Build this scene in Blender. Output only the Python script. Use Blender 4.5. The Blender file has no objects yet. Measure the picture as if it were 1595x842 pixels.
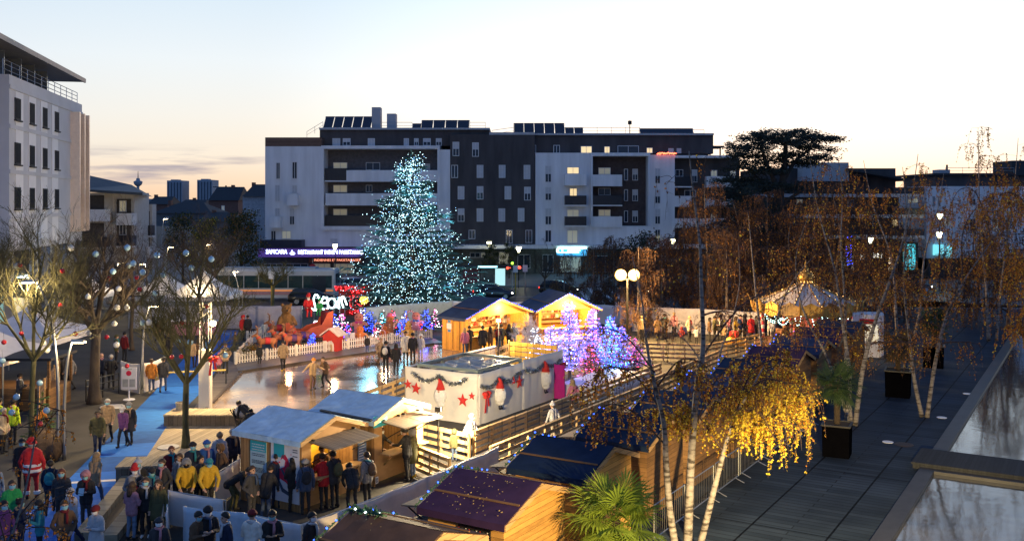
import bpy, math, random
import numpy as np
from mathutils import Vector, Matrix, noise as mnoise
PI = math.pi
R = math.radians
rnd = random.Random(7)
C = bpy.context.scene.collection
SC = bpy.context.scene
# ---------------------------------------------------------------- camera geometry
F, CX, HZ, H = 1500.0, 797.5, 315.0, 9.5
def G(px, py, z=0.0):
 Y = F*(H-z)/(py-HZ)
 return Vector(((px-CX)*Y/F, Y, z))
def P(px, py, Y):
 return Vector(((px-CX)*Y/F, Y, H-(py-HZ)*Y/F))
A1 = math.atan((1715-CX)/F)
D1 = Vector((math.sin(A1), math.cos(A1), 0))      # along the market rows, away from the camera
DR = Vector((math.cos(A1), -math.sin(A1), 0))     # across them, to the right
UP = Vector((0, 0, 1))
cam_d = bpy.data.cameras.new('camera'); cam = bpy.data.objects.new('camera', cam_d); C.objects.link(cam)
cam.location = (0, 0, H); cam.rotation_euler = (PI/2, 0, 0)
cam_d.sensor_width = 36; cam_d.lens = 36*F/1595; cam_d.shift_y = -(421-HZ)/1595; cam_d.clip_end = 9000; cam_d.clip_start = .1
SC.camera = cam
# ---------------------------------------------------------------- materials
_M = {}
def nodes(m): return m.node_tree.nodes, m.node_tree.links
def mat(name, col, rough=.7, metal=0, var=.25, scale=3.0, bump=0.0, spec=.4, trans=0.0, emit=None, es=0.0, stretch=(1,1,1), coords='Object', detail=5):
 if name in _M: return _M[name]
 m = bpy.data.materials.new(name); m.use_nodes = True; N, L = nodes(m)
 b = N['Principled BSDF']
 b.inputs['Base Color'].default_value = (*col, 1); b.inputs['Roughness'].default_value = rough
 b.inputs['Metallic'].default_value = metal; b.inputs['Specular IOR Level'].default_value = spec
 if trans: b.inputs['Transmission Weight'].default_value = trans
 if emit: b.inputs['Emission Color'].default_value = (*emit, 1); b.inputs['Emission Strength'].default_value = es
 if var > 0 or bump > 0:
  tc = N.new('ShaderNodeTexCoord'); mp = N.new('ShaderNodeMapping'); mp.inputs['Scale'].default_value = stretch
  L.new(tc.outputs[coords], mp.inputs['Vector'])
  nz = N.new('ShaderNodeTexNoise'); nz.inputs['Scale'].default_value = scale; nz.inputs['Detail'].default_value = detail
  nz.inputs['Roughness'].default_value = .6
  L.new(mp.outputs['Vector'], nz.inputs['Vector'])
  if var > 0:
   r = N.new('ShaderNodeValToRGB'); e = r.color_ramp.elements
   e[0].position = .3; e[1].position = .72
   e[0].color = (*[c*(1-var) for c in col], 1); e[1].color = (*[min(1, c*(1+var*.8)) for c in col], 1)
   L.new(nz.outputs['Fac'], r.inputs['Fac']); L.new(r.outputs['Color'], b.inputs['Base Color'])
  if bump > 0:
   bp = N.new('ShaderNodeBump'); bp.inputs['Strength'].default_value = bump; bp.inputs['Distance'].default_value = .05
   L.new(nz.outputs['Fac'], bp.inputs['Height']); L.new(bp.outputs['Normal'], b.inputs['Normal'])
 _M[name] = m
 return m
def glow(name, col, s, sample=False):
 if name in _M: return _M[name]
 m = bpy.data.materials.new(name); m.use_nodes = True; N, L = nodes(m)
 b = N['Principled BSDF']; b.inputs['Base Color'].default_value = (*[min(.8, c) for c in col], 1); b.inputs['Roughness'].default_value = .5
 b.inputs['Emission Color'].default_value = (*col, 1); b.inputs['Emission Strength'].default_value = s
 if not sample: m.cycles.emission_sampling = 'NONE'
 _M[name] = m
 return m
def planks(name, col, width=.14, axis=0, rough=.75, var=.3, gap=.55, coords='Object', rot=0.0, off=(0,0,0), gw=.09):
 """boards: thin dark joints every `width` metres along an axis, grain along them, each board its own shade"""
 if name in _M: return _M[name]
 m = bpy.data.materials.new(name); m.use_nodes = True; N, L = nodes(m)
 b = N['Principled BSDF']; b.inputs['Roughness'].default_value = rough; b.inputs['Specular IOR Level'].default_value = .3
 tc = N.new('ShaderNodeTexCoord'); mp = N.new('ShaderNodeMapping'); mp.inputs['Rotation'].default_value = (0, 0, rot); mp.inputs['Location'].default_value = off
 L.new(tc.outputs[coords], mp.inputs['Vector'])
 sx = N.new('ShaderNodeSeparateXYZ'); L.new(mp.outputs['Vector'], sx.inputs[0])
 dv = N.new('ShaderNodeMath'); dv.operation = 'DIVIDE'; dv.inputs[1].default_value = width; L.new(sx.outputs[axis], dv.inputs[0])
 fr = N.new('ShaderNodeMath'); fr.operation = 'FRACT'; L.new(dv.outputs[0], fr.inputs[0])
 fl = N.new('ShaderNodeMath'); fl.operation = 'FLOOR'; L.new(dv.outputs[0], fl.inputs[0])
 gp = N.new('ShaderNodeMath'); gp.operation = 'LESS_THAN'; gp.inputs[1].default_value = gw; L.new(fr.outputs[0], gp.inputs[0])
 wn = N.new('ShaderNodeTexWhiteNoise'); wn.noise_dimensions = '1D'; L.new(fl.outputs[0], wn.inputs['W'])
 st = [2.5, 2.5, 2.5]; st[axis] = 18
 if axis != 2: st[2] = 6
 m2 = N.new('ShaderNodeMapping'); m2.inputs['Scale'].default_value = st; L.new(mp.outputs['Vector'], m2.inputs['Vector'])
 nz = N.new('ShaderNodeTexNoise'); nz.inputs['Scale'].default_value = 1.0; nz.inputs['Detail'].default_value = 6; L.new(m2.outputs['Vector'], nz.inputs['Vector'])
 ad = N.new('ShaderNodeMath'); ad.operation = 'ADD'; L.new(nz.outputs['Fac'], ad.inputs[0])
 ws = N.new('ShaderNodeMath'); ws.operation = 'MULTIPLY'; ws.inputs[1].default_value = .5; L.new(wn.outputs['Value'], ws.inputs[0]); L.new(ws.outputs[0], ad.inputs[1])
 r = N.new('ShaderNodeValToRGB'); e = r.color_ramp.elements; e[0].position = .35; e[1].position = 1.1 if False else 1.0
 e[0].color = (*[c*(1-var) for c in col], 1); e[1].color = (*[min(1, c*(1+var)) for c in col], 1)
 L.new(ad.outputs[0], r.inputs['Fac'])
 mx = N.new('ShaderNodeMix'); mx.data_type = 'RGBA'; L.new(gp.outputs[0], mx.inputs['Factor']); L.new(r.outputs['Color'], mx.inputs['A'])
 mx.inputs['B'].default_value = (*[c*(1-gap) for c in col], 1); L.new(mx.outputs['Result'], b.inputs['Base Color'])
 bp = N.new('ShaderNodeBump'); bp.inputs['Strength'].default_value = .35; bp.inputs['Distance'].default_value = .01; bp.invert = True
 L.new(gp.outputs[0], bp.inputs['Height']); L.new(bp.outputs['Normal'], b.inputs['Normal'])
 _M[name] = m
 return m
# ---------------------------------------------------------------- mesh builder
class MB:
 def __init__(s): s.v = []; s.f = []; s.mi = []; s.cur = 0; s.sm = []; s.smooth = False
 def _add(s, vs, fs):
  n = len(s.v); s.v += [tuple(v) for v in vs]
  for f in fs: s.f.append(tuple(i+n for i in f)); s.mi.append(s.cur); s.sm.append(s.smooth)
 def quad(s, a, b, c, d): s._add([a, b, c, d], [(0, 1, 2, 3)])
 def poly(s, pts): s._add(pts, [tuple(range(len(pts)))])
 def hexa(s, p):   # 8 points: bottom 4 ccw, top 4 ccw
  s._add(p, [(3, 2, 1, 0), (4, 5, 6, 7), (0, 1, 5, 4), (1, 2, 6, 5), (2, 3, 7, 6), (3, 0, 4, 7)])
 def box(s, c, size, ax=None):
  c = Vector(c); sx, sy, sz = (Vector(size)*.5)
  if ax is None: X, Yv, Z = Vector((1, 0, 0)), Vector((0, 1, 0)), Vector((0, 0, 1))
  else: X, Yv, Z = [Vector(a) for a in ax]
  p = [c+X*(sx*i)+Yv*(sy*j)+Z*(sz*k) for k in (-1, 1) for i, j in ((-1, -1), (1, -1), (1, 1), (-1, 1))]
  s.hexa(p)
 def bx(s, x0, x1, y0, y1, z0, z1): s.box(((x0+x1)/2, (y0+y1)/2, (z0+z1)/2), (abs(x1-x0), abs(y1-y0), abs(z1-z0)))
 def bar(s, a, b, w, h, up=UP):
  a = Vector(a); b = Vector(b); d = b-a; L = d.length
  if L < 1e-6: return
  d.normalize(); side = d.cross(Vector(up))
  if side.length < 1e-4: side = d.cross(Vector((1, 0, 0)))
  side.normalize(); u = side.cross(d); s.box((a+b)/2, (L, w, h), (d, side, u))
 def tube(s, pts, rad, n=8, cap=True):
  pts = [Vector(p) for p in pts]; k = len(pts)
  if not hasattr(rad, '__len__'): rad = [rad]*k
  base = len(s.v); vs = []; ref = None
  for i, p in enumerate(pts):
   d = (pts[min(i+1, k-1)]-pts[max(i-1, 0)])
   if d.length < 1e-9: d = Vector((0, 0, 1))
   d.normalize()
   if ref is None: ref = Vector((0, 0, 1)) if abs(d.z) < .9 else Vector((1, 0, 0))
   x = d.cross(ref)
   if x.length < 1e-4: x = d.cross(Vector((0, 1, 0)))
   x.normalize(); y = d.cross(x); ref = x.cross(d) if False else ref
   for j in range(n):
    a = 2*PI*j/n; vs.append(p+(x*math.cos(a)+y*math.sin(a))*rad[i])
  fs = []
  for i in range(k-1):
   for j in range(n):
    fs.append((i*n+j, i*n+(j+1) % n, (i+1)*n+(j+1) % n, (i+1)*n+j))
  if cap and n > 2: fs.append(tuple(range(n))[::-1]); fs.append(tuple((k-1)*n+j for j in range(n)))
  s._add(vs, fs)
 def lathe(s, c, prof, n=16):   # prof: (radius, z)
  c = Vector(c); vs = []; fs = []; k = len(prof)
  for r, z in prof:
   for j in range(n):
    a = 2*PI*j/n; vs.append(c+Vector((r*math.cos(a), r*math.sin(a), z)))
  for i in range(k-1):
   for j in range(n): fs.append((i*n+j, i*n+(j+1) % n, (i+1)*n+(j+1) % n, (i+1)*n+j))
  fs.append(tuple(range(n))[::-1]); fs.append(tuple((k-1)*n+j for j in range(n)))
  s._add(vs, fs)
 def ball(s, c, r, n=10, m=6, sc=(1, 1, 1)):
  c = Vector(c); vs = [c+Vector((0, 0, -r*sc[2]))]; fs = []
  for i in range(1, m):
   t = -PI/2+PI*i/m
   for j in range(n):
    a = 2*PI*j/n; vs.append(c+Vector((r*sc[0]*math.cos(t)*math.cos(a), r*sc[1]*math.cos(t)*math.sin(a), r*sc[2]*math.sin(t))))
  vs.append(c+Vector((0, 0, r*sc[2]))); top = len(vs)-1
  for j in range(n): fs.append((0, 1+(j+1) % n, 1+j)); fs.append((top, top-n+j, top-n+(j+1) % n))
  for i in range(m-2):
   for j in range(n): fs.append((1+i*n+j, 1+i*n+(j+1) % n, 1+(i+1)*n+(j+1) % n, 1+(i+1)*n+j))
  s._add(vs, fs)
 def octa(s, c, r):
  x, y, z = c
  s._add([(x+r, y, z), (x-r, y, z), (x, y+r, z), (x, y-r, z), (x, y, z+r), (x, y, z-r)],
   [(0, 2, 4), (2, 1, 4), (1, 3, 4), (3, 0, 4), (2, 0, 5), (1, 2, 5), (3, 1, 5), (0, 3, 5)])
 def prism(s, poly, o, X, Yv, N, th):   # polygon (2d) on the plane o + x X + y Yv, thickness along N
  o, X, Yv, N = Vector(o), Vector(X), Vector(Yv), Vector(N); k = len(poly)
  a = [o+X*p[0]+Yv*p[1] for p in poly]; b = [q+N*th for q in a]
  s._add(a+b, [tuple(range(k))[::-1], tuple(range(k, 2*k))]+[(i, (i+1) % k, k+(i+1) % k, k+i) for i in range(k)])
 def xform(s, M): s.v = [tuple(M @ Vector(v)) for v in s.v]; return s
 def build(s, name, mats, parent=None, world=False):
  me = bpy.data.meshes.new(name)
  v = s.v
  if world and parent is not None:
   off = Vector((0, 0, 0)); q = parent
   while q is not None: off += q.location; q = q.parent
   v = [(a-off.x, b-off.y, c-off.z) for a, b, c in v]
  me.from_pydata(v, [], s.f)
  if not isinstance(mats, (list, tuple)): mats = [mats]
  for m in mats: me.materials.append(m)
  if len(mats) > 1: me.polygons.foreach_set('material_index', s.mi)
  me.polygons.foreach_set('use_smooth', s.sm)
  me.update()
  o = bpy.data.objects.new(name, me); C.objects.link(o)
  if parent is not None: o.parent = parent
  return o
def tag(o, label=None, cat=None, group=None, kind=None):
 if label: o['label'] = label
 if cat: o['category'] = cat
 if group: o['group'] = group
 if kind: o['kind'] = kind
 return o
def thing(name, label, cat, loc=(0, 0, 0), rz=0.0, group=None):
 o = bpy.data.objects.new(name, None); C.objects.link(o); o.empty_display_size = .2
 o.location = loc; o.rotation_euler = (0, 0, rz); tag(o, label, cat, group); return o
def struct(o): o['kind'] = 'structure'; return o
def dup(root, loc=None, rz=None, label=None, group=None, scale=None):
 def rec(o, par):
  c = o.copy(); C.objects.link(c)
  if par is not None: c.parent = par
  for ch in list(o.children): rec(ch, c)
  return c
 r = rec(root, None)
 if loc is not None: r.location = loc
 if rz is not None: r.rotation_euler = (0, 0, rz)
 if scale is not None: r.scale = (scale,)*3
 if label: r['label'] = label
 if group: r['group'] = group
 return r
def lamp(name, loc, col, watts, size=.1, parent=None, spot=None, aim=None, inside=False):
 if inside: loc = Matrix.Translation(parent.location) @ parent.rotation_euler.to_matrix().to_4x4() @ Vector(loc)
 d = bpy.data.lights.new(name, 'SPOT' if spot else 'POINT'); d.color = col; d.energy = watts; d.shadow_soft_size = size
 o = bpy.data.objects.new(name, d); C.objects.link(o); o.location = loc
 if spot:
  d.spot_size = R(spot); d.spot_blend = .5
  o.rotation_euler = (Vector(aim)-Vector(loc)).to_track_quat('-Z', 'Y').to_euler()
 if parent is not None:
  o.parent = parent
  o.matrix_parent_inverse = (Matrix.Translation(parent.location) @ parent.rotation_euler.to_matrix().to_4x4()).inverted()
 return o
def text_part(name, s, m, origin, X, Yv, height, parent, world=True, depth=.015, mirror=False, align='LEFT', width=None):
 cu = bpy.data.curves.new('t', 'FONT'); cu.body = s; cu.size = 1; cu.extrude = depth/height; cu.align_x = align; cu.resolution_u = 2
 ob = bpy.data.objects.new('t', cu); C.objects.link(ob)
 dg = bpy.context.evaluated_depsgraph_get(); dg.update()
 me = bpy.data.meshes.new_from_object(ob.evaluated_get(dg))
 bpy.data.objects.remove(ob); bpy.data.curves.remove(cu)
 X, Yv = Vector(X).normalized(), Vector(Yv).normalized(); N = X.cross(Yv)
 sx = height*1.4; sy = height*1.4
 if width:
  xs = [v.co.x for v in me.vertices]; sx = width/(max(xs)-min(xs))
 off = Vector((0, 0, 0)); q = parent
 while world and q is not None: off += q.location; q = q.parent
 for v in me.vertices:
  v.co = Vector(origin)-off+X*(v.co.x*sx*(-1 if mirror else 1))+Yv*(v.co.y*sy)+N*(v.co.z*height)
 me.materials.clear(); me.materials.append(m)
 o = bpy.data.objects.new(name, me); C.objects.link(o); o.parent = parent
 return o
def jit(a): return rnd.uniform(-a, a)
# ---------------------------------------------------------------- shared materials
M_white_wall = mat('white_render', (.64, .66, .69), .85, var=.15, scale=1.1, stretch=(1, 1, .12), detail=8)
M_brown_wall = mat('dark_brown_render', (.060, .055, .058), .85, var=.3, scale=.9, stretch=(1, 1, .2), detail=8)
M_grey_wall = mat('grey_panel', (.34, .36, .39), .7, var=.08, scale=.5)
M_glass_dark = mat('window_glass_dark', (.03, .04, .055), .12, var=0, spec=.35)
M_curtain = mat('pale_blind', (.45, .47, .5), .7, var=.1, scale=4)
M_win_lit = glow('lit_window', (1, .72, .36), .9)
M_win_lit2 = glow('lit_window_soft', (1, .8, .55), .10)
M_frame = mat('window_frame_white', (.55, .56, .58), .5, var=0)
M_dark_metal = mat('dark_metal', (.03, .032, .036), .45, .6, var=.1)
M_steel = mat('steel', (.38, .40, .42), .35, .9, var=.1)
M_black = mat('black_plastic', (.012, .012, .014), .5, var=.1)
M_rail = mat('balcony_rail_dark', (.02, .023, .03), .35, .2, var=.1)
M_wood = planks('raw_timber', (.40, .25, .11), .16, 2)
M_white_cloth = mat('white_tarp', (.62, .62, .63), .65, var=.1, scale=1.2, bump=.5)
M_leaf_dark = mat('evergreen_needles', (.018, .04, .03), .7, var=.4, scale=1.5)
M_bark = mat('grey_bark', (.07, .055, .042), .9, var=.4, scale=6, bump=.6, stretch=(1, 1, .3))
M_bark_moss = mat('mossy_bark', (.085, .08, .035), .9, var=.5, scale=5, bump=.6, stretch=(1, 1, .3))
# ================================================================ ground, road, water
def sheet(name, pts, z, m, kind='structure'):
 mb = MB(); mb.poly([(p.x, p.y, z) for p in pts]); o = mb.build(name, m); o['kind'] = kind; return o
AL = -A1
def pave_mat():
 m = bpy.data.materials.new('promenade_slabs'); m.use_nodes = True; N, L = nodes(m); b = N['Principled BSDF']
 tc = N.new('ShaderNodeTexCoord'); mp = N.new('ShaderNodeMapping'); mp.inputs['Rotation'].default_value = (0, 0, A1)
 L.new(tc.outputs['Object'], mp.inputs['Vector'])     # x: across the rows, y: along them
 def brick(w, h, mortar, off):
  t = N.new('ShaderNodeTexBrick'); t.offset = off; t.inputs['Scale'].default_value = 1; t.inputs['Brick Width'].default_value = w; t.inputs['Row Height'].default_value = h
  t.inputs['Mortar Size'].default_value = mortar; t.inputs['Mortar Smooth'].default_value = .2; L.new(mp.outputs['Vector'], t.inputs['Vector'])
  t.inputs['Color1'].default_value = (.022, .034, .052, 1); t.inputs['Color2'].default_value = (.034, .050, .074, 1); t.inputs['Mortar'].default_value = (.015, .021, .030, 1)
  return t
 big = brick(2.2, 7.0, .035, 0.0); small = brick(2.2, .30, .022, .5)
 mx = N.new('ShaderNodeMix'); mx.data_type = 'RGBA'; mx.blend_type = 'MULTIPLY'; mx.inputs['Factor'].default_value = .8
 nz = N.new('ShaderNodeTexNoise'); nz.inputs['Scale'].default_value = .45; nz.inputs['Detail'].default_value = 7; L.new(tc.outputs['Object'], nz.inputs['Vector'])
 r = N.new('ShaderNodeValToRGB'); r.color_ramp.elements[0].color = (.55, .55, .55, 1); r.color_ramp.elements[1].color = (1.35, 1.35, 1.35, 1)
 r.color_ramp.elements[0].position = .3; r.color_ramp.elements[1].position = .7
 L.new(nz.outputs['Fac'], r.inputs['Fac']); L.new(small.outputs['Color'], mx.inputs['A'])
 lg = N.new('ShaderNodeMath'); lg.operation = 'SUBTRACT'; lg.inputs[0].default_value = 1; L.new(big.outputs['Fac'], lg.inputs[1])
 m2 = N.new('ShaderNodeMix'); m2.data_type = 'RGBA'; m2.blend_type = 'MULTIPLY'; m2.inputs['Factor'].default_value = .85
 L.new(r.outputs['Color'], mx.inputs['B']); L.new(mx.outputs['Result'], m2.inputs['A']); L.new(lg.outputs[0], m2.inputs['B'])
 L.new(m2.outputs['Result'], b.inputs['Base Color'])
 rr = N.new('ShaderNodeMapRange'); rr.inputs['To Min'].default_value = .55; rr.inputs['To Max'].default_value = .8; L.new(nz.outputs['Fac'], rr.inputs['Value']); L.new(rr.outputs[0], b.inputs['Roughness']); b.inputs['Specular IOR Level'].default_value = .07
 bp = N.new('ShaderNodeBump'); bp.inputs['Strength'].default_value = .25; bp.inputs['Distance'].default_value = .01; bp.invert = True
 L.new(small.outputs['Fac'], bp.inputs['Height']); L.new(bp.outputs['Normal'], b.inputs['Normal'])
 return m
M_asph = mat('plaza_asphalt', (.05, .047, .043), .85, var=.4, scale=.5, bump=.15, detail=9)
M_road = mat('road_asphalt', (.05, .05, .052), .5, var=.25, scale=.4, detail=8)
M_pvmt = mat('pavement_concrete', (.16, .16, .155), .7, var=.2, scale=.5, detail=8)
mb = MB(); mb.poly([(-5000, -60, 0), (5000, -60, 0), (5000, 8000, 0), (-5000, 8000, 0)]); struct(mb.build('ground', M_asph))
def ts(t, s): return DR*t+D1*s     # t across, s along
M_prom = pave_mat()
sheet('promenade', [ts(-5.45, -4), ts(-5.45, 100), ts(-17.2, 100), ts(-17.2, -4)], .004, M_prom)
# pool basins with raised kerb, water, wooden bridge
def water_mat():
 m = bpy.data.materials.new('still_water'); m.use_nodes = True; N, L = nodes(m); b = N['Principled BSDF']
 b.inputs['Base Color'].default_value = (.03, .034, .036, 1); b.inputs['Roughness'].default_value = .07; b.inputs['IOR'].default_value = 1.8; b.inputs['Specular IOR Level'].default_value = .9
 tc = N.new('ShaderNodeTexCoord'); nz = N.new('ShaderNodeTexNoise'); nz.inputs['Scale'].default_value = 1.6; nz.inputs['Detail'].default_value = 4; L.new(tc.outputs['Object'], nz.inputs['Vector'])
 bp = N.new('ShaderNodeBump'); bp.inputs['Strength'].default_value = .06; bp.inputs['Distance'].default_value = .08; L.new(nz.outputs['Fac'], bp.inputs['Height']); L.new(bp.outputs['Normal'], b.inputs['Normal'])
 n2 = N.new('ShaderNodeTexNoise'); n2.inputs['Scale'].default_value = .5; n2.inputs['Detail'].default_value = 8; n2.inputs['Roughness'].default_value = .7; L.new(tc.outputs['Object'], n2.inputs['Vector'])
 r = N.new('ShaderNodeValToRGB'); r.color_ramp.elements[0].position = .38; r.color_ramp.elements[1].position = .66
 r.color_ramp.elements[0].color = (.015, .018, .022, 1); r.color_ramp.elements[1].color = (.09, .085, .075, 1); L.new(n2.outputs['Fac'], r.inputs['Fac']); L.new(r.outputs['Color'], b.inputs['Base Color'])
 return m
M_water = water_mat()
M_kerb = mat('dark_kerb_stone', (.035, .036, .04), .5, var=.3, scale=2)
M_bed = mat('sandy_pool_bed', (.22, .18, .12), .8, var=.4, scale=1.2)
def pool(s0, s1):
 sheet('water', [ts(-4.95, s0), ts(-4.95, s1), ts(9, s1), ts(9, s0)], .06, M_water)
 k = MB()
 k.box(ts(-5.2, (s0+s1)/2)+UP*.085, (.5, s1-s0+1, .17), (DR, D1, UP)); k.box(ts(2.05, s0-.25)+UP*.085, (14, .5, .165), (DR, D1, UP)); k.box(ts(2.05, s1+.25)+UP*.085, (14, .5, .165), (DR, D1, UP))
 struct(k.build('pool_kerb', M_kerb))
pool(20.0, 36.2); pool(39.2, 78)
b = MB(); b.box(ts(-.95, 37.7)+UP*.27, (9.6, 2.3, .07), (DR, D1, UP)); b.box(ts(-.95, 36.58)+UP*.16, (9.5, .06, .14), (DR, D1, UP)); b.box(ts(-.95, 38.82)+UP*.16, (9.5, .06, .14), (DR, D1, UP))
fb = b.build('footbridge', planks('bridge_boards', (.016, .018, .021), .14, 0, rot=A1)); tag(fb, 'low dark wooden footbridge between the two shallow pools', 'footbridge')
bb = MB(); bb.box(ts(.35, 27.6)+UP*.09, (.9, 9, .12), (DR, D1, UP)); struct(bb.build('stone_bank', M_bed))
# blue carpet with the white crossing line
cp = [(-150, 900), (-60, 842), (60, 790), (112, 741), (241, 609), (285, 560), (326, 528), (345, 514), (372, 514), (357, 548), (312, 612), (262, 662), (236, 700), (194, 760), (130, 850), (60, 950), (-150, 1000)]
M_carpet = planks('blue_carpet', (.020, .13, .46), 2.0, 1, rot=-.176, rough=.95, var=.45, gap=.35, gw=.018)
o = sheet('blue_carpet', [G(*p) for p in cp], .008, M_carpet); tag(o, 'long royal blue event carpet laid across the plaza', 'carpet'); o['kind'] = 'thing'
sheet('white_line', [G(112, 750), G(181, 746), G(184, 748.5), G(110, 753)], .013, mat('white_paint', (.7, .7, .7), .8, var=.1))
# road behind the square, kerbs, pavement by the flats
def band(name, y0, y1, z, m):
 mb = MB(); mb.poly([(-300, y0, z), (300, y0, z), (300, y1, z), (-300, y1, z)]); return struct(mb.build(name, m))
band('road', 86, 108, .004, M_road)
mb = MB(); mb.bx(-300, 300, 108.2, 200, 0, .13); struct(mb.build('pavement', M_pvmt))
mb = MB(); mb.bx(-300, 300, 108, 108.2, 0, .14); mb.bx(-300, 300, 85.7, 85.95, 0, .12); struct(mb.build('kerb', mat('granite_kerb', (.25, .25, .25), .7)))
mb = MB()
for x in range(-60, 70, 6): mb.quad((x, 96.9, 0), (x+3, 96.9, 0), (x+3, 97.05, 0), (x, 97.05, 0))
o = mb.build('road_marking', mat('white_paint', (.7, .7, .7), .8)); o.location.z = .008; struct(o)
mb = MB()
for i in range(6): mb.quad((5+i*1.1, 87, .008), (5.5+i*1.1, 87, .008), (5.5+i*1.1, 107, .008), (5+i*1.1, 107, .008))
struct(mb.build('zebra_crossing', mat('white_paint', (.7, .7, .7), .8)))
# ice rink: wet ice, thin dark border boards, deck in front of the picket fence
def ice_mat():
 m = bpy.data.materials.new('wet_ice'); m.use_nodes = True; N, L = nodes(m); b = N['Principled BSDF']
 b.inputs['IOR'].default_value = 1.6; b.inputs['Specular IOR Level'].default_value = .7
 tc = N.new('ShaderNodeTexCoord'); nz = N.new('ShaderNodeTexNoise'); nz.inputs['Scale'].default_value = .33; nz.inputs['Detail'].default_value = 7; L.new(tc.outputs['Object'], nz.inputs['Vector'])
 r = N.new('ShaderNodeValToRGB'); r.color_ramp.elements[0].position = .35; r.color_ramp.elements[1].position = .7
 r.color_ramp.elements[0].color = (.11, .075, .05, 1); r.color_ramp.elements[1].color = (.34, .26, .19, 1); L.new(nz.outputs['Fac'], r.inputs['Fac']); L.new(r.outputs['Color'], b.inputs['Base Color'])
 mr = N.new('ShaderNodeMapRange'); mr.inputs['From Min'].default_value = .35; mr.inputs['From Max'].default_value = .65; mr.inputs['To Min'].default_value = .04; mr.inputs['To Max'].default_value = .24; L.new(nz.outputs['Fac'], mr.inputs['Value']); L.new(mr.outputs[0], b.inputs['Roughness'])
 n2 = N.new('ShaderNodeTexNoise'); n2.inputs['Scale'].default_value = 3; L.new(tc.outputs['Object'], n2.inputs['Vector'])
 bp = N.new('ShaderNodeBump'); bp.inputs['Strength'].default_value = .06; bp.inputs['Distance'].default_value = .03; L.new(n2.outputs['Fac'], bp.inputs['Height']); L.new(bp.outputs['Normal'], b.inputs['Normal'])
 return m
rk = [(318, 642), (376, 581), (560, 553), (676, 536.5), (735, 545), (628, 600), (600, 625), (560, 650), (440, 660), (400, 648)]
sheet('ice_rink', [G(*p) for p in rk], .03, ice_mat())
M_deck = planks('wet_deck', (.085, .08, .085), .15, 0, rough=.4, rot=.5)
M_deckl = planks('pale_deck', (.30, .25, .18), .16, 0, rough=.8, rot=.18)
sheet('boardwalk', [G(372, 580), G(366, 567), G(672, 526), G(690, 534), G(560, 551)], .05, M_deck)
sheet('boardwalk', [G(312, 643), G(300, 640), G(352, 560), G(366, 566), G(376, 580), G(322, 641)], .036, planks('side_deck', (.15, .13, .115), .15, 1, rot=-.17))
mb = MB()
for a, c in (((372, 581), (560, 553)), ((560, 553), (676, 537)), ((318, 643), (376, 582))): mb.bar(G(*a)+UP*.07, G(*c)+UP*.07, .12, .14)
o = mb.build('rink_border', mat('border_board', (.06, .045, .035), .6)); tag(o, 'dark low edging boards along the back and left of the ice', 'rink edging')
# timber terrace, step and seat blocks
mb = MB(); mb.poly([(p.x, p.y, 0) for p in (G(228, 712), G(262, 661), G(372, 661), G(400, 690), G(372, 745), G(330, 760), G(238, 770), G(205, 765))]); o = mb.build('terrace', M_deckl); o.location.z = .02; struct(o)
M_block = planks('seat_boards', (.30, .25, .17), .22, 0, rough=.8, rot=.15)
def seat_block(label, a, b2, wd, h):   # a,b2: front bottom corners on the ground
 a = G(*a); b2 = G(*b2); d = (b2-a); Ln = d.length; d.normalize(); n = Vector((-d.y, d.x, 0))
 t = thing('timber_bench', label, 'bench', a, math.atan2(d.y, d.x))
 m = MB(); m.bx(0.02, Ln-.02, .03, wd-.03, 0, h-.07); m.build('bench_base', planks('bench_side', (.15, .12, .085), .2, 0, rough=.8), t)
 m = MB()
 k = int(Ln/.22)
 for i in range(k): m.bx(i*Ln/k+.006, (i+1)*Ln/k-.006, -.02, wd, h-.07, h)
 m.build('seat', M_block, t)
seat_block('long timber seat block behind the bare tree beside the ice', (254, 664), (372, 664), 1.3, .5)
seat_block('weathered timber seat block at the corner of the blue carpet', (179, 752), (300, 748), 1.3, .55)
for (a, c, lab) in (((128, 842), (212, 735), 'black edged timber step nearest the blue carpet'), ((170, 846), (235, 765), 'pale timber step along the waiting queue')):
 m = MB(); m.bar(G(*a)+UP*.12, G(*c)+UP*.12, .42, .24); o = m.build('timber_step', planks('step_boards', (.30, .25, .17), .5, 1)); tag(o, lab, 'step')
# small round tree grates / floor lights on the promenade
for i, (x, y, lab) in enumerate(((1383, 688, 'round white floor light in front of the manhole cover'), (1467, 650, 'round white floor light at the foot of the two leaning birches'), (1507, 613, 'small white floor light close to the far pool edge'))):
 g = G(x, y); m = MB(); m.lathe((0, 0, 0), [(.21, .004), (.21, .018), (.18, .02), (.0, .02)], 20); o = m.build('floor_light', mat('frosted_lens', (.7, .72, .74), .4, var=.05)); o.location = g; tag(o, lab, 'floor light')
g = G(1408, 692); m = MB(); m.lathe((0, 0, 0), [(.36, .004), (.36, .014), (.33, .016), (0, .016)], 24); o = m.build('manhole_cover', mat('cast_iron', (.05, .035, .03), .6, .5)); o.location = g; tag(o, 'round rusty manhole cover in the dark promenade', 'manhole')
for (x, y, lab) in ((175, 634, 'pale round tree grate at the foot of the thick trunk'), (262, 697, 'white round disc on the lit terrace')):
 g = G(x, y); m = MB(); m.lathe((0, 0, 0), [(.55, .02), (.55, .05), (.5, .055), (0, .055)], 24); o = m.build('tree_grate', mat('pale_stone', (.42, .42, .42), .7)); o.location = g; o.scale = (.75, .75, 1) if x > 200 else (1, 1, 1); tag(o, lab, 'disc')
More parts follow.
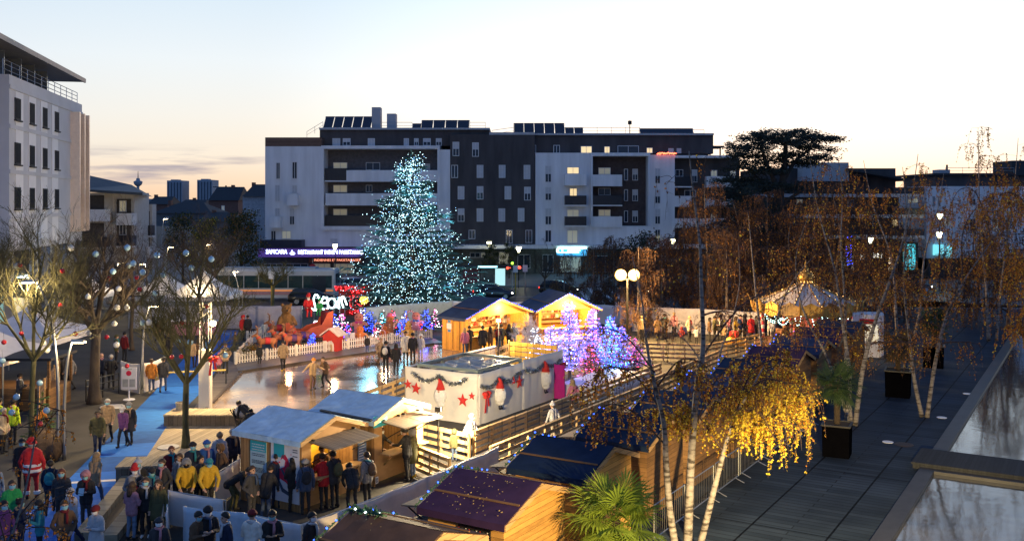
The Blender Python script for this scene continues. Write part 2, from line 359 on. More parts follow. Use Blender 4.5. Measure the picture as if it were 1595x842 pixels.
# far hills
mb = MB(); pts = [(-3200+i*110, 3600, 12+10*mnoise.noise(Vector((i*.21, 3, 0)))+(8 if i < 26 else 0)) for i in range(59)]
for a, c in zip(pts, pts[1:]):
 mb.quad((a[0], a[1]-200, -1), (c[0], c[1]-200, -1), c, a); mb.quad(a, c, (c[0], c[1]+300, -1), (a[0], a[1]+300, -1))
struct(mb.build('hills', mat('hazy_hill', (.10, .12, .14), 1, var=.2, scale=.01)))
# ================================================================ buildings
YB = 125.0
def fx(mb, x0, y0, x1, y1, Y, depth, proud=0):
 """box whose front face covers the photo rectangle at depth Y (real metres behind it)"""
 a = P(x0, y0, Y); b = P(x1, y1, Y); mb.bx(a.x, b.x, Y-proud, Y+depth, b.z, a.z)
def window(par, x0, y0, x1, y1, Y, state='dark', bars=1, proud=.06):
 a = P(x0, y0, Y); b = P(x1, y1, Y); w = b.x-a.x; h = a.z-b.z; t = .07
 m = MB(); f = Y-proud
 m.bx(a.x, b.x, f, Y+.02, a.z-t, a.z); m.bx(a.x, b.x, f-.05, Y+.02, b.z, b.z+t); m.bx(a.x, a.x+t, f, Y+.02, b.z+t, a.z-t); m.bx(b.x-t, b.x, f, Y+.02, b.z+t, a.z-t)
 for i in range(bars): xx = a.x+w*(i+1)/(bars+1); m.bx(xx-.03, xx+.03, f+.005, Y+.02, b.z+t, a.z-t)
 fr = m.build('window', M_frame, par, True)
 g = MB(); g.bx(a.x+t, b.x-t, Y-.02, Y+.01, b.z+t, a.z-t)
 g.build('pane', {'dark': M_glass_dark, 'lit': M_win_lit, 'soft': M_win_lit2, 'blind': M_glass_dark, 'shut': M_curtain}[state], fr, True)
 if state == 'blind':
  m = MB(); m.bx(a.x+t, b.x-t, Y-.04, Y-.022, b.z+h*.5, a.z-t); m.build('blind', M_curtain, fr, True)
 return fr
def balcony(par, x0, y0, x1, y1, Y, out, m, slab=True, name='balcony'):
 a = P(x0, y0, Y-out); b = P(x1, y1, Y-out); mb = MB()
 mb.bx(a.x, b.x, Y-out, Y-out+.08, b.z, a.z); mb.bx(a.x, a.x+.08, Y-out+.08, Y, b.z, a.z); mb.bx(b.x-.08, b.x, Y-out+.08, Y, b.z, a.z)
 o = mb.build(name, m, par, True)
 if slab:
  s = MB(); s.bx(a.x-.03, b.x+.03, Y-out-.03, Y, b.z-.16, b.z-.003); s.build('slab', M_white_wall, o, True)
 return o
def roof_rail(par, pts, h=.9):
 m = MB()
 for a, b in zip(pts, pts[1:]):
  a = Vector(a); b = Vector(b); m.tube([a+UP*h, b+UP*h], .03, 4); m.tube([a+UP*h*.5, b+UP*h*.5], .02, 4)
  n = max(1, int((b-a).length/1.8))
  for i in range(n+1): q = a.lerp(b, i/n); m.tube([q, q+UP*h], .025, 4)
 m.build('roof_railing', M_steel, par, True)
M_solar = mat('solar_cell', (.012, .018, .035), .25, var=.2, scale=.8, spec=.6)
def solar(par, x0, y0, x1, y1, Y, n):
 # a row of tilted panels leaning away from the camera, on legs
 a = P(x0, y1, Y); b = P(x1, y0, Y); z0, z1 = a.z, b.z; h = z1-z0; w = (b.x-a.x)/n
 fr = MB(); fr.bar((a.x, Y+h*1.1, z0+h), (b.x, Y+h*1.1, z0+h), .06, .06); fr.bar((a.x, Y, z0+.1), (b.x, Y, z0+.1), .06, .06)
 for i in range(n+1): fr.bar((a.x+w*i, Y+h*1.1, z0-.05), (a.x+w*i, Y+h*1.1, z0+h), .05, .05)
 arr = fr.build('solar_array', M_steel, par, True)
 for i in range(n):
  m = MB(); x = a.x+w*i; sk = h*.35
  m.prism([(x+.05+sk*0, 0), (x+w-.05, 0), (x+w-.05, 1), (x+.05, 1)], (0, Y, z0+.12), (1, 0, 0), (0, h*1.1, h-.1), Vector((0, -.7, .7)), .05)
  m.build('panel', M_solar, arr, True)
# ---- apartment block A (white corner + brown wing)
def bldg(name, label, x, Y): return thing(name, label, 'building', ((x-CX)*Y/F, Y, 0))
A = bldg('apartment_building', 'five storey white and dark brown apartment block with a framed loggia and Indian restaurant sign', 560, YB)
Y = YB; yb = 429
w = MB(); fx(w, 413, 228, 501, 384, Y, 14); fx(w, 685, 233, 701, 384, Y, 14); fx(w, 501, 358, 685, 384, Y, 14); fx(w, 501.1, 227, 684.9, 232, Y, 13, .35); fx(w, 501, 352, 685, 358, Y, 14, .35); fx(w, 501, 231.9, 505, 352.1, Y, 3, .35); fx(w, 681.5, 231.9, 685, 352.1, Y, 3, .35)
w.build('wall', M_white_wall, A, True)
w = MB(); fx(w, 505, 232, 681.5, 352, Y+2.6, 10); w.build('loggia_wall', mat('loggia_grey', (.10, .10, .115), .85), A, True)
w = MB(); fx(w, 701, 209, 833, 383, Y+.15, 13); w.build('wall', M_brown_wall, A, True)
w = MB(); fx(w, 413, 214, 501, 228, Y+.1, 13); w.build('roof_screen', planks('cedar_screen', (.13, .08, .06), .25, 2), A, True)
w = MB(); fx(w, 498, 200, 762, 227, Y+1.6, 11); p = w.build('penthouse', M_brown_wall, A, True)
w = MB(); fx(w, 497, 199, 763, 202, Y+1.2, 12); w.build('roof_edge', M_grey_wall, A, True)
w = MB(); fx(w, 762, 206, 833, 210, Y+.1, 13); w.build('roof_edge', M_grey_wall, A, True)
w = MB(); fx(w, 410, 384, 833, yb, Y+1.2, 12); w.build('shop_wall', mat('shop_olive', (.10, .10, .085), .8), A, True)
w = MB(); fx(w, 411, 373, 475, 385, Y, .2, 2.0); w.build('canopy', mat('navy_canopy', (.02, .025, .05), .5), A, True)
w = MB(); fx(w, 700, 380.5, 833, 386, Y, 1, 2.2); w.build('podium_ledge', M_white_wall, A, True)
M_sign = glow('purple_sign_panel', (.10, .05, .28), .45)
w = MB(); fx(w, 408, 386.5, 566, 399, Y, .1, 1.9); sb = w.build('sign_band', M_sign, A, True)
M_neon_w = glow('sign_letters_white', (.62, .78, 1), 7)
text_part('lettering', 'SAMCARA', M_neon_w, P(414, 395, Y-1.95), (1, 0, 0), (0, 0, 1), .55, sb, width=2.7)
text_part('lettering', 'RESTAURANT INDIEN PAKISTANAIS', M_neon_w, P(464, 395.5, Y-1.95), (1, 0, 0), (0, 0, 1), .5, sb, width=8.3)
m = MB(); c = P(455.5, 394.5, Y-1.95); m.ball(c, .22, sc=(1.5, .3, .8)); m.tube([c+Vector((-.1, 0, .1)), c+Vector((-.05, 0, .4))], .05, 5); m.build('emblem', M_neon_w, sb, True)
w = MB(); fx(w, 484, 401, 566, 408, Y, .1, 1.2); s2 = w.build('sign_band', mat('sign_red_dark', (.12, .03, .02), .6), A, True)
text_part('lettering', 'INDIENNES ET PAKISTANAISES', glow('sign_letters_red', (1, .35, .2), 1.6), P(489, 406.5, Y-1.25), (1, 0, 0), (0, 0, 1), .3, s2, width=5.9)
for x0, x1, st in ((412, 440, 'dark'), (445, 480, 'dark'), (486, 515, 'soft'), (520, 552, 'soft')): window(A, x0, 410, x1, 427, Y+1.2, st, 2)
for r, st in (((430, 253, 436.5, 279), 'dark'), ((455, 252, 463, 278.5), 'dark'), ((428.5, 288, 436, 314), 'shut'), ((455, 288, 463, 301), 'shut'), ((428.5, 324, 436, 337), 'shut'), ((451, 324, 459, 350), 'blind'), ((439, 359, 453.5, 372), 'soft'), ((422, 359, 430, 374), 'dark'), ((514, 371, 526, 378), 'shut')): window(A, *r, Y, st)
balcony(A, 446.6, 301.5, 463, 318, Y, 1.2, M_white_wall); balcony(A, 420, 337, 436.5, 353, Y, 1.2, M_white_wall)
for r, st in (((519, 253, 541, 264), 'soft'), ((570, 253, 592, 265), 'dark'), ((519, 288, 541, 300), 'soft'), ((570, 288, 580, 299), 'dark'), ((519, 325, 541, 338), 'soft'), ((655, 255, 670, 275), 'shut'), ((655, 290, 670, 312), 'shut'), ((618, 254, 627, 264), 'dark')): window(A, *r, Y+2.6, st)
balcony(A, 539.5, 265, 681, 281, Y+2.6, 2.9, M_white_wall); balcony(A, 506, 262, 539.4, 281, Y+2.6, 2.7, M_rail)
balcony(A, 507, 301, 681, 318, Y+2.6, 2.9, M_white_wall); balcony(A, 507, 335, 681, 352, Y+2.6, 2.7, M_rail, False)
for x0, y0, y1 in ((705, 221, 243), (735.5, 222, 244), (703, 257, 277), (742.6, 257, 277), (777, 257, 277), (713, 290, 310.5), (742.6, 290, 310.5), (786, 290, 310.5), (713, 324.5, 345), (742.6, 324.5, 345), (776.5, 324.5, 345), (730, 358, 372), (788, 358, 379), (815.7, 257, 279), (816.5, 291, 312), (806.5, 324, 345), (818.5, 358, 378)):
 window(A, x0, y0, x0+10.3, y1, Y+.15, rnd.choice(['shut', 'blind', 'blind', 'dark']), 1)
for x0, x1 in ((518, 530), (534, 546), (573, 584), (629, 637), (645, 652), (659, 671), (679, 688)): window(A, x0, 215.5, x1, 227, Y+1.6, rnd.choice(['shut', 'dark', 'blind']))
w = MB(); fx(w, 579, 167, 592.5, 202, Y+4, 1.6); w.build('chimney', M_grey_wall, A, True)
w = MB(); fx(w, 602.5, 177, 616.5, 202, Y+4, 1.6); w.build('chimney', M_grey_wall, A, True)
solar(A, 503, 180, 578, 200, Y+3, 5); solar(A, 655, 186, 731, 204, Y+3, 4); solar(A, 641.7, 192, 656, 202, Y+5, 1)
z = P(0, 200, Y+1.6).z
roof_rail(A, [(P(478, 0, Y+6).x, Y+6, z-1.0), (P(503, 0, Y+2).x, Y+2, z)]); roof_rail(A, [(P(592, 0, Y+3).x, Y+3, z), (P(642, 0, Y+3).x, Y+3, z)]); roof_rail(A, [(P(732, 0, Y+3).x, Y+3, z), (P(756, 0, Y+3).x, Y+3, z)])
w = MB(); fx(w, 720, 388, 792, 404, Y+1.2, .1, .08); w.build('shop_front', mat('shop_panel', (.13, .13, .105), .6), A, True)
for x0, y0, x1, y1, st in ((732, 393, 748, 401, 'dark'), (749, 393, 756, 401, 'soft'), (777, 392, 793, 411, 'soft'), (806, 396, 826, 418, 'dark')): window(A, x0, y0, x1, y1, Y+1.1, st)
m = MB()
for i in range(26): xx = P(706+i*5, 0, Y-.3).x; m.bx(xx-.02, xx+.02, Y-2.1, Y-2.06, P(0, 381, Y).z, P(0, 373, Y).z)
m.bar((P(702, 0, Y).x, Y-2.08, P(0, 373, Y).z), (P(833, 0, Y).x, Y-2.08, P(0, 373, Y).z), .05, .05); m.build('terrace_railing', M_rail, A, True)
# ---- apartment block B
B = bldg('apartment_building', 'wide white and brown apartment block with stacked balconies and a few golden lit windows', 960, YB); B.location.x += 0
w = MB(); fx(w, 834, 238, 919.5, 383, Y, 14); fx(w, 1012.5, 241, 1051, 383, Y, 14); fx(w, 919.5, 352, 1012.5, 383, Y, 14); fx(w, 919.6, 238, 1012.4, 243, Y, 13, .3); fx(w, 919.6, 242.9, 923, 352, Y, 3, .3); fx(w, 1009.5, 242.9, 1012.4, 352, Y, 3, .3); fx(w, 1051, 242, 1150, 246, Y, 13, .25)
w.build('wall', M_white_wall, B, True)
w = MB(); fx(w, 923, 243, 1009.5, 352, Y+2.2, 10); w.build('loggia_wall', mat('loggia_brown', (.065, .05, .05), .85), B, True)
w = MB(); fx(w, 1051, 246, 1152, 383, Y+1.6, 12); w.build('wall', M_brown_wall, B, True)
w = MB(); fx(w, 766, 211, 790, 238, Y+1.4, 12); fx(w, 784, 209, 1111, 239.5, Y+1.8, 11); w.build('penthouse', M_brown_wall, B, True)
w = MB(); fx(w, 783, 207.5, 1112, 210.5, Y+1.4, 12); w.build('roof_edge', M_grey_wall, B, True)
w = MB(); fx(w, 834, 384, 1152, yb, Y+1.2, 12); w.build('shop_wall', mat('shop_olive', (.10, .10, .085), .8), B, True)
w = MB(); fx(w, 833.2, 380.5, 1152, 386, Y, 1, 2.2); w.build('podium_ledge', M_white_wall, B, True)
w = MB(); fx(w, 867, 387, 913, 396.5, Y, .1, 2.4); s3 = w.build('shop_sign', glow('cyan_sign', (.05, .32, .62), 1.6), B, True)
m = MB()
for x0, y0, x1, y1 in ((866.5, 383.5, 912, 386), (866.5, 386, 869, 392), (873.5, 386, 875.5, 391), (882, 388, 902, 389.3), (869, 391, 900, 392.2)): fx(m, x0, y0, x1, y1, Y, .05, 2.5)
m.build('light_border', glow('sign_pale', (.6, 1, .95), 4), B, True)
for r, st in (((849, 258, 859, 284), 'blind'), ((849, 291, 859, 312), 'blind'), ((849, 324, 859, 350), 'blind'), ((849, 358, 859, 377), 'dark'), ((883, 260, 902, 271), 'lit'), ((887, 293, 899, 306), 'lit'), ((883, 326, 902, 338), 'soft'), ((883, 358, 900, 379), 'soft'), ((1020, 262, 1028.6, 286), 'blind'), ((1020, 295, 1028.6, 317), 'blind'), ((1020, 325, 1028.6, 349), 'blind'), ((1020, 357, 1028.6, 380), 'dark')): window(B, *r, Y, st)
balcony(B, 880, 271, 913.5, 287, Y, 1.5, M_white_wall); balcony(B, 880, 304.5, 913.5, 319, Y, 1.5, M_rail); balcony(B, 880, 337, 913.5, 351, Y, 1.5, M_rail)
for y in (261, 293, 326):
 window(B, 932, y, 951, y+11, Y+2.2, 'soft' if y != 293 else 'dark'); window(B, 985, y+2, 993.5, y+20, Y+2.2, 'blind'); window(B, 972, y+2, 978, y+20, Y+2.2, 'dark', 0)
balcony(B, 923.5, 272, 969, 288, Y+2.2, 2.5, M_white_wall); balcony(B, 923.5, 304.5, 969, 319, Y+2.2, 2.4, M_rail); balcony(B, 923.5, 337, 969, 352, Y+2.2, 2.5, M_white_wall)
for r, st in (((1052, 264, 1064, 275), 'dark'), ((1076, 264, 1086, 284), 'blind'), ((1107, 265, 1117, 275), 'soft'), ((1137, 265, 1146, 275), 'soft'), ((1066, 296, 1084, 307), 'dark'), ((1107, 296, 1117, 306), 'blind'), ((1066, 330, 1084, 341), 'dark'), ((1107, 330, 1117, 340), 'soft'), ((1132, 330, 1142, 340), 'dark')): window(B, *r, Y+1.6, st)
balcony(B, 1051.2, 275, 1077, 290, Y+1.6, 1.6, M_rail); balcony(B, 1101, 274.5, 1147, 290, Y+1.6, 1.6, M_white_wall); balcony(B, 1051.2, 305, 1077, 320, Y+1.6, 1.6, M_white_wall); balcony(B, 1101, 307, 1147, 322, Y+1.6, 1.6, M_white_wall); balcony(B, 1051.2, 340, 1147, 353, Y+1.6, 1.6, M_white_wall)
for x0, x1, y0, st in ((904.5, 922, 227.6, 'lit'), (941, 950, 228, 'lit'), (1007, 1016.5, 230, 'lit'), (1041, 1049, 231, 'shut'), (1054, 1061, 231, 'shut'), (794, 806, 226, 'shut'), (828, 835, 226, 'dark'), (862, 872, 226, 'dark'), (962, 995, 227, 'dark')): window(B, x0, y0, x1, 238.7, Y+1.8, st)
solar(B, 800, 190.5, 880, 210, Y+4, 5); solar(B, 880, 198, 909, 210, Y+4.5, 2); solar(B, 998, 199, 1083, 217, Y+4, 1)
z = P(0, 209, Y+1.8).z
roof_rail(B, [(P(766, 0, Y).x, Y+2, z-.4), (P(800, 0, Y).x, Y+2, z)]); roof_rail(B, [(P(910, 0, Y).x, Y+2.2, z), (P(1000, 0, Y).x, Y+2.2, z)]); roof_rail(B, [(P(1084, 0, Y).x, Y+2.2, z-.3), (P(1102, 0, Y).x, Y+2.2, z-.3)])
m = MB(); q = P(981, 211, Y+3); m.tube([q, q+UP*2], .06, 5); m.box(q+UP*1.7, (.5, .1, .5)); m.build('antenna', M_dark_metal, B, True)
w = MB(); fx(w, 1111, 227, 1128, 229.5, Y+2, 4); q = P(1122, 229, Y+2); w.bx(q.x-.08, q.x+.08, Y+2, Y+2.2, q.z-1.8, q.z); w.build('pergola', mat('rust_wood', (.12, .07, .04), .8), B, True)
m = MB()
for i in range(30):
 c = P(1024+i*1.0, 239+jit(1.2), Y-.35); m.octa(c, .09)
m.build('light_string', glow('red_bulb', (1, .15, .06), 5), B, True)
for x0, y0, x1, y1, st in ((845, 396, 862, 424, 'dark'), (872, 400, 905, 424, 'soft'), (925, 398, 960, 424, 'dark'), (1005, 392, 1016, 398, 'soft'), (1026, 398, 1046, 420, 'dark')): window(B, x0, y0, x1, y1, Y+1.2, st)
# ---- office building at the left: facade runs away from the camera
O0 = Vector((-34.2, 65.5, 0)); O1 = Vector((-38.4, 86.0, 0)); U = (O1-O0); OL = U.length; U.normalize(); Nn = Vector((U.y, -U.x, 0))   # Nn points right, to the square
E = thing('office_building', 'grey panelled office block with a broad flat overhanging roof and fins tinted peach by sunset', 'building', O0)
def ob(mb, u0, u1, n0, n1, z0, z1): mb.box(O0+U*((u0+u1)/2)+Nn*((n0+n1)/2)+UP*((z0+z1)/2), (u1-u0, n1-n0, z1-z0), (U, Nn, UP))
M_off = mat('office_concrete', (.46, .49, .54), .75, var=.1, scale=.4); M_off2 = mat('office_pale_panel', (.66, .69, .73), .7, var=.08, scale=.5)
w = MB(); ob(w, 0, OL, -16, 0, 6.1, 18.2); w.build('wall', M_off, E, True)
w = MB()
for i in range(6): ob(w, 1.3+i*(OL-2)/6, 3.3+i*(OL-2)/6-.2, 0, .05, 6.2, 17.2) if i < 4 else None
w.build('wall_panel', M_off2, E, True)
w = MB()
for z in (8.35, 11.45, 14.55, 17.25): ob(w, 0, OL, 0, .08, z, z+.28)
w.build('floor_band', M_off, E, True)
M_fin_peach = mat('sunset_tinted_fin', (.95, .76, .60), .35, .55, var=.1)  # sunset reflection on the fins is put into their peach base colour
for u in (OL*.80, OL*.885, OL*.965): w = MB(); ob(w, u, u+.32, 0, .75, 7.0, 17.2); w.build('fin', M_fin_peach, E, True)
for k in range(6):
 uc = OL*(.085+k*.165) if k < 4 else OL*(.845+(k-4)*.085)
 ww = .62 if k < 4 else .42
 for z0 in (15.25, 12.15, 9.05):
  m = MB(); ob(m, uc-ww, uc+ww, 0, .09, z0, z0+1.5); ob(m, uc-ww-.1, uc+ww+.1, .0, .2, z0-.12, z0-.02)
  wf = m.build('window', mat('window_reveal', (.05, .055, .06), .7, spec=.1), E, True)
  m = MB(); ob(m, uc-ww+.12, uc+ww-.12, .095, .11, z0+.1, z0+1.42); m.build('pane', mat('office_glass', (.012, .016, .024), .6, var=.1, spec=.03), wf, True)
w = MB(); ob(w, -1.5, OL*.55, -15, -3, 18.2, 20.2); w.build('penthouse', mat('penthouse_glass', (.05, .06, .07), .15, var=0, spec=.7), E, True)
w = MB()
for u in (2, 6, 9.5, 13): ob(w, u, u+.12, -2.95, -.9, 18.2, 20.1)
ob(w, -1, 10.5, -2.6, -2.5, 18.3, 20.0); w.build('glass_screen', mat('screen_glass', (.10, .12, .14), .1, var=0, spec=.7), E, True)
w = MB(); ob(w, -12, OL+.3, -17, .1, 20.25, 20.5); ob(w, -12.1, OL+.4, .1, .25, 20.2, 20.56); w.build('roof_slab', mat('roof_metal', (.16, .17, .19), .5, .3), E, True)
m = MB(); a = O0+Nn*-.4+UP*18.2; b2 = O1+Nn*-.4+UP*18.2
for h in (.4, .75, 1.05): m.tube([a+UP*h, b2+UP*h], .03, 4)
for i in range(12): q = a.lerp(b2, i/11); m.tube([q, q+UP*1.05], .03, 4)
m.build('terrace_railing', M_steel, E, True)
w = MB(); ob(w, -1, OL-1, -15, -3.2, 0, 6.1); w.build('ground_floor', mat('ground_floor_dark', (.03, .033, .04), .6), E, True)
for u in (2, 8, 14, 19.5): w = MB(); ob(w, u, u+.5, -.9, -.4, 0, 6.1); w.build('column', M_off, E, True)
w = MB(); ob(w, 3.0, 7.6, -3.1, -2.9, 3.5, 4.6); sg = w.build('shop_sign', glow('sign_panel_blue', (.10, .22, .40), .35), E, True)
c = O0+U*7.3+Nn*-2.85+UP*3.7
text_part('lettering', 'ZEMS', glow('sign_letters_cyan', (.6, .95, 1), 6), O0+U*3.4+Nn*-2.85+UP*3.75, U, UP, .7, sg, width=3.4)
w = MB(); ob(w, 11, 15.5, -3.1, -2.85, 3.1, 3.5); w.build('shop_sign', glow('sign_white_strip', (.75, 1, .95), 4), E, True)
w = MB(); ob(w, 11, 18.5, -3.15, -3.0, .4, 2.8); w.build('shop_window', glow('shop_glow_warm', (1, .78, .45), .8), E, True)
w = MB(); ob(w, 1, 9.5, -3.15, -3.0, .4, 2.8); w.build('shop_window', glow('shop_glow_cool', (.35, .7, .75), .3), E, True)
w = MB()
w.hexa([O0+U*-2+Nn*3.2+UP*3.0, O0+U*10+Nn*3.2+UP*3.0, O0+U*10+Nn*-2.8+UP*3.6, O0+U*-2+Nn*-2.8+UP*3.6, O0+U*-2+Nn*3.2+UP*3.1, O0+U*10+Nn*3.2+UP*3.1, O0+U*10+Nn*-2.8+UP*3.7, O0+U*-2+Nn*-2.8+UP*3.7]); w.build('awning', mat('awning_glass', (.06, .07, .085), .3), E, True)
# ---- smaller blocks behind
def simple_block(name, label, parts_, Y, x): 
 b_ = bldg(name, label, x, Y); return b_
Fb = bldg('apartment_building', 'cream low apartment block with dark hipped roof and stacked corner balconies behind the office block', 180, 95)
w = MB(); fx(w, 127, 300, 163, 420, 96, 10); fx(w, 163, 300, 209, 420, 98, 4); fx(w, 205, 318, 237, 420, 103, 1.2); w.build('wall', mat('cream_render', (.48, .47, .45), .85, var=.1), Fb, True)
r = MB(); a = P(120, 298, 94); b2 = P(222, 304, 94); c = P(127, 275, 101); d = P(205, 292, 106)
r.hexa([a, b2, d+Vector((1.2, 3, -1)), c+Vector((0, 6, -1)), a+UP*.25, b2+UP*.25, d+UP*.3, c+UP*.3]); r.build('roof', mat('slate_roof', (.045, .06, .075), .6, var=.3, scale=1.2), Fb, True)
for x0, x1, yy in ((127, 163, 302), (127, 163, 345), (181, 205, 308), (181, 205, 343), (208, 234, 327), (208, 234, 360)):
 w = MB(); fx(w, x0+1, yy+2, x1-1, yy+26, 95.9 if x1 < 170 else (97.9 if x1 < 206 else 102.9), .05, .02); w.build('loggia_shade', mat('deep_shade', (.06, .055, .05), .9), Fb, True)  # dark sheet laid on the wall stands for the loggia's shade
 balcony(Fb, x0, yy+24, x1, yy+40, 96 if x1 < 170 else (98 if x1 < 206 else 103), 1.3, M_rail if yy % 2 else M_white_wall)
for x0, y0 in ((166, 310), (172, 310), (166, 348), (174, 348)): window(Fb, x0, y0, x0+4.5, y0+18, 98, 'dark')
for x0, y0 in ((186, 312), (186, 348), (214, 330)): window(Fb, x0, y0, x0+11, y0+18, 97.85 if x0 < 200 else 102.85, 'soft' if y0 == 312 else 'dark')
def tower(label, x0, x1, y0, Y, n, m=5):
 t = bldg('tower_block', label, (x0+x1)/2, Y); w = MB(); fx(w, x0, y0, x1, 322, Y, 20); w.build('wall', mat('far_concrete', (.30, .34, .39), .9, var=.1, scale=.1), t, True)
 for i in range(m):
  w = MB(); xx = x0+(i+.5)*(x1-x0)/m; fx(w, xx-.9, y0+3, xx+.9, 318, Y, .1, .3); w.build('window_strip', mat('far_glass', (.07, .09, .12), .5, var=.2, scale=.2), t, True)
 w = MB(); fx(w, x0+6, y0-1.5, x1-6, y0, Y+5, 8); w.build('roof_hut', M_grey_wall, t, True)
tower('distant grey tower block left of its twin on the horizon', 260, 283.5, 281, 900, 8); tower('distant grey tower block right of its twin on the horizon', 307, 330.5, 280, 900, 8)
T = bldg('telecom_tower', 'slender distant telecom tower with a disc shaped platform and needle mast', 215, 1500)
q = P(215, 315, 1500); sc = 1.0
m = MB(); m.lathe((q.x, 1500, 0), [(3.2, 0), (2.4, 20), (2, 36)], 10); m.build('shaft', mat('far_concrete', (.30, .34, .39), .9), T, True)
m = MB(); m.lathe((q.x, 1500, 0), [(2.0, 34), (5.5, 37), (6.6, 40), (6.6, 42), (3, 43.5), (2.5, 47)], 14); m.build('platform', mat('far_concrete', (.30, .34, .39), .9), T, True)
m = MB(); m.lathe((q.x, 1500, 0), [(.8, 47), (.3, 58)], 6); m.build('mast', M_dark_metal, T, True)
M_slate = mat('far_slate', (.03, .035, .042), .8, var=.2)
def house(label, x0, x1, yroof, yeave, ybase, Y, wallm, wins=(), hip=0.0, chim=None):
 t = bldg('house', label, (x0+x1)/2, Y); w = MB(); fx(w, x0+1, yeave, x1-1, ybase, Y, 9); w.build('wall', wallm, t, True)
 a = P(x0, yeave, Y-.5); b_ = P(x1, yeave, Y-.5); zt = P(0, yroof, Y+4.5).z; hx = (b_.x-a.x)*hip
 r_ = MB(); v = [(a.x, Y-.5, a.z), (b_.x, Y-.5, a.z), (b_.x, Y+9.5, a.z), (a.x, Y+9.5, a.z), (a.x+hx, Y+4.5, zt), (b_.x-hx, Y+4.5, zt)]
 r_._add(v, [(0, 1, 5, 4), (1, 2, 5), (2, 3, 4, 5), (3, 0, 4), (3, 2, 1, 0)]); rf = r_.build('roof', M_slate, t, True)
 if chim: c_ = MB(); fx(c_, chim, yroof-3, chim+4, yroof+6, Y+4, 1); c_.build('chimney', mat('brick_chimney', (.16, .08, .06), .9), rf, True)
 for wx, wy, st in wins: window(t, wx, wy, wx+5, wy+9, Y, st)
 return t
M_brickh = mat('red_brick_wall', (.17, .085, .065), .9, var=.2)
house('dark roofed brick house beyond the street trees beside the white flats', 324, 372, 291, 312, 335, 190, M_brickh, [(345, 320, 'soft')], .05, 360)
house('pale house with steep black roof against the corner of the white flats', 377, 420, 287, 306, 420, 150, mat('pale_house', (.33, .36, .40), .85), [(385, 325, 'dark'), (400, 325, 'dark'), (385, 365, 'soft')], .12, 392)
house('low slate roofed house between the two tower blocks and the street', 236, 330, 315, 332, 352, 160, mat('grey_house', (.12, .13, .14), .9), [(258, 338, 'dark')], .3, 262)
house('small gabled house with dark roof just right of the telecom tower', 228, 262, 306, 318, 340, 230, M_brickh, [], .05, 240)
house('wide low house with faded red roof behind the slate roofed house', 275, 318, 311, 320, 335, 260, M_brickh, [], .1, 300)
house('far slate roofed house half hidden by the brick house', 300, 350, 330, 345, 372, 145, mat('grey_house', (.12, .13, .14), .9), [(322, 352, 'dark')], .2, 330)
cr = MB(); q = P(352, 312, 600); cr.tube([(q.x, 600, 0), (q.x, 600, 20)], .5, 4); cr.bar((q.x-8, 600, 19), (q.x+6, 600, 19), .5, .5); o = cr.build('tower_crane', M_dark_metal); tag(o, 'tiny dark tower crane on the left horizon', 'crane')
# ---- right-hand buildings behind the birches
Cb = bldg('apartment_building', 'dark apartment block with a thin sloping roof slab and lit shops seen through the birches', 1330, 112); Yc = 112
w = MB(); fx(w, 1190, 262, 1395, 305, Yc+3, 12); fx(w, 1180, 305, 1400, 372, Yc+2, 12); w.build('wall', M_brown_wall, Cb, True)
w = MB(); fx(w, 1250, 253, 1322, 282, Yc+1, 9); w.build('roof_box', M_grey_wall, Cb, True)
a = P(1322, 262, Yc); b2 = P(1418, 279, Yc)
r = MB(); r.hexa([a+UP*-.2, b2+UP*-.2, b2+Vector((0, 12, -.2)), a+Vector((0, 12, -.2)), a, b2, b2+Vector((0, 12, 0)), a+Vector((0, 12, 0))]); r.build('roof', M_slate, Cb, True)
for y0 in (293, 325, 357): w = MB(); fx(w, 1200, y0+9, 1432, y0+14, Yc, 10, 1.5); w.build('floor_slab', M_grey_wall, Cb, True); w = MB(); fx(w, 1385, y0-1, 1432, y0+9, Yc, .1, 1.4); w.build('balcony', M_rail, Cb, True)
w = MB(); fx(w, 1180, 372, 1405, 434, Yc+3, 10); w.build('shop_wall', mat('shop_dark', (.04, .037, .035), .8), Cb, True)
for r_, st in (((1389, 341, 1399, 352), 'lit'), ((1413, 309, 1430, 317), 'soft'), ((1355, 340, 1364, 352), 'dark'), ((1320, 311, 1330, 322), 'dark'), ((1280, 310, 1290, 322), 'dark'), ((1240, 310, 1250, 322), 'soft'), ((1300, 341, 1310, 352), 'dark'), ((1230, 341, 1240, 352), 'dark')): window(Cb, *r_, Yc+2, st)
for x0, y0, x1, y1, nm, col, s in ((1384, 392, 1405, 422, 'shop_window_warm', (1, .8, .55), 2.2), (1360, 394, 1374, 402, 'shop_window_white', (1, .95, .8), 2.2), (1340, 395, 1352, 404, 'shop_window_pale', (1, .95, .8), 1.2), (1300, 398, 1330, 420, 'shop_window_dim', (.6, .5, .3), .3)):
 w = MB(); fx(w, x0, y0, x1, y1, Yc+3, .05, .06); w.build('shop_window', glow(nm, col, s), Cb, True)
w = MB(); fx(w, 1409, 380, 1426, 420, Yc-1, .4); w.build('light_column', glow('turquoise_panel', (.1, .75, .85), .8), Cb, True)
w = MB(); fx(w, 1405, 378, 1430, 434, Yc, 9); w.build('shop_pier', mat('shop_dark', (.04, .037, .035), .8), Cb, True)
Db = bldg('apartment_building', 'white apartment block with dark flat top storey at the right edge', 1540, 118); Yd = 118
w = MB(); fx(w, 1443, 290, 1495, 420, Yd, 10); fx(w, 1495, 290, 1700, 420, Yd+.4, 10); w.build('wall', M_white_wall, Db, True)
w = MB(); fx(w, 1458, 272, 1720, 291, Yd+2, 10); w.build('top_storey', M_brown_wall, Db, True)
w = MB(); fx(w, 1455, 269.5, 1720, 272.5, Yd+1.2, 12); w.build('roof_edge', M_slate, Db, True)
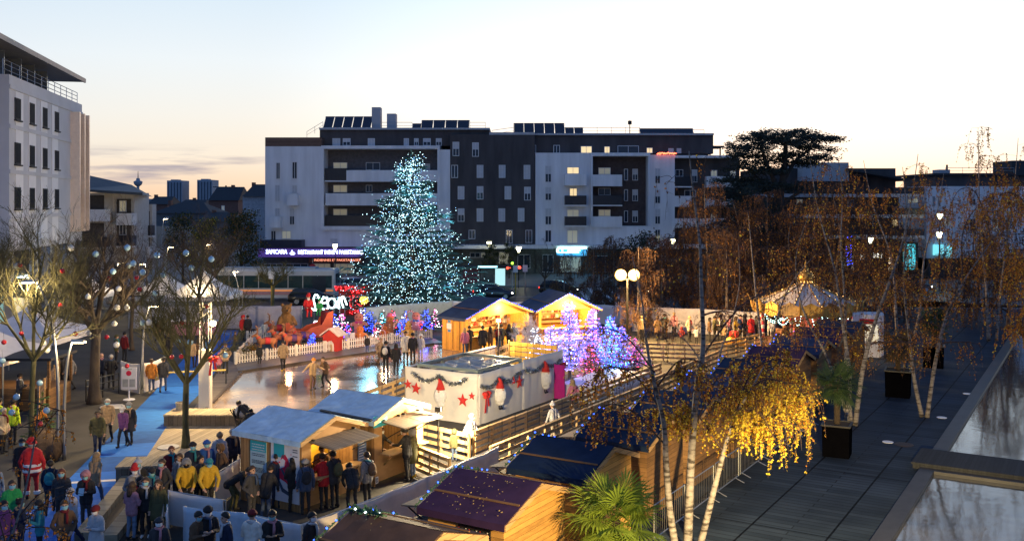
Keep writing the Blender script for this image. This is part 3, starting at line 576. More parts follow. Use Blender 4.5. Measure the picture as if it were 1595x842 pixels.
w = MB(); fx(w, 1463, 264, 1480, 270, Yd+4, 2); w.build('roof_hut', M_grey_wall, Db, True)
m = MB(); q = P(1475, 264, Yd+4); m.tube([q, q+UP*.6], .12, 6); m.build('flue', M_dark_metal, Db, True)
w = MB(); fx(w, 1577, 250, 1720, 270, Yd+4, 5); w.build('roof_plant', M_slate, Db, True)
z = P(0, 270, Yd+1.5).z; roof_rail(Db, [(P(1482, 0, Yd).x, Yd+1.6, z), (P(1590, 0, Yd).x, Yd+1.6, z)], .7)
for r_, st in (((1452, 305, 1457, 322), 'dark'), ((1460, 305, 1465, 322), 'dark'), ((1470, 340, 1480, 352), 'soft'), ((1510, 300, 1520, 320), 'blind'), ((1540, 300, 1550, 320), 'dark'), ((1570, 300, 1580, 320), 'blind'), ((1510, 340, 1520, 360), 'dark'), ((1545, 340, 1555, 360), 'soft')): window(Db, *r_, Yd if r_[0] < 1495 else Yd+.4, st)
for x0, y0, x1, y1, col in ((1453, 381, 1468, 397, (.25, .9, 1)), (1475, 383, 1482, 400, (.2, .8, 1))):
 w = MB(); fx(w, x0, y0, x1, y1, Yd, .1, .3); w.build('shop_sign', glow('turquoise_sign', col, .9), Db, True)
w = MB(); fx(w, 1443, 402, 1700, 432, Yd, 8, .5); w.build('shop_wall', mat('shop_dark', (.04, .037, .035), .8), Db, True)
# ================================================================ market chalets, fences, tarps
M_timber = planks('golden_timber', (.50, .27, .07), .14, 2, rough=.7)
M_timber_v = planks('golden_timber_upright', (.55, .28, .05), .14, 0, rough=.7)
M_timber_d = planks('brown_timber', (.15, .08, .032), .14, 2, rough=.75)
M_board = planks('grey_hatch_boards', (.22, .17, .12), .12, 1, rough=.8)
def felt(name, col): return mat(name, col, .75, var=.3, scale=1.3, bump=.25, detail=8, spec=.1)
M_felt_p = felt('purple_felt', (.042, .022, .062)); M_felt_b = felt('navy_felt', (.012, .026, .062)); M_felt_br = felt('brown_felt', (.085, .055, .045)); M_felt_s = felt('slate_blue_felt', (.03, .045, .10))
M_tarp = mat('pale_blue_tarp', (.40, .58, .74), .5, var=.22, scale=2.6, bump=1.0, detail=6, spec=.35)
def chalet(label, loc, rz, Lx, Wd, ze, zr, wall, roofm, open_at='high', group=None, inset=.22, skirt=True, batten=True, hatch=None, ndiv=1):
 """local x: along the ridge, y: along the gable, gables at x=0 ('low') and x=L ('high')"""
 t = thing('market_chalet', label, 'chalet', loc, rz, group)
 x0, x1, y0, y1 = inset*.7, Lx-inset*.7, inset, Wd-inset; th = .06
 slope = (zr-ze)/(Wd/2); zw = ze+slope*inset-.07; zm = zr-.1
 m = MB()
 m.bx(x0, x1, y0, y0+th, 0, zw); m.build('wall', wall, t)
 m = MB(); m.bx(x0, x1, y1-th, y1, 0, zw); m.build('wall', wall, t)
 for nm, xx, op in (('low', x0, open_at == 'low'), ('high', x1-th, open_at == 'high')):
  m = MB()
  ya, yb_ = y0+th, y1-th
  if not op:
   m.prism([(ya, 0), (yb_, 0), (yb_, zw), (Wd/2, zm), (ya, zw)], (xx, 0, 0), (0, 1, 0), UP, (1, 0, 0), th)
  else:
   zc, zt = (1.0, 2.0) if hatch else (.95, zw)
   oy0, oy1 = (ya+.35, yb_-.3) if hatch else (ya+.12, yb_-.12)
   m.bx(xx, xx+th, ya, yb_, 0.12, zc); m.bx(xx, xx+th, ya, oy0, zc, zt); m.bx(xx, xx+th, oy1, yb_, zc, zt)
   m.prism([(ya, zt), (yb_, zt), (yb_, max(zw, zt)+.001), (Wd/2, zm), (ya, max(zw, zt)+.001)], (xx, 0, 0), (0, 1, 0), UP, (1, 0, 0), th)
  m.build('gable_wall', wall, t)
  if op:
   s = 1 if nm == 'high' else -1; xf = xx+th if s > 0 else xx
   m = MB(); m.box((xf+s*.17, (oy0+oy1)/2, zc+.025), (.5, oy1-oy0+.3, .05))
   for yy in (oy0+.1, oy1-.1): m.bar((xf, yy, zc-.4), (xf+s*.36, yy, zc-.01), .05, .05)
   m.build('counter', M_wood, t)
   if hatch:
    n = hatch
    for i in range(n):
     ha = oy0-.12+i*(oy1-oy0+.24)/n; hb = oy0-.12+(i+1)*(oy1-oy0+.24)/n-.03
     m = MB(); m.hexa([Vector((xf+s*.02, ha, zt+.1)), Vector((xf+s*1.05, ha, zt-.02)), Vector((xf+s*1.05, hb, zt-.02)), Vector((xf+s*.02, hb, zt+.1)), Vector((xf+s*.02, ha, zt+.14)), Vector((xf+s*1.05, ha, zt+.02)), Vector((xf+s*1.05, hb, zt+.02)), Vector((xf+s*.02, hb, zt+.14))])
     hh = m.build('hatch', M_board, t)
     for q in (ha+.12, hb-.12):
      m = MB(); m.bar((xf+s*.95, q, zt-.01), (xf+s*.02, q, zc+.45), .03, .03); m.box((xf+s*.06, q, zt+.16), (.16, .06, .05)); m.build('hatch_strut', M_black, hh)
 for sgn in (0, 1):
  m = MB(); n = 6; ew = Wd/2
  ed = 0 if sgn == 0 else Wd
  pa, pb = Vector((0, ed, ze)), Vector((0, Wd/2, zr)); nn = Vector((0, -slope if sgn == 0 else slope, 1)).normalized()
  grid = []
  for i in range(n+1):
   row = []
   for j in range(9):
    q = pa.lerp(pb, i/n); q = q+Vector((Lx*j/8, 0, 0))+nn*(.05+(.03 if roofm is M_tarp else .014)*mnoise.noise(Vector((j*1.3+loc[0], i*1.1, loc[1]))))
    row.append(q)
   grid.append(row)
  vs = [q for r_ in grid for q in r_]; fs = [(i*9+j, i*9+j+1, (i+1)*9+j+1, (i+1)*9+j) for i in range(n) for j in range(8)]
  m._add(vs, fs if sgn == 0 else [f[::-1] for f in fs])
  m.prism([(0, 0), (Lx, 0), (Lx, 1), (0, 1)], pa, (1, 0, 0), pb-pa, nn, .035)
  if skirt: m.bx(0, Lx, ed-.012 if sgn == 0 else ed, ed if sgn == 0 else ed+.012, ze-.12, ze+.045)
  rf = m.build('roof', roofm, t)
  if batten:
   m = MB(); q = pa.lerp(pb, .42)+nn*.07; m.bar(q+Vector((.02, 0, 0)), q+Vector((Lx-.02, 0, 0)), .05, .025, nn); m.build('batten', M_timber_d, rf)
 for xx in (-.03, Lx+.005):
  m = MB()
  for ed in (0, Wd): m.prism([(0, -.12), (1, -.12), (1, .02), (0, .02)], (xx, ed, ze), (0, Wd/2-ed, zr-ze), UP, (1, 0, 0), .025)
  m.build('barge_board', M_wood, t)
 return t
ROW0 = Vector((-2.26, 22.96, 0)); PITCH = D1*4.05
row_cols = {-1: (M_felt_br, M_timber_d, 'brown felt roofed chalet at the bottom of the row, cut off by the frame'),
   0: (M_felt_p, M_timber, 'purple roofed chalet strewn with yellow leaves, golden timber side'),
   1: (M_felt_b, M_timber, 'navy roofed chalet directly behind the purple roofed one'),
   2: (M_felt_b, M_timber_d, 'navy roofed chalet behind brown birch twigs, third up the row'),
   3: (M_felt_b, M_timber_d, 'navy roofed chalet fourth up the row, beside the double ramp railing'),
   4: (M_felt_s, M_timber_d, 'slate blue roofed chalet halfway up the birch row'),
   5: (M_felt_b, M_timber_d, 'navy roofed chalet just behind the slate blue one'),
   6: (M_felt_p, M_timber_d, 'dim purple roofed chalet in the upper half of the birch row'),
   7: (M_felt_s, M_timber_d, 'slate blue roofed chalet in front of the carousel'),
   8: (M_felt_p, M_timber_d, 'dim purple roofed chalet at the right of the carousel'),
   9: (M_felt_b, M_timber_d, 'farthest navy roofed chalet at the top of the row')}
row_ch = {}
for k, (rm, wm, lab) in row_cols.items():
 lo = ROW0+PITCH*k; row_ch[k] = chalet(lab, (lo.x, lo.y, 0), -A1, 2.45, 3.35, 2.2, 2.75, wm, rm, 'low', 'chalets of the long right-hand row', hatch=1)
# shelf opening on the purple chalet side with bottles
t = row_ch[0]
m = MB(); m.bx(1.05, 1.95, .19, .215, 1.72, 1.98); fr_ = m.build('side_opening', M_black, t)
m = MB(); m.bx(1.0, 2.0, .08, .22, 1.66, 1.71); m.build('shelf', M_wood, t)
Tm = Matrix.Translation(t.location) @ Matrix.Rotation(-A1, 4, 'Z')
for i in range(9):
 m = MB(); m.lathe((0, 0, 0), [(.035, 0), (.035, .13), (.014, .17), (.014, .22), (0, .22)], 8)
 o = m.build('bottle', mat(['red_bottle', 'dark_bottle', 'pale_bottle'][i % 3], [(.3, .02, .02), (.02, .04, .03), (.5, .5, .48)][i % 3], .3, var=0)); o.location = Tm @ Vector((1.1+i*.1, .14, 1.711))
 tag(o, ['red', 'dark green', 'white'][i % 3]+' bottle on the side shelf of the purple roofed chalet', 'bottle', ['red', 'dark', 'white'][i % 3]+' bottles on the side shelf')
# fallen leaves on roofs
def fallen(k, n, seed):
 r = random.Random(seed); m = MB(); T = Matrix.Translation(row_ch[k].location) @ Matrix.Rotation(-A1, 4, 'Z'); sl = .55/1.675
 for i in range(n):
  x = r.uniform(.1, 2.35); y = r.uniform(.1, 1.6)
  if i % 3: x = min(2.3, max(.1, 1.2+r.gauss(0, .5)))
  c = Vector((x, y, 2.2+y*sl+.085)); a = r.uniform(0, 6.28); s = r.uniform(.012, .03)
  u = Vector((math.cos(a), math.sin(a)*.95, math.sin(a)*sl))*s; v = Vector((-math.sin(a), math.cos(a)*.95, math.cos(a)*sl+.2))*s*.8
  m.quad(T @ (c-u), T @ (c-v), T @ (c+u), T @ (c+v))
 o = m.build('fallen_leaves', mat('fallen_leaf', (.55, .36, .10), .7)); tag(o, 'fallen yellow leaves lying on the '+{0: 'purple', -1: 'brown'}[k]+' felt roof', 'leaves', kind='stuff')
fallen(0, 75, 3); fallen(-1, 18, 4)
# garlands with bulbs along the left gables
M_garland = mat('fir_garland', (.035, .10, .05), .8, var=.5, scale=9)
def garland(label, pts, m_leaf, r=.05, bulbs=None, nb=0, cat='garland', name='garland', seed=1, dens=120, group=None):
 rr = random.Random(seed); t = thing(name, label, cat, pts[0], 0, group); pts = [Vector(p) for p in pts]
 L_ = sum((b-a).length for a, b in zip(pts, pts[1:]))
 m = MB()
 def at(s):
  for a, b in zip(pts, pts[1:]):
   d = (b-a).length
   if s <= d: return a.lerp(b, s/d)
   s -= d
  return pts[-1]
 for i in range(int(L_*dens)):
  c = at(rr.uniform(0, L_)); d = Vector((rr.gauss(0, 1), rr.gauss(0, 1), rr.gauss(0, 1))).normalized()*r*rr.uniform(1, 2); e = d.cross(Vector((rr.gauss(0, 1), rr.gauss(0, 1), 1))).normalized()*r*.22
  m.quad(c-e*.5, c+e*.5, c+d+e, c+d-e)
 m.tube(pts, r*.35, 5)
 m.build('needles' if m_leaf is M_garland else 'tinsel', m_leaf, t, True)
 if bulbs:
  m = MB()
  for i in range(nb): c = at(L_*(i+.5)/nb+rr.uniform(-.05, .05)); m.octa(c+Vector((rr.gauss(0, r*.6), rr.gauss(0, r*.6), rr.uniform(0, r))), .028)
  m.build('bulbs', bulbs, t, True)
 return t
M_bulb_b = glow('blue_bulb', (.03, .10, 1), 7); M_bulb_w = glow('white_bulb', (.8, .9, 1), 9); M_bulb_c = glow('cyan_bulb', (.25, .85, .9), 7)
names_row = {-1: 'brown roofed chalet at the bottom of the row', 0: 'purple roofed chalet', 1: 'navy roofed chalet behind the purple one', 2: 'third navy roof of the row', 3: 'fourth roof of the row', 4: 'slate blue roof halfway up the row', 5: 'navy roof behind the slate blue one', 6: 'dim purple roof up the row', 7: 'slate blue roof before the carousel', 8: 'dim purple roof right of the carousel'}
for k in range(-1, 9):
 T = Matrix.Translation(row_ch[k].location) @ Matrix.Rotation(-A1, 4, 'Z')
 garland('blue lit garland along the '+names_row[k], [T @ Vector((-.05, 0, 2.27)), T @ Vector((-.05, 1.675, 2.83)), T @ Vector((-.05, 3.35, 2.27))], M_garland, .045, M_bulb_b, 9, seed=k+20, dens=70)
T = Matrix.Translation(row_ch[-1].location) @ Matrix.Rotation(-A1, 4, 'Z')
garland('leafy green garland lying on the ridge of the brown felt roof', [T @ Vector((.0, 1.675, 2.86)), T @ Vector((.9, 1.675, 2.86))], M_garland, .09, M_bulb_w, 3, seed=77)
# ---- pair of chalets under pale blue tarps
def corner(px, py, z): return G(px, py, z)
c0 = Vector((-8.93, 30.72, 0))
blue = []
M_timber_m = planks('mid_timber', (.30, .17, .07), .14, 0, rough=.75)
for k, lab in ((0, 'pale blue tarp roofed chalet nearest the queue, with two posters on its side'), (1, 'pale blue tarp roofed chalet behind its twin, next to the white tarp enclosure')):
 lo = c0+D1*(3.3*k)+DR*(.12*k)
 blue.append(chalet(lab, (lo.x, lo.y, 0), -A1, 2.95, 3.15, 2.2, 2.72, M_timber_m, M_tarp, 'high', 'twin chalets under blue tarps', hatch=2 if k else 1, batten=False))
def local(t_, v): return Matrix.Translation(t_.location) @ t_.rotation_euler.to_matrix().to_4x4() @ Vector(v)
# snow pole lying on the roof
m = MB(); a = local(blue[1], (.5, .12, 2.33)); b2 = local(blue[1], (2.9, -.02, 2.29)); m.bar(a, b2, .05, .05); m.bar(a+Vector((0, -.12, 0)), b2+Vector((0, -.12, 0)), .05, .05); o = m.build('roof_pole', M_dark_metal); tag(o, 'pair of dark poles lying in the valley between the two blue tarp roofs', 'pole')
# posters on the near chalet
M_post_w = mat('poster_white', (.62, .63, .68), .6, var=.05); M_post_teal = mat('poster_teal', (.03, .36, .45), .6, var=.1); M_post_pale = mat('poster_pale_blue', (.36, .52, .60), .6, var=.08); M_ink = mat('poster_ink', (.05, .07, .12), .7, var=0); M_post_red = mat('poster_red', (.55, .015, .06), .6, var=.1)
b0 = blue[0]; yf = .21
def poster(name, label, x0, x1, z0, z1, base):
 t_ = thing(name, label, 'poster', local(b0, ((x0+x1)/2, yf, z0)), -A1)
 w = (x1-x0)/2; m = MB(); m.bx(-w, w, -.02, -.002, 0, z1-z0); m.build('sheet', base, t_); return t_, w, z1-z0
t_, w_, h_ = poster('poster', 'tall pale blue and teal information poster with lines of dark text', .62, 1.32, .62, 1.98, M_post_pale)
m = MB(); m.bx(-w_, w_, -.024, -.021, h_*.76, h_); m.build('heading_panel', M_post_teal, t_)
rr = random.Random(5)
for i, (z, n, mm) in enumerate([(.92, 1, M_post_w), (.86, 1, M_post_w), (.80, 1, M_post_w), (.70, 1, M_ink), (.66, 1, M_ink), (.55, 1, M_ink), (.52, 1, M_ink), (.49, 1, M_ink), (.38, 1, M_ink), (.35, 1, M_ink), (.32, 1, M_ink), (.29, 1, M_ink), (.14, 1, M_ink)]):
 m = MB(); x = -w_*.8
 while x < w_*.75:
  l = rr.uniform(.03, .09); m.bx(x, min(x+l, w_*.8), -.028, -.025, h_*z-.012, h_*z+.012); x += l+.02
 m.build('text_line', mm, t_)
t_, w_, h_ = poster('poster', 'white poster with a red and black painted jester shape and a teal corner sheet', 1.52, 2.72, .25, 2.02, M_post_w)
m = MB(); m.bx(-w_+.13, -.02, -.026, -.022, h_-.42, h_+.03); m.build('teal_sheet', M_post_teal, t_)
m = MB(); m.bx(.28, w_+.02, -.03, -.026, h_-.65, h_-.02); m.build('notice_sheet', M_post_w, t_)
m = MB()
for z in (.1, .17, .3): m.bx(.34, w_-.06, -.034, -.031, h_-z-.03, h_-z)
m.build('text_line', M_ink, t_)
m = MB(); S = 1.0
m.prism([(-.28, .72), (-.22, 1.0), (-.02, 1.08), (.02, 1.28), (-.1, 1.34), (-.18, 1.26), (-.12, 1.44), (.02, 1.46), (.16, 1.3), (.2, 1.1), (.38, .9), (.36, .74), (.22, .5), (.02, .62)], (0, -.026, 0), (1, 0, 0), UP, (0, 1, 0), .003); m.prism([(.24, 1.5), (.42, 1.62), (.46, 1.44), (.34, 1.38)], (0, -.0262, 0), (1, 0, 0), UP, (0, 1, 0), .003); m.prism([(.40, .95), (.46, .72), (.58, .70), (.56, .64), (.44, .64), (.36, .76)], (0, -.0262, 0), (1, 0, 0), UP, (0, 1, 0), .003)
m.ball((-.22, -.03, 1.2), .025); m.ball((.56, -.03, .78), .025); m.build('red_figure', M_post_red, t_)
m = MB(); m.prism([(-.18, 1.0), (-.12, 1.04), (.08, .78), (.28, .62), (.24, .56), (.02, .72)], (0, -.032, 0), (1, 0, 0), UP, (0, 1, 0), .003); m.prism([(-.34, .7), (-.28, .74), (-.06, .42), (.2, .32), (.16, .22), (-.12, .3)], (0, -.032, 0), (1, 0, 0), UP, (0, 1, 0), .003); m.build('black_stroke', M_ink, t_)
# menu boards on the gables facing right
for (bb_, y, z0, z1, wd, lab, mm) in ((blue[0], 2.98, .95, 1.75, .42, 'blue menu board on the post between the two tarp roofed chalets', mat('menu_blue', (.10, .16, .28), .6)), (blue[0], .28, .9, 1.35, .32, 'small white menu card at the corner of the near tarp roofed chalet', M_post_w), (blue[1], .30, .1, .32, .14, 'small white notice low on the front of the far tarp roofed chalet', M_post_w)):
 t_ = thing('menu_board', lab, 'sign', local(bb_, (2.83, y, z0)), -A1)
 m = MB(); m.bx(.002, .02, -wd/2, wd/2, 0, z1-z0); m.build('sheet', mm, t_)
 for i in range(7): m = MB(); z = (z1-z0)*(.15+.11*i); m.bx(.021, .024, -wd*.38, wd*rr.uniform(.1, .4), z-.008, z+.01); m.build('text_line', M_post_w if mm is not M_post_w else M_ink, t_)
t_ = thing('sign', 'teal sign panel hung above the gap between the twin chalets', 'sign', local(blue[1], (2.86, .5, 1.98)), -A1); m = MB(); m.bx(0, .02, -.4, .3, 0, .38); m.build('panel', M_post_teal, t_)
# yellow cloth wall inside the near chalet
m = MB(); m.bx(1.5, 1.53, .8, 2.8, .9, 1.95); o = m.build('curtain', mat('yellow_cloth', (.62, .38, .03), .8, var=.2)); o.location = blue[0].location; o.rotation_euler = blue[0].rotation_euler; tag(o, 'yellow cloth hung inside the near tarp roofed chalet', 'curtain')
lamp('stall_lamp', (2.2, 1.9, 1.9), (1, .66, .28), 80, .08, blue[0], inside=True); lamp('stall_lamp', (2.1, 1.6, 1.85), (1, .66, .28), 50, .08, blue[1], inside=True)
# ---- two large golden chalets at the back
def back_chalet(label, o3, ydir, Lx, Wd, zr):
 yd = Vector((ydir[0], ydir[1], 0)).normalized(); xd = Vector((yd.y, -yd.x, 0)); rz = math.atan2(xd.y, xd.x)
 t = chalet(label, (o3[0], o3[1], 0), rz, Lx, Wd, 2.12, zr, M_timber_v, M_felt_s, 'high', 'golden chalets at the back of the rink', inset=.3)
 m = MB()
 for z in (1.3, 1.65, 2.0): m.bx(.5, .75, .5, Wd-.5, z-.03, z)
 m.bx(.42, .46, .4, Wd-.4, .9, 2.1); m.build('shelf', M_wood, t)
 sl = (zr-2.12)/(Wd/2)
 garland(('blue and white bulbs along the roof edge of the '+label)[:0]+'blue light string edging the gable of the '+('left' if o3[0] < 0 else 'right')+' golden chalet', [local(t, (Lx+.06, 0, 2.14)), local(t, (Lx+.06, Wd/2, zr+.04)), local(t, (Lx+.06, Wd, 2.14))], mat('dark_cable', (.02, .02, .02), .6), .03, M_bulb_b, 52, 'light string', 'light_string', seed=int(Wd*10), dens=30)
 cols = [(.55, .05, .04), (.6, .55, .45), (.5, .3, .08), (.62, .12, .08), (.25, .12, .06), (.7, .62, .5)]
 k = 0
 for z in (1.3, 1.65):
  y = .6
  while y < Wd-.7:
   m = MB(); w = rr.uniform(.14, .3); h = rr.uniform(.12, .26)
   if k % 3 == 0: m.lathe((0, 0, 0), [(w*.4, 0), (w*.5, h*.5), (w*.25, h), (0, h)], 9)
   elif k % 3 == 1: m.bx(-w/2, w/2, -.09, .09, 0, h); m.bx(-w/2-.01, w/2+.01, -.02, .02, h*.3, h*.5)
   else: m.ball((0, 0, h*.45), h*.45); m.tube([(0, 0, h*.8), (0, 0, h*1.05)], .02, 5)
   ci = k % 6; o = m.build('gift_item', mat('goods_colour_'+'abcdef'[ci], cols[ci], .6)); o.location = local(t, (.62, y, z)); o.rotation_euler.z = rz+PI/2
   cn = ['red', 'cream', 'ochre', 'bright red', 'brown', 'ivory'][ci]; sd_ = 'left' if o3[0] < 0 else 'right'
   tag(o, '%s gift item on the %s shelf inside the %s golden chalet' % (cn, 'lower' if z < 1.5 else 'middle', sd_), 'gift', '%s gifts on the %s shelf of the %s golden chalet' % (cn, 'lower' if z < 1.5 else 'middle', sd_))
   y += w+rr.uniform(.06, .25); k += 1
 lamp('stall_lamp', (1.7, Wd*.3, 1.95), (1, .62, .22), 300, .1, t, inside=True); lamp('stall_lamp', (1.7, Wd*.7, 1.95), (1, .62, .22), 300, .1, t, inside=True)
 return t
bk1 = back_chalet('large golden chalet with open front and blue lights on its gable, left of its twin', (-4.89, 62.4), (.70, .715), 2.7, 6.4, 3.2)
bk2 = back_chalet('golden chalet with open lit front behind the blue lit flocked trees', (.34, 68.5), (.94, .33), 3.8, 4.9, 3.25)
# notices and door on the left side wall of bk1
t_ = thing('notice', 'blue and white notices pinned to the yellow side wall of the golden chalet', 'notice', local(bk1, (.9, .3, 1.15)), bk1.rotation_euler.z)
m = MB(); m.bx(-.13, .13, -.02, -.004, .62, .78); m.bx(-.13, .13, -.02, -.004, .02, .18); m.build('blue_sheet', mat('notice_blue', (.05, .2, .5), .6), t_); m = MB(); m.bx(-.22, .22, -.025, -.004, .22, .58); m.build('white_sheet', M_post_w, t_)
m = MB(); m.bx(1.25, 1.29, .26, .3, .1, 1.9); m.bx(1.9, 1.94, .26, .3, .1, 1.9); m.bx(1.25, 1.94, .262, .298, 1.9, 1.94); m.build('door_frame', M_timber_d, bk1)
lamp('gable_lamp', (2.95, 3.2, 2.6), (1, .6, .22), 420, .1, bk1, inside=True); lamp('gable_lamp', (4.1, 2.4, 2.5), (1, .62, .25), 420, .1, bk2, inside=True)
# ---- white tarp enclosure with cooling plant
EN = Vector((-1.43, 41.0, 0)); EL = EN-DR*3.9; ER = EN+D1*7.5; EB = EL+D1*7.5
def cloth_wall(mb, a, b, h0, h1, nu, nv, amp, seed, sag=.03, thick=.02):
 a = Vector(a); b = Vector(b); d = (b-a); L_ = d.length; d.normalize(); n = Vector((d.y, -d.x, 0)); vs = []
 for side in (0, 1):
  for j in range(nv+1):
   for i in range(nu+1):
    u = i/nu; v = j/nv
    w = amp*mnoise.noise(Vector((u*L_*2.2+seed, v*1.2, seed)))+amp*.5*mnoise.noise(Vector((u*L_*7+seed, v*2, 2)))
    hh = h1-sag*abs(math.sin(u*PI*max(1, round(L_/2))))
    vs.append(a+d*(u*L_)+n*(w+(thick if side == 0 else 0))+UP*(h0+(hh-h0)*v))
 k = (nu+1)*(nv+1); fs = []
 for i in range(nu):
  for j in range(nv):
   q = j*(nu+1)+i; f = (q, q+1, q+nu+2, q+nu+1); fs.append(f); fs.append(tuple(x+k for x in f[::-1]))
 for i in range(nu):
  q = nv*(nu+1)+i; fs.append((q, q+1, q+1+k, q+k))
 for j in range(nv):
  for i in (0, nu): q = j*(nu+1)+i; fs.append((q, q+nu+1, q+nu+1+k, q+k))
 s_ = mb.smooth; mb.smooth = True; mb._add(vs, fs); mb.smooth = s_
t = thing('tarp_enclosure', 'tall white cloth screen wrapped round the cooling plant, decorated with stars and gnomes', 'enclosure', EN)
M_cream_cloth = mat('cream_cloth', (.72, .68, .60), .8, var=.06, scale=1.0, bump=.3)
m = MB(); cloth_wall(m, EL, EN, 0.02, 2.2, 30, 8, .03, 1); m.build('front_cloth', M_cream_cloth, t, True)
m = MB(); cloth_wall(m, EN, EN+D1*3.7, 0.02, 2.2, 30, 8, .04, 5); m.build('side_cloth', M_cream_cloth, t, True)
m = MB(); cloth_wall(m, EN+D1*3.7, ER, 0.02, 2.28, 30, 8, .04, 9); m.build('side_cloth', M_cream_cloth, t, True)
for q in (EL, EN, EN+D1*3.7, ER): m = MB(); m.tube([q-DR*.05+D1*.05, q-DR*.05+D1*.05+UP*2.2], .03, 6); m.build('post', M_steel, t, True)
def slat_fence(label, a, b, h, m_s, z0=.05, n=10, cap=None):
 a = Vector(a); b = Vector(b); d = (b-a); t = thing('slat_fence', label, 'fence', a)
 m = MB()
 for i in range(n):
  z = z0+(h-z0)*(i+.5)/n; m.bar(a+UP*z, b+UP*z, .025, (h-z0)/n*.82)
 m.build('slat_panel', m_s, t, True)
 k = max(1, round(d.length/1.9))
 for i in range(k+1): m = MB(); q = a.lerp(b, i/k); m.tube([q, q+UP*(h+.04)], .05, 6); m.build('post', M_wood, t, True)
 if cap: m = MB(); m.bar(a+UP*(h+.03), b+UP*(h+.03), .12, .05); m.build('cap_rail', cap, t, True)
slat_fence('grey brown slatted fence with pale cap along the rink side of the cooling plant', EL+D1*.1, EB, 2.1, planks('grey_slats', (.24, .19, .15), .3, 0), cap=M_white_cloth)
slat_fence('yellow lit slatted fence at the back of the cooling plant', EB+DR*1.0-D1*.3, ER-D1*.3-DR*.15, 2.5, planks('yellow_slats', (.55, .32, .06), .3, 0))
t = thing('flood_lamp', 'added fill lamp on a thin pole at the back of the cooling plant', 'lamp', EB+DR*.4-D1*.35); p0 = t.location.copy(); m = MB(); m.tube([p0, p0+UP*3.5], .03, 6); m.build('post', M_dark_metal, t, True); m = MB(); m.box(p0+UP*3.52, (.24, .16, .14)); m.build('lamp_body', M_black, t, True); lamp('plant_fill', p0+UP*3.4+DR*.3-D1*.3, (1, .74, .36), 1100, .1, t)  # pole and lamp added to brighten the fans inside the enclosure
# cooling plant
t = thing('cooling_plant', 'galvanised cooling plant with six round fans behind the white cloth screen', 'cooling unit', EN-DR*1.75+D1*2.0, -A1)
m = MB(); m.bx(-1.45, 1.45, -1.7, 1.7, .35, 2.04); m.build('casing', mat('plant_casing', (.30, .32, .33), .5, .4, var=.1), t)
m = MB()
for x in (-1.55, 1.55):
 for y in (-1.8, 0, 1.8): m.bx(x-.06, x+.06, y-.06, y+.06, 0, 2.32)
for x in (-1.55, 1.55): m.bx(x-.05, x+.05, -1.74, 1.74, 2.22, 2.34)
for y in (-1.8, 1.8): m.bx(-1.49, 1.49, y-.05, y+.05, 2.22, 2.34)
m.build('frame', mat('frame_green_grey', (.22, .27, .27), .45, .5, var=.1), t)
for i in range(2):
 for j in range(3):
  m = MB(); c = (-.72+1.44*i, -1.15+1.15*j, 2.04)
  m.lathe(c, [(.56, 0), (.60, .03), (.58, .17), (.52, .2), (.5, .06), (0, .05)], 22); f_ = m.build('fan', mat('fan_ring', (.62, .60, .55), .5, var=.05), t)
  m = MB(); m.lathe(c, [(.14, .06), (.14, .16), (0, .17)], 12)
  for a in range(5):
   an = a*2*PI/5+i; u = Vector((math.cos(an), math.sin(an), 0)); v = Vector((-u.y, u.x, 0)); cc = Vector(c)+UP*.11
   m.quad(cc+u*.12-v*.05, cc+u*.48-v*.12+UP*.03, cc+u*.48+v*.1-UP*.02, cc+u*.12+v*.05)
  for a in range(6): an = a*PI/6; u = Vector((math.cos(an), math.sin(an), 0)); m.bar(Vector(c)+UP*.2-u*.54, Vector(c)+UP*.2+u*.54, .012, .012)
  m.build('fan_blades', mat('fan_blade', (.35, .40, .45), .4, .3, var=.1), f_)
# decorations on the cloth
M_red_felt = mat('red_felt', (.55, .03, .025), .85, var=.15); M_tinsel = mat('silver_tinsel', (.42, .44, .43), .25, .9, var=.4, scale=20)
NF = -D1   # outward from the front cloth
NS = DR
def fpos(u, z): return EL.lerp(EN, u)+NF*.09+UP*z
def spos(u, z): return EN.lerp(ER, u)+NS*.09+UP*z
def star(label, c, X, r, n, rot=0):
 t = thing('star', label, 'star', c); m = MB(); po = []
 for i in range(10): a = PI/2+i*PI/5+rot; q = r if i % 2 == 0 else r*.42; po.append((q*math.cos(a), q*math.sin(a)))
 m.prism(po, c, X, UP, n, .03)
 k = len(m.v); m._add([Vector(c)+n*.03+Vector(X)*p[0]+UP*p[1] for p in po]+[Vector(c)+n*.09], [(i, (i+1) % 10, 10) for i in range(10)])
 m.build('star_body', M_red_felt, t, True)
star('red star at the far left of the cloth screen front', fpos(.055, 1.42), DR, .22, NF, .1); star('larger red star beside the leftmost one on the cloth screen', fpos(.17, 1.28), DR, .28, NF, -.1)
star('big red star between the gnome and the cloth screen corner', fpos(.81, 1.02), DR, .29, NF); star('small red star right beside the big one near the corner', fpos(.93, 1.25), DR, .17, NF)
star('small red star up on the right side of the cloth screen', spos(.36, 1.50), D1, .18, NS); star('taller red star just right of the small one on the side cloth', spos(.43, 1.36), D1, .30, NS)
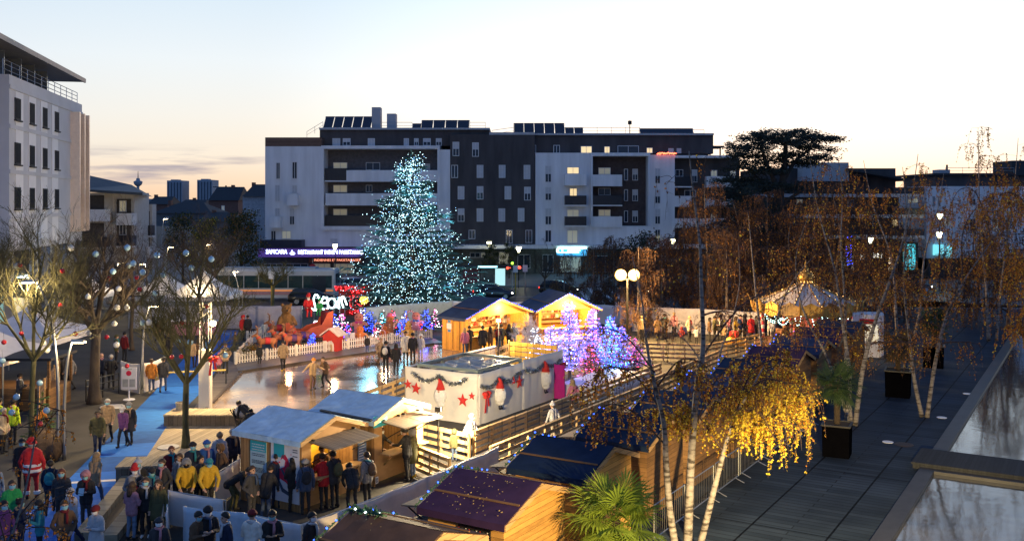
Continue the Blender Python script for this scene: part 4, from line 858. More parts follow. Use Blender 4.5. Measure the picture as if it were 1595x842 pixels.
def gnome(label, c, X, n, s=1.0):
 t = thing('gnome', label, 'decoration', c); m = MB(); c = Vector(c)+n*.06; m.smooth = True
 m.ball(c+UP*.45*s, .27*s, 12, 8, (1, .55, 1.35)); m.ball(c+UP*.16*s+X*.03, .18*s, 10, 6, (1, .5, 1)); m.build('beard', mat('white_fluff', (.75, .73, .70), .95, var=.15, scale=9, bump=.9), t, True)
 m = MB(); m.smooth = True; m.tube([c+UP*.72*s, c+UP*.9*s, c+UP*1.06*s-X*.02, c+UP*1.15*s-X*.10], [.19*s, .13*s, .08*s, .04*s], 10); m.build('hat', M_red_felt, t, True)
 m = MB(); m.ball(c+UP*.66*s+n*.15, .05*s); m.build('nose', mat('skin_fair', (.50, .30, .21), .6), t, True)
 m = MB()
 for q in (-.08, .08): m.tube([c+X*q, c+X*q-UP*.12*s], .03, 6); m.ball(c+X*q+n*.05-UP*.13*s, .06, 8, 5, (1, 1.4, .7))
 m.build('feet', M_black, t, True)
gnome('white bearded gnome with red hat on the front of the cloth screen', fpos(.52, .62), DR, NF, 1.05); gnome('white bearded gnome with red hat just right of the cloth screen corner', spos(.20, .62), D1, NS, 1.05); gnome('white bearded gnome with red hat on the far end of the side cloth', spos(.74, .66), D1, NS, 1.15)
def bow(label, c, X, n):
 t = thing('bow', label, 'bow', c); m = MB(); c = Vector(c)+n*.05; m.smooth = True
 for s in (-1, 1):
  m.ball(c+X*s*.14+UP*.06, .13, 10, 6, (1, .6, .8)); m.ball(c+X*s*.11-UP*.08, .10, 8, 6, (1, .6, .8))
 m.ball(c, .08); m.build('loops', M_red_felt, t, True)
 m = MB()
 for s, l in ((-1, .75), (1, .5)): m.hexa([c+X*(s*.06-.04)+UP*-.05, c+X*(s*.06+.04)+UP*-.05, c+X*(s*.06+.04)+UP*-.05+n*.02, c+X*(s*.06-.04)+UP*-.05+n*.02, c+X*(s*.14-.06)-UP*l, c+X*(s*.14+.06)-UP*l, c+X*(s*.14+.06)-UP*l+n*.02, c+X*(s*.14-.06)-UP*l+n*.02])
 m.build('tails', M_red_felt, t, True)
bow('red ribbon bow on the side cloth next to the corner', spos(.06, 1.25), D1, NS); bow('red ribbon bow at the far end of the side cloth', spos(.97, 1.5), D1, NS)
def swag(label, fn, us, zs, seed):
 pts = [fn(us[0]+(us[1]-us[0])*i/16, zs(i/16)) for i in range(17)]
 garland(label, pts, M_tinsel, .07, None, 0, 'tinsel', 'tinsel_garland', seed, 260)
swag('silver tinsel garland in two swags on the front cloth', fpos, (.12, .86), lambda q: 1.95-.30*abs(math.sin(q*2*PI)), 3)
swag('silver tinsel garland in swags from the corner along the side cloth', spos, (.01, .46), lambda q: 1.8-.28*abs(math.sin(q*2*PI+.4)), 4)
swag('silver tinsel garland at the far part of the side cloth', spos, (.5, .97), lambda q: 1.85-.22*abs(math.sin(q*2*PI)), 6)
# ---- timber ramp railings
M_rail_wood = planks('railing_timber', (.45, .30, .14), .5, 0, rough=.75)
def rail_fence(label, a, b, h=1.1, n=4, post=1.25, mm=None, z0=0.0, bw=.13, group=None):
 a = Vector(a); b = Vector(b); t = thing('timber_railing', label, 'railing', a, 0, group); mm = mm or M_rail_wood
 d = (b-a); k = max(1, round(d.length/post)); side = d.normalized().cross(UP)*.05
 for i in range(k+1):
  m = MB(); q = a.lerp(b, i/k); q.z = 0; q2 = a.lerp(b, i/k); m.box(Vector((q2.x, q2.y, (q2.z+h)/2)), (.08, .08, q2.z+h), (d.normalized(), d.normalized().cross(UP), UP)); m.build('post', mm, t, True)
 for i in range(n):
  m = MB(); z = z0+.2+(h-.22-z0)*i/(n-1) if n > 1 else h-.02
  m.bar(a+side*1.25+UP*z, b+side*1.25+UP*z, .03, bw); m.build('rail', mm, t, True)
 m = MB(); m.bar(a+UP*(h+.02), b+UP*(h+.02), .14, .04); m.build('cap_rail', mm, t, True)
 return t
def gz(px, py, z): g = G(px, py, z); g.z = 0; return g
q0 = gz(738, 668, 1.2); rail_fence('long timber ramp railing running from the cloth screen up towards the carousel', q0, q0+D1*17.5, 1.1, 5)
q1 = gz(764, 694, 1.1); rail_fence('shorter timber railing parallel to the long ramp, behind the navy roof', q1, q1+D1*18, 1.05, 4)
rail_fence('timber railing closing the near end of the ramp by the tarp roofed chalet', gz(646, 656, 1.1), q0-D1*.3, 1.05, 4)
rail_fence('lower timber railing at the foot of the ramp entrance', gz(643, 690, 1.0), gz(700, 712, 1.0), .95, 4)
q2 = gz(546, 618, 1.1); rail_fence('timber railing along the rink edge left of the cloth screen', q2, gz(632, 586, 1.1), 1.05, 4)
rail_fence('timber railing in front of the golden chalets, nearest the cooling plant', gz(752, 549, 1.1), gz(800, 531, 1.1), 1.0, 3)
rail_fence('yellow lit timber railing in front of the waiting crowd', gz(1000, 533, 1.05), gz(1100, 536, 1.05), 1.0, 4); rail_fence('yellow lit timber railing curving away right to the carousel', gz(1100, 536, 1.05), gz(1190, 518, 1.05), 1.0, 4)
rail_fence('timber railing between the ramp and the crowd at the right', gz(1010, 590, 1.05), gz(1120, 545, 1.05), 1.0, 4)
# low snowy mound base for flocked trees + pink banner
m = MB(); a = gz(868, 590, 0); c_ = ER+DR*.5
fl = thing('white_platform', 'low platform draped in wrinkled white cloth under the blue lit trees', 'platform', ER+DR*.3)
m = MB(); base = [ER+DR*.35-D1*1.0, ER+DR*3.2-D1*1.0, ER+DR*3.2+D1*4, ER+DR*.35+D1*4]
for a, b2 in zip(base, base[1:]+base[:1]): cloth_wall(m, a, b2, .02, .8, 24, 4, .10, rr.uniform(0, 9))
m.build('skirt_cloth', M_white_cloth, fl, True)
m = MB(); m.prism([(0, 0), (2.85, 0), (2.85, 5), (0, 5)], base[0]+UP*.74, DR, D1, UP, .05); m.build('deck', M_white_cloth, fl, True)
t = thing('banner', 'bright magenta cloth banner hanging at the end of the white cloth screen', 'banner', ER+DR*.55-D1*1.2)
m = MB(); cloth_wall(m, ER+DR*.2-D1*1.2, ER+DR*.78-D1*1.2, .1, 1.75, 8, 6, .03, 3); m.build('cloth', mat('magenta_banner', (.50, .015, .22), .8, var=.15), t, True)
# ---- white tarp covered barriers
def tarp_barrier(label, pts, h, seed, mm=None, amp=.05, zb=.04):
 t = thing('tarp_barrier', label, 'barrier', pts[0])
 for i, (a, b2) in enumerate(zip(pts, pts[1:])):
  m = MB(); L_ = (Vector(b2)-Vector(a)).length; cloth_wall(m, a, b2, zb, h, max(8, int(L_*6)), 6, amp, seed+i*3.1, .05); m.build('tarp', mm or M_white_cloth, t, True)
  m = MB(); n_ = max(1, round(L_/2)); d = (Vector(b2)-Vector(a)).normalized(); off = d.cross(UP)*-.09
  for k in range(n_+1): q = Vector(a).lerp(Vector(b2), k/n_)+off; m.tube([q, q+UP*(h-.04)], .022, 5)
  m.tube([Vector(a)+off+UP*(h-.06), Vector(b2)+off+UP*(h-.06)], .02, 5); m.build('barrier_frame', M_steel, t, True)
 return t
tarp_barrier('long white tarp barrier running up beside the chalet row', [gz(470, 815, 1.1), gz(552, 786, 1.1), gz(665, 742, 1.1), gz(777, 694, 1.1)], 1.1, 2, mat('cream_tarp', (.62, .57, .50), .7, var=.1, bump=.5))
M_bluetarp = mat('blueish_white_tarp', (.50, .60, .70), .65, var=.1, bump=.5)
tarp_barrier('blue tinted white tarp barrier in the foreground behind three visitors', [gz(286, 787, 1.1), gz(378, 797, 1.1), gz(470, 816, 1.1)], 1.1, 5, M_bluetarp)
tarp_barrier('white tarp barrier the two yellow jackets lean on', [gz(258, 800, 1.05), gz(262, 762, 1.05), gz(348, 777, 1.05)], 1.05, 8)
tarp_barrier('short white tarp barrier touching the near tarp roofed chalet', [gz(330, 740, 1.05), gz(373, 714, 1.05)], 1.05, 11)
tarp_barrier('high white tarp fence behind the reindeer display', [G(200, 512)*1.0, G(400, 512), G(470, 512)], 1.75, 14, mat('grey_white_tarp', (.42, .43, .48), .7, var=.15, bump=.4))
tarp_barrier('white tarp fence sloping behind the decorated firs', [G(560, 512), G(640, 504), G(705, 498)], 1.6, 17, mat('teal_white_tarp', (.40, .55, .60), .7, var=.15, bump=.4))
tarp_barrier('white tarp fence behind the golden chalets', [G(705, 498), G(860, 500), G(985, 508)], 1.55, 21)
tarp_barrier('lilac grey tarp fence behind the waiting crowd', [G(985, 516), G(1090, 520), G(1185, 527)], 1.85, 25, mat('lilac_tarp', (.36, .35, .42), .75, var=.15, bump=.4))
# ---- white picket fences of the display
M_picket = mat('white_picket_paint', (.66, .64, .58), .6, var=.1)
def picket(label, a, b, h=.72):
 a = Vector(a); b = Vector(b); d = (b-a); L_ = d.length; d.normalize(); t = thing('picket_fence', label, 'fence', a); n = d.cross(UP)
 m = MB(); k = int(L_/.17)
 for i in range(k):
  q = a+d*(i+.5)*L_/k; m.prism([(-.045, .08), (.045, .08), (.045, h-.06), (0, h), (-.045, h-.06)], q, d, UP, n, .02)
 for z in (.22, h-.2): m.bar(a+UP*z-n*.02, b+UP*z-n*.02, .03, .06)
 m.build('picket_panel', M_picket, t, True)
 c = max(1, round(L_/1.8))
 for i in range(c+1): m = MB(); q = a.lerp(b, i/c); m.box(q+UP*(h*.52), (.11, .11, h*1.04), (d, n, UP)); m.build('post', M_picket, t, True)
picket('white picket fence along the front of the reindeer display', G(367, 568), G(505, 549)); picket('white picket fence along the front of the gingerbread display', G(507, 549), G(672, 527)); picket('white picket fence closing the left side of the reindeer display', G(366, 567), G(418, 511)); picket('short white picket fence behind the brown reindeer', G(385, 532), G(432, 526))
# ================================================================ trees
def leaf_mat(name, col, tr=.45):
 if name in _M: return _M[name]
 m = bpy.data.materials.new(name); m.use_nodes = True; N, L = nodes(m); b = N['Principled BSDF']; out = N['Material Output']
 b.inputs['Base Color'].default_value = (*col, 1); b.inputs['Roughness'].default_value = .6; b.inputs['Specular IOR Level'].default_value = .25
 t = N.new('ShaderNodeBsdfTranslucent'); t.inputs['Color'].default_value = (*[min(1, c*1.3) for c in col], 1)
 mx = N.new('ShaderNodeMixShader'); mx.inputs[0].default_value = tr; L.new(b.outputs[0], mx.inputs[1]); L.new(t.outputs[0], mx.inputs[2]); L.new(mx.outputs[0], out.inputs['Surface'])
 _M[name] = m; return m
def birch_bark():
 m = bpy.data.materials.new('birch_bark'); m.use_nodes = True; N, L = nodes(m); b = N['Principled BSDF']; b.inputs['Roughness'].default_value = .8
 tc = N.new('ShaderNodeTexCoord'); mp = N.new('ShaderNodeMapping'); mp.inputs['Scale'].default_value = (3, 3, 11); L.new(tc.outputs['Object'], mp.inputs['Vector'])
 nz = N.new('ShaderNodeTexNoise'); nz.inputs['Scale'].default_value = 1; nz.inputs['Detail'].default_value = 5; L.new(mp.outputs['Vector'], nz.inputs['Vector'])
 r = N.new('ShaderNodeValToRGB'); e = r.color_ramp.elements; e[0].position = .38; e[0].color = (.035, .028, .024, 1); e[1].position = .5; e[1].color = (.17, .15, .135, 1); q = e.new(.75); q.color = (.25, .23, .215, 1)
 L.new(nz.outputs['Fac'], r.inputs['Fac']); L.new(r.outputs['Color'], b.inputs['Base Color']); return m
M_birch = birch_bark(); M_twig = mat('birch_twig', (.055, .032, .026), .8, var=.2); M_twig_g = mat('plaza_twig', (.05, .045, .03), .85, var=.3)
L_yel = leaf_mat('leaf_yellow', (.60, .45, .045)); L_och = leaf_mat('leaf_ochre', (.27, .125, .02)); L_brn = leaf_mat('leaf_brown', (.085, .04, .02)); L_org = leaf_mat('leaf_orange', (.42, .17, .02)); L_olv = leaf_mat('leaf_olive', (.10, .10, .02))
def rv(r): return Vector((r.gauss(0, 1), r.gauss(0, 1), r.gauss(0, 1)))
def leaf(mb, c, s, r, hang=.6):
 d = (rv(r).normalized()+Vector((0, 0, -hang))).normalized()*s; e = d.cross(rv(r))
 if e.length < 1e-6: return
 e = e.normalized()*s*.36; m_ = c+d*.45
 mb._add([c, m_+e, c+d, m_-e], [(0, 1, 2, 3)])
def limb_pts(p, d, Ln, n, r, wob, bend):
 pts = [Vector(p)]; d = Vector(d).normalized()
 for i in range(n):
  d = (d+rv(r)*wob+Vector(bend)*(1.0/n)).normalized(); pts.append(pts[-1]+d*Ln/n)
 return pts
def spline(pts, n):
 out = []; P_ = [pts[0]]+list(pts)+[pts[-1]]
 for i in range(1, len(P_)-2):
  for j in range(n):
   t = j/n; a, b, c, d = P_[i-1], P_[i], P_[i+1], P_[i+2]
   out.append(.5*((2*b)+(c-a)*t+(2*a-5*b+4*c-d)*t*t+(3*b-a-3*c+d)*t**3))
 out.append(P_[-2]); return out
def weep(br, lv, pts, r, dens, tl, nleaf, ls, mats_w, spread=.25, tr=.005, t0=.1, sub=True):
 """hang fine twigs with leaves from a limb"""
 for a, b in zip(pts, pts[1:]):
  k = (b-a).length*dens; k = int(k)+(1 if r.random() < k-int(k) else 0)
  for _ in range(k):
   p = a.lerp(b, r.random()); d = Vector((r.gauss(0, 1), r.gauss(0, 1), .2)).normalized()
   Ln = tl*r.uniform(.35, 1.15); q = [p]; n = 5
   for i in range(n): dd = (d*spread*(1.6 if i == 0 else .5)+Vector((0, 0, -.15-.25*i))+rv(r)*.06).normalized(); q.append(q[-1]+dd*Ln/n)
   br.tube(q, [tr*1.4]+[tr]*(n-1)+[tr*.5], 3, False)
   if sub:
    for i in (1, 2, 3):
     if r.random() < .6:
      s_ = q[i]; e = s_+Vector((r.gauss(0, .09), r.gauss(0, .09), -r.uniform(.12, .4)))*Ln*.6; br.tube([s_, e], [tr*.8, tr*.4], 3, False)
      for _k in range(int(nleaf*.25)): lv.cur = wpick(r, mats_w); leaf(lv, s_.lerp(e, r.random()), ls*r.uniform(.7, 1.2), r)
   for _k in range(int(nleaf*r.uniform(.5, 1.3))):
    x = r.uniform(.15, 1)*n; i = min(n-1, int(x)); lv.cur = wpick(r, mats_w); leaf(lv, q[i].lerp(q[i+1], x-i), ls*r.uniform(.7, 1.2), r)
def wpick(r, w):
 x = r.random()*sum(w)
 for i, q in enumerate(w):
  x -= q
  if x <= 0: return i
 return len(w)-1
LEAFS = [L_yel, L_och, L_brn, L_org]
def birch(label, trunks, limbs=(), seed=1, auto=(8, .35, 1.0), dens=6, tl=1.2, nleaf=10, ls=.06, w=(2, 3, 3, 1), group=None, top_w=None, limb_w=None, bark=None, name='birch_tree', autol=(.18, .32), tw=.005):
 """trunks: list of (points, base radius); limbs: list of (points, radius, dens, tl, nleaf, weights)"""
 r = random.Random(seed); base = Vector((trunks[0][0][0].x, trunks[0][0][0].y, 0)); t = thing(name, label, 'tree', base, 0, group)
 br = MB(); lv = MB(); Hh = max(p.z for tr_, _ in trunks for p in tr_)
 for pts, r0 in trunks:
  sp = spline(pts, 5); k = len(sp); m = MB(); m.smooth = True
  m.tube(sp, [r0*(1-.93*i/(k-1))**1.25+.008 for i in range(k)], 8); m.build('trunk', bark or M_birch, t, True)
  nb, lo, hi = auto
  for j in range(nb):
   f = lo+(hi-lo)*(j+r.random())/nb; i = min(k-2, int(f*(k-1))); p = sp[i].lerp(sp[i+1], r.random()); a = j*2.4+r.uniform(-.5, .5)
   Ln = Hh*r.uniform(*autol)*(1.15-f*.75); d = Vector((math.cos(a), math.sin(a), r.uniform(.5, 1.1)))
   lp = limb_pts(p, d, Ln, 7, r, .10, (0, 0, -1.3)); br.tube(lp, [max(.006, r0*(1-f)*.5*(1-.8*q/7)) for q in range(8)], 5, False)
   weep(br, lv, lp[2:], r, dens, tl, nleaf, ls, top_w if (top_w and f > .72) else w, tr=tw)
   for q in (3, 5):
    l2 = limb_pts(lp[q], Vector((r.gauss(0, 1), r.gauss(0, 1), .5)), Ln*.45, 4, r, .12, (0, 0, -1.2)); br.tube(l2, [.010, .008, .007, .006, .004], 3, False); weep(br, lv, l2[1:], r, dens, tl*.9, nleaf, ls, w, tr=tw)
 for (pts, r0, dn, tl_, nl, ww) in limbs:
  sp = spline(pts, 4); k = len(sp); br.tube(sp, [r0*(1-.8*i/(k-1)) for i in range(k)], 6, False); weep(br, lv, sp[3:], r, dn, tl_, nl, ls, ww)
  for q in range(4, k-2, 3):
   l2 = limb_pts(sp[q], Vector((r.gauss(0, 1), r.gauss(0, 1), .3)), .9, 4, r, .12, (0, 0, -1.0)); br.tube(l2, [.010, .008, .007, .006, .004], 3, False); weep(br, lv, l2[1:], r, dn, tl_*.8, nl, ls, ww)
 br.build('branches', M_twig, t, True); lv.build('leaves', LEAFS, t, True)
 return t
def PP(Y, *p): return [P(x, y, Y+(q[0] if q else 0)) for x, y, *q in p]
# foreground birch, three white stems
FB_limbs = [
 (PP(26, (1148, 648), (1170, 605), (1200, 590, .3), (1236, 606, .6), (1262, 655, .8)), .035, 18, 1.7, 34, (8, 3, 0, 1)),
 (PP(26, (1138, 668), (1160, 640, -.5), (1185, 645, -.9), (1208, 685, -1.1)), .03, 17, 1.5, 34, (9, 2, 0, 1)),
 (PP(26, (1125, 700), (1090, 650, .4), (1065, 625, .8), (1045, 640, 1.2)), .025, 18, 1.3, 28, (5, 5, 1, 1)),
 (PP(26, (1146, 645), (1170, 580, 1), (1212, 560, 1.6), (1252, 592, 2.)), .03, 17, 1.6, 28, (5, 5, 1, 1)),
 (PP(26, (1030, 640), (990, 585, .4), (945, 572, .8), (905, 610, 1.0)), .03, 12, 1.5, 20, (1, 6, 4, 1)),
 (PP(26, (1034, 690), (985, 640, -.3), (945, 630, -.5), (925, 660, -.6)), .025, 10, 1.0, 18, (1, 6, 4, 1)),
 (PP(26, (1025, 600), (1060, 560, -.4), (1100, 570, -.6), (1135, 620, -.8)), .025, 11, 1.6, 22, (2, 6, 3, 1)),
 (PP(26, (1078, 680), (1110, 600, .6), (1150, 560, 1.2), (1190, 560, 1.6)), .025, 9, 1.6, 22, (3, 6, 2, 1)),
 (PP(26, (1020, 580), (970, 520, .6), (920, 515, 1.2), (890, 560, 1.5)), .025, 6, 1.5, 8, (1, 4, 5, 1)),
 (PP(26, (1090, 560), (1150, 480, .5), (1200, 450, 1.0), (1255, 410, 1.4)), .025, 4, 1.4, 5, (1, 4, 5, 1))]
birch('foreground birch with three white stems and lamp lit yellow leaves', [
 (PP(26, (1066, 920), (1046, 815), (1038, 730), (1034, 660), (1020, 600), (1008, 540, .3), (1000, 470, .5), (985, 400, .6)), .11),
 (PP(26, (1068, 922), (1073, 800), (1077, 710), (1086, 600), (1095, 540), (1092, 440), (1090, 380), (1080, 300), (1073, 235)), .13),
 (PP(26, (1072, 924), (1104, 795), (1123, 720), (1142, 655), (1170, 605), (1190, 570, .4)), .105)],
 FB_limbs, 11, (6, .55, .98), 4, 1.2, 4, .075, (1, 4, 5, 1))
# clump beside the first planter
birch('multi stemmed birch clump by the palm planters with brown drooping twigs', [
 (PP(41, (1332, 662), (1344, 575), (1362, 505), (1385, 440), (1405, 380), (1420, 310), (1430, 240)), .11),
 (PP(41, (1318, 654), (1324, 590), (1312, 500), (1300, 420), (1275, 330), (1262, 250)), .10),
 (PP(41, (1326, 658), (1318, 560, .5), (1316, 470, .8), (1310, 380, 1), (1312, 300, 1.2), (1305, 245, 1.2)), .08),
 (PP(41, (1322, 656), (1290, 560, 1), (1250, 480, 2), (1240, 400, 2), (1262, 330, 2)), .07)], [], 21, (9, .25, .98), 7, 1.6, 12, .075, (1, 4, 5, 1), top_w=(1, 4, 3, 2))
birch('pair of slim leaning birch stems on the promenade beside the pool', [
 (PP(42.6, (1436, 648), (1424, 590), (1416, 520), (1408, 440), (1412, 340), (1406, 260)), .10),
 (PP(42.6, (1444, 650), (1455, 575), (1472, 500), (1500, 440), (1545, 375), (1592, 310)), .10)], [
 (PP(42.6, (1480, 480), (1510, 400, .5), (1560, 380, 1), (1600, 420, 1)), .03, 6, 1.8, 16, (1, 5, 2, 4)),
 (PP(42.6, (1500, 440), (1500, 360, .5), (1535, 310, 1), (1580, 300, 1)), .03, 6, 1.8, 16, (1, 5, 2, 4)),
 (PP(42.6, (1545, 375), (1520, 300, .5), (1490, 300, 1), (1470, 360, 1)), .03, 6, 1.8, 16, (1, 5, 2, 4))], 23, (11, .3, .98), 4.5, 1.6, 11, .085, (1, 5, 4, 3))
birch('tall birch at the far end of the promenade with orange brown leaves', [
 (PP(66, (1540, 531), (1536, 450), (1526, 330), (1524, 205)), .14),
 (PP(66, (1552, 533), (1560, 440), (1578, 310), (1586, 215)), .12)], [], 25, (11, .25, .97), 4.5, 2.2, 15, .11, (1, 5, 3, 4), tw=.006)
birch('birch at the right edge with bright orange hanging leaves', [
 (PP(36, (1690, 730), (1668, 600), (1640, 470), (1625, 360), (1600, 280)), .13)], [
 (PP(36, (1650, 500), (1615, 400), (1590, 390), (1580, 430)), .03, 13, 2.2, 26, (2, 4, 0, 7)), (PP(36, (1655, 540), (1622, 480), (1600, 480), (1588, 520)), .03, 13, 1.7, 26, (2, 4, 0, 7)),
 (PP(36, (1630, 400), (1600, 320), (1565, 300), (1545, 330)), .03, 8, 1.8, 20, (1, 4, 2, 5)), (PP(36, (1615, 330), (1585, 275), (1555, 270), (1530, 290)), .03, 6, 1.6, 16, (1, 4, 2, 5))], 29, (7, .3, .95), 5, 1.7, 16, .075, (1, 5, 2, 4))
birch('birch clump behind the planter nearest the far pool', [
 (PP(55, (1400, 575), (1395, 480), (1388, 400), (1360, 320), (1345, 250)), .11), (PP(55, (1408, 577), (1432, 490), (1440, 400), (1460, 330), (1470, 270)), .10)], [], 31, (10, .2, .98), 5, 2.0, 16, .095, (1, 5, 5, 2), tw=.005)
birch('birch with fine brown twigs between the carousel and the lamp mast', [
 (PP(56, (1190, 560), (1180, 480), (1172, 400), (1165, 330)), .10), (PP(56, (1196, 561), (1215, 480), (1240, 430), (1272, 395)), .08)], [], 33, (9, .25, .98), 5, 1.7, 5, .08, (1, 4, 5, 1))
birch('slim birch in front of the crowd with bare grey branches', [
 (PP(46, (1128, 628), (1120, 560), (1140, 500), (1152, 440), (1150, 380)), .07), (PP(46, (1120, 627), (1090, 560), (1060, 520), (1046, 495)), .06)], [], 35, (6, .35, .98), 4.5, 1.3, 4, .06, (1, 4, 5, 1))
# background weeping birches along the road, copied
def proto(seed, Hh, w, nl, dens, lab, x, Y):
 b0 = Vector(((x-CX)*Y/F, Y, 0)); r = random.Random(seed)
 tr = [b0, b0+Vector((r.uniform(-.3, .3), 0, Hh*.35)), b0+Vector((r.uniform(-.5, .5), 0, Hh*.7)), b0+Vector((r.uniform(-.6, .6), 0, Hh))]
 return birch(lab, [(tr, .13)], [], seed, (20, .12, .98), dens, Hh*.24, nl, .12, w, 'birches along the road behind the market', autol=(.28, .46), tw=.009, bark=mat('dim_birch_bark', (.16, .13, .115), .85, var=.4, scale=4))
bgA = proto(41, 10.5, (0, 3, 8, 1), 9, 9, 'dark weeping birch before the right end of the white flats', 1105, 74)
bgB = proto(43, 9.5, (0, 4, 7, 1), 9, 8, 'brown leaved weeping birch just left of the big cedar', 1150, 77)
bgC = proto(47, 6.4, (0, 2, 9, 0), 5, 12, 'low twiggy birch behind the pair of bright flood lamps', 996, 67.5)
for p_, x, Y, sc, rz, lab in ((bgC, 925, 78, .95, 1, 'low twiggy birch left of the bright flood lamps'), (bgC, 955, 82, 1.05, 2.2, 'low twiggy birch directly behind the left flood lamp'), (bgC, 1030, 74, 1.1, 4, 'low twiggy birch right of the bright flood lamps'), (bgC, 1065, 79, 1.25, 5, 'middle sized twiggy birch between the flood lamps and the tall white stem'),
  (bgA, 1195, 76, .95, 1.3, 'dark weeping birch in front of the cedar trunk'), (bgB, 1232, 73, 1.0, 3.1, 'brown leaved birch behind the golden finial of the carousel'), (bgA, 1268, 78, 1.05, 4.4, 'dark weeping birch right of the carousel finial'), (bgB, 1305, 72, 1.05, 5.2, 'brown leaved birch beside the blue lit column'), (bgB, 1350, 76, 1.1, .7, 'brown leaved birch before the lit shop windows'), (bgA, 1395, 80, .8, 2.0, 'small dark birch between the warm and turquoise shop lights'), (bgB, 1520, 78, .9, 2.8, 'orange brown birch in front of the white flats at the right'), (bgB, 1570, 74, 1.15, 3.9, 'orange brown birch at the far right before the flat roofed block'), (bgC, 880, 84, .8, .4, 'thin twiggy birch beside the cyan shop sign'), (bgC, 1130, 70, 1.2, 3.3, 'twiggy birch behind the lilac tarp fence left of the carousel')):
 dup(p_, ((x-CX)*Y/F, Y, 0), rz, lab, None, sc)
# orange leaved sapling rising into the bottom left corner
birch('young birch with scattered orange leaves at the bottom left corner', [(PP(15, (-60, 1260), (-20, 950), (30, 800), (55, 680), (60, 600)), .022)], [
 (PP(15, (10, 850), (-10, 760), (5, 690), (30, 650)), .012, 5, .45, 7, (0, 2, 0, 8)), (PP(15, (25, 810), (60, 770), (95, 760), (130, 770)), .012, 6, .35, 6, (0, 2, 0, 8)), (PP(15, (0, 880), (30, 830), (70, 820), (110, 830)), .012, 6, .3, 6, (0, 2, 0, 8)), (PP(15, (50, 690), (80, 650), (95, 640), (105, 680)), .01, 6, .35, 6, (0, 2, 0, 8))], 51, (6, .4, .98), 4, .35, 5, .05, (0, 3, 0, 8), autol=(.06, .12))
# ---- bare plaza trees
def bare_tree(label, base, Hh, fork, r0, seed, nl=5, spread=.75, leader=True, bark=None, group='bare plaza trees', limbs=None, fine=1.0):
 r = random.Random(seed); t = thing('bare_tree', label, 'tree', base, 0, group); base = Vector(base)
 tp = [base, base+Vector((r.uniform(-.05, .05), 0, fork*.5)), base+Vector((r.uniform(-.1, .1), r.uniform(-.1, .1), fork))]
 m = MB(); m.smooth = True; sp = spline(tp, 5); k = len(sp); m.tube(sp, [r0*(1.25-.45*min(1, i/3)-.12*i/k) for i in range(k)], 10); m.build('trunk', bark or M_bark_moss, t, True)
 br = MB(); top = tp[-1]
 def grow(p, d, Ln, rad, dep):
  n = 6 if dep < 2 else 4; pts = limb_pts(p, d, Ln, n, r, .09 if dep else .06, (0, 0, .45 if dep < 2 else .25)); br.tube(pts, [max(.004, rad*(1-.6*i/n)) for i in range(n+1)], 6 if dep < 2 else 3, False)
  if dep >= 4: return
  nc = [5, 5, 4, 3][dep]
  for j in range(int(nc*fine+.5)):
   f = r.uniform(.25, 1); i = min(n-1, int(f*n)); q = pts[i].lerp(pts[i+1], f*n-i); dd = (pts[i+1]-pts[i]).normalized()
   ax = rv(r); ax -= dd*ax.dot(dd); ax.normalize(); grow(q, dd*.75+ax*.7+Vector((0, 0, .15)), Ln*r.uniform(.42, .62), max(.004, rad*.45), dep+1)
 L0 = (Hh-fork)*.62
 dirs = []
 for i in range(nl): a = i*2*PI/nl+r.uniform(-.3, .3); dirs.append(Vector((math.cos(a)*spread, math.sin(a)*spread, r.uniform(.7, 1.1))))
 if leader: dirs.append(Vector((.05, 0, 1)))
 for i, d in enumerate(dirs): grow(top, d, L0*r.uniform(.85, 1.1)*(1.25 if i == nl else 1), r0*.5, 0)
 br.build('branches', bark or M_bark_moss, t, True); return t
bare_tree('bare tree with a single green trunk standing on the lit terrace by the ice', G(290, 697), 7.6, 2.5, .16, 3, 5, .8, fine=1.2)
bare_tree('bare tree with thick grey trunk in the middle of the left plaza', G(147, 628), 7.6, 3.3, .30, 5, 6, .8, bark=M_bark, fine=1.2)
bare_tree('bare mossy green tree at the left edge beside the curved lamp', G(50, 712), 8.6, 3.6, .13, 8, 6, .6, fine=1.2)
bare_tree('bare tree behind the thick trunk, left of the white party tent', G(205, 545), 7.6, 2.6, .16, 13, 6, .8, bark=M_bark)
bare_tree('bare tree standing behind the white party tent', G(312, 515), 8.2, 2.4, .16, 15, 6, .75, bark=M_bark)
bare_tree('bare tree under the office block front', G(-10, 560), 8.5, 3, .18, 19, 5, .8, bark=M_bark)
bare_tree('bare tree between the office block and the cream flats', G(120, 520), 8.0, 3, .16, 17, 6, .8, bark=M_bark)
bare_tree('small wide bare tree in front of the passing bus', G(424, 487), 5.2, 2.3, .17, 23, 7, 1.5, False)
bare_tree('small bare street tree in front of the cyan shop sign', G(848, 462), 5.0, 1.8, .12, 27, 6, .9, bark=M_bark)
bare_tree('slender bare tree at the left edge of the white flats', G(335, 470), 7.0, 2.4, .14, 29, 6, .8, bark=M_bark)
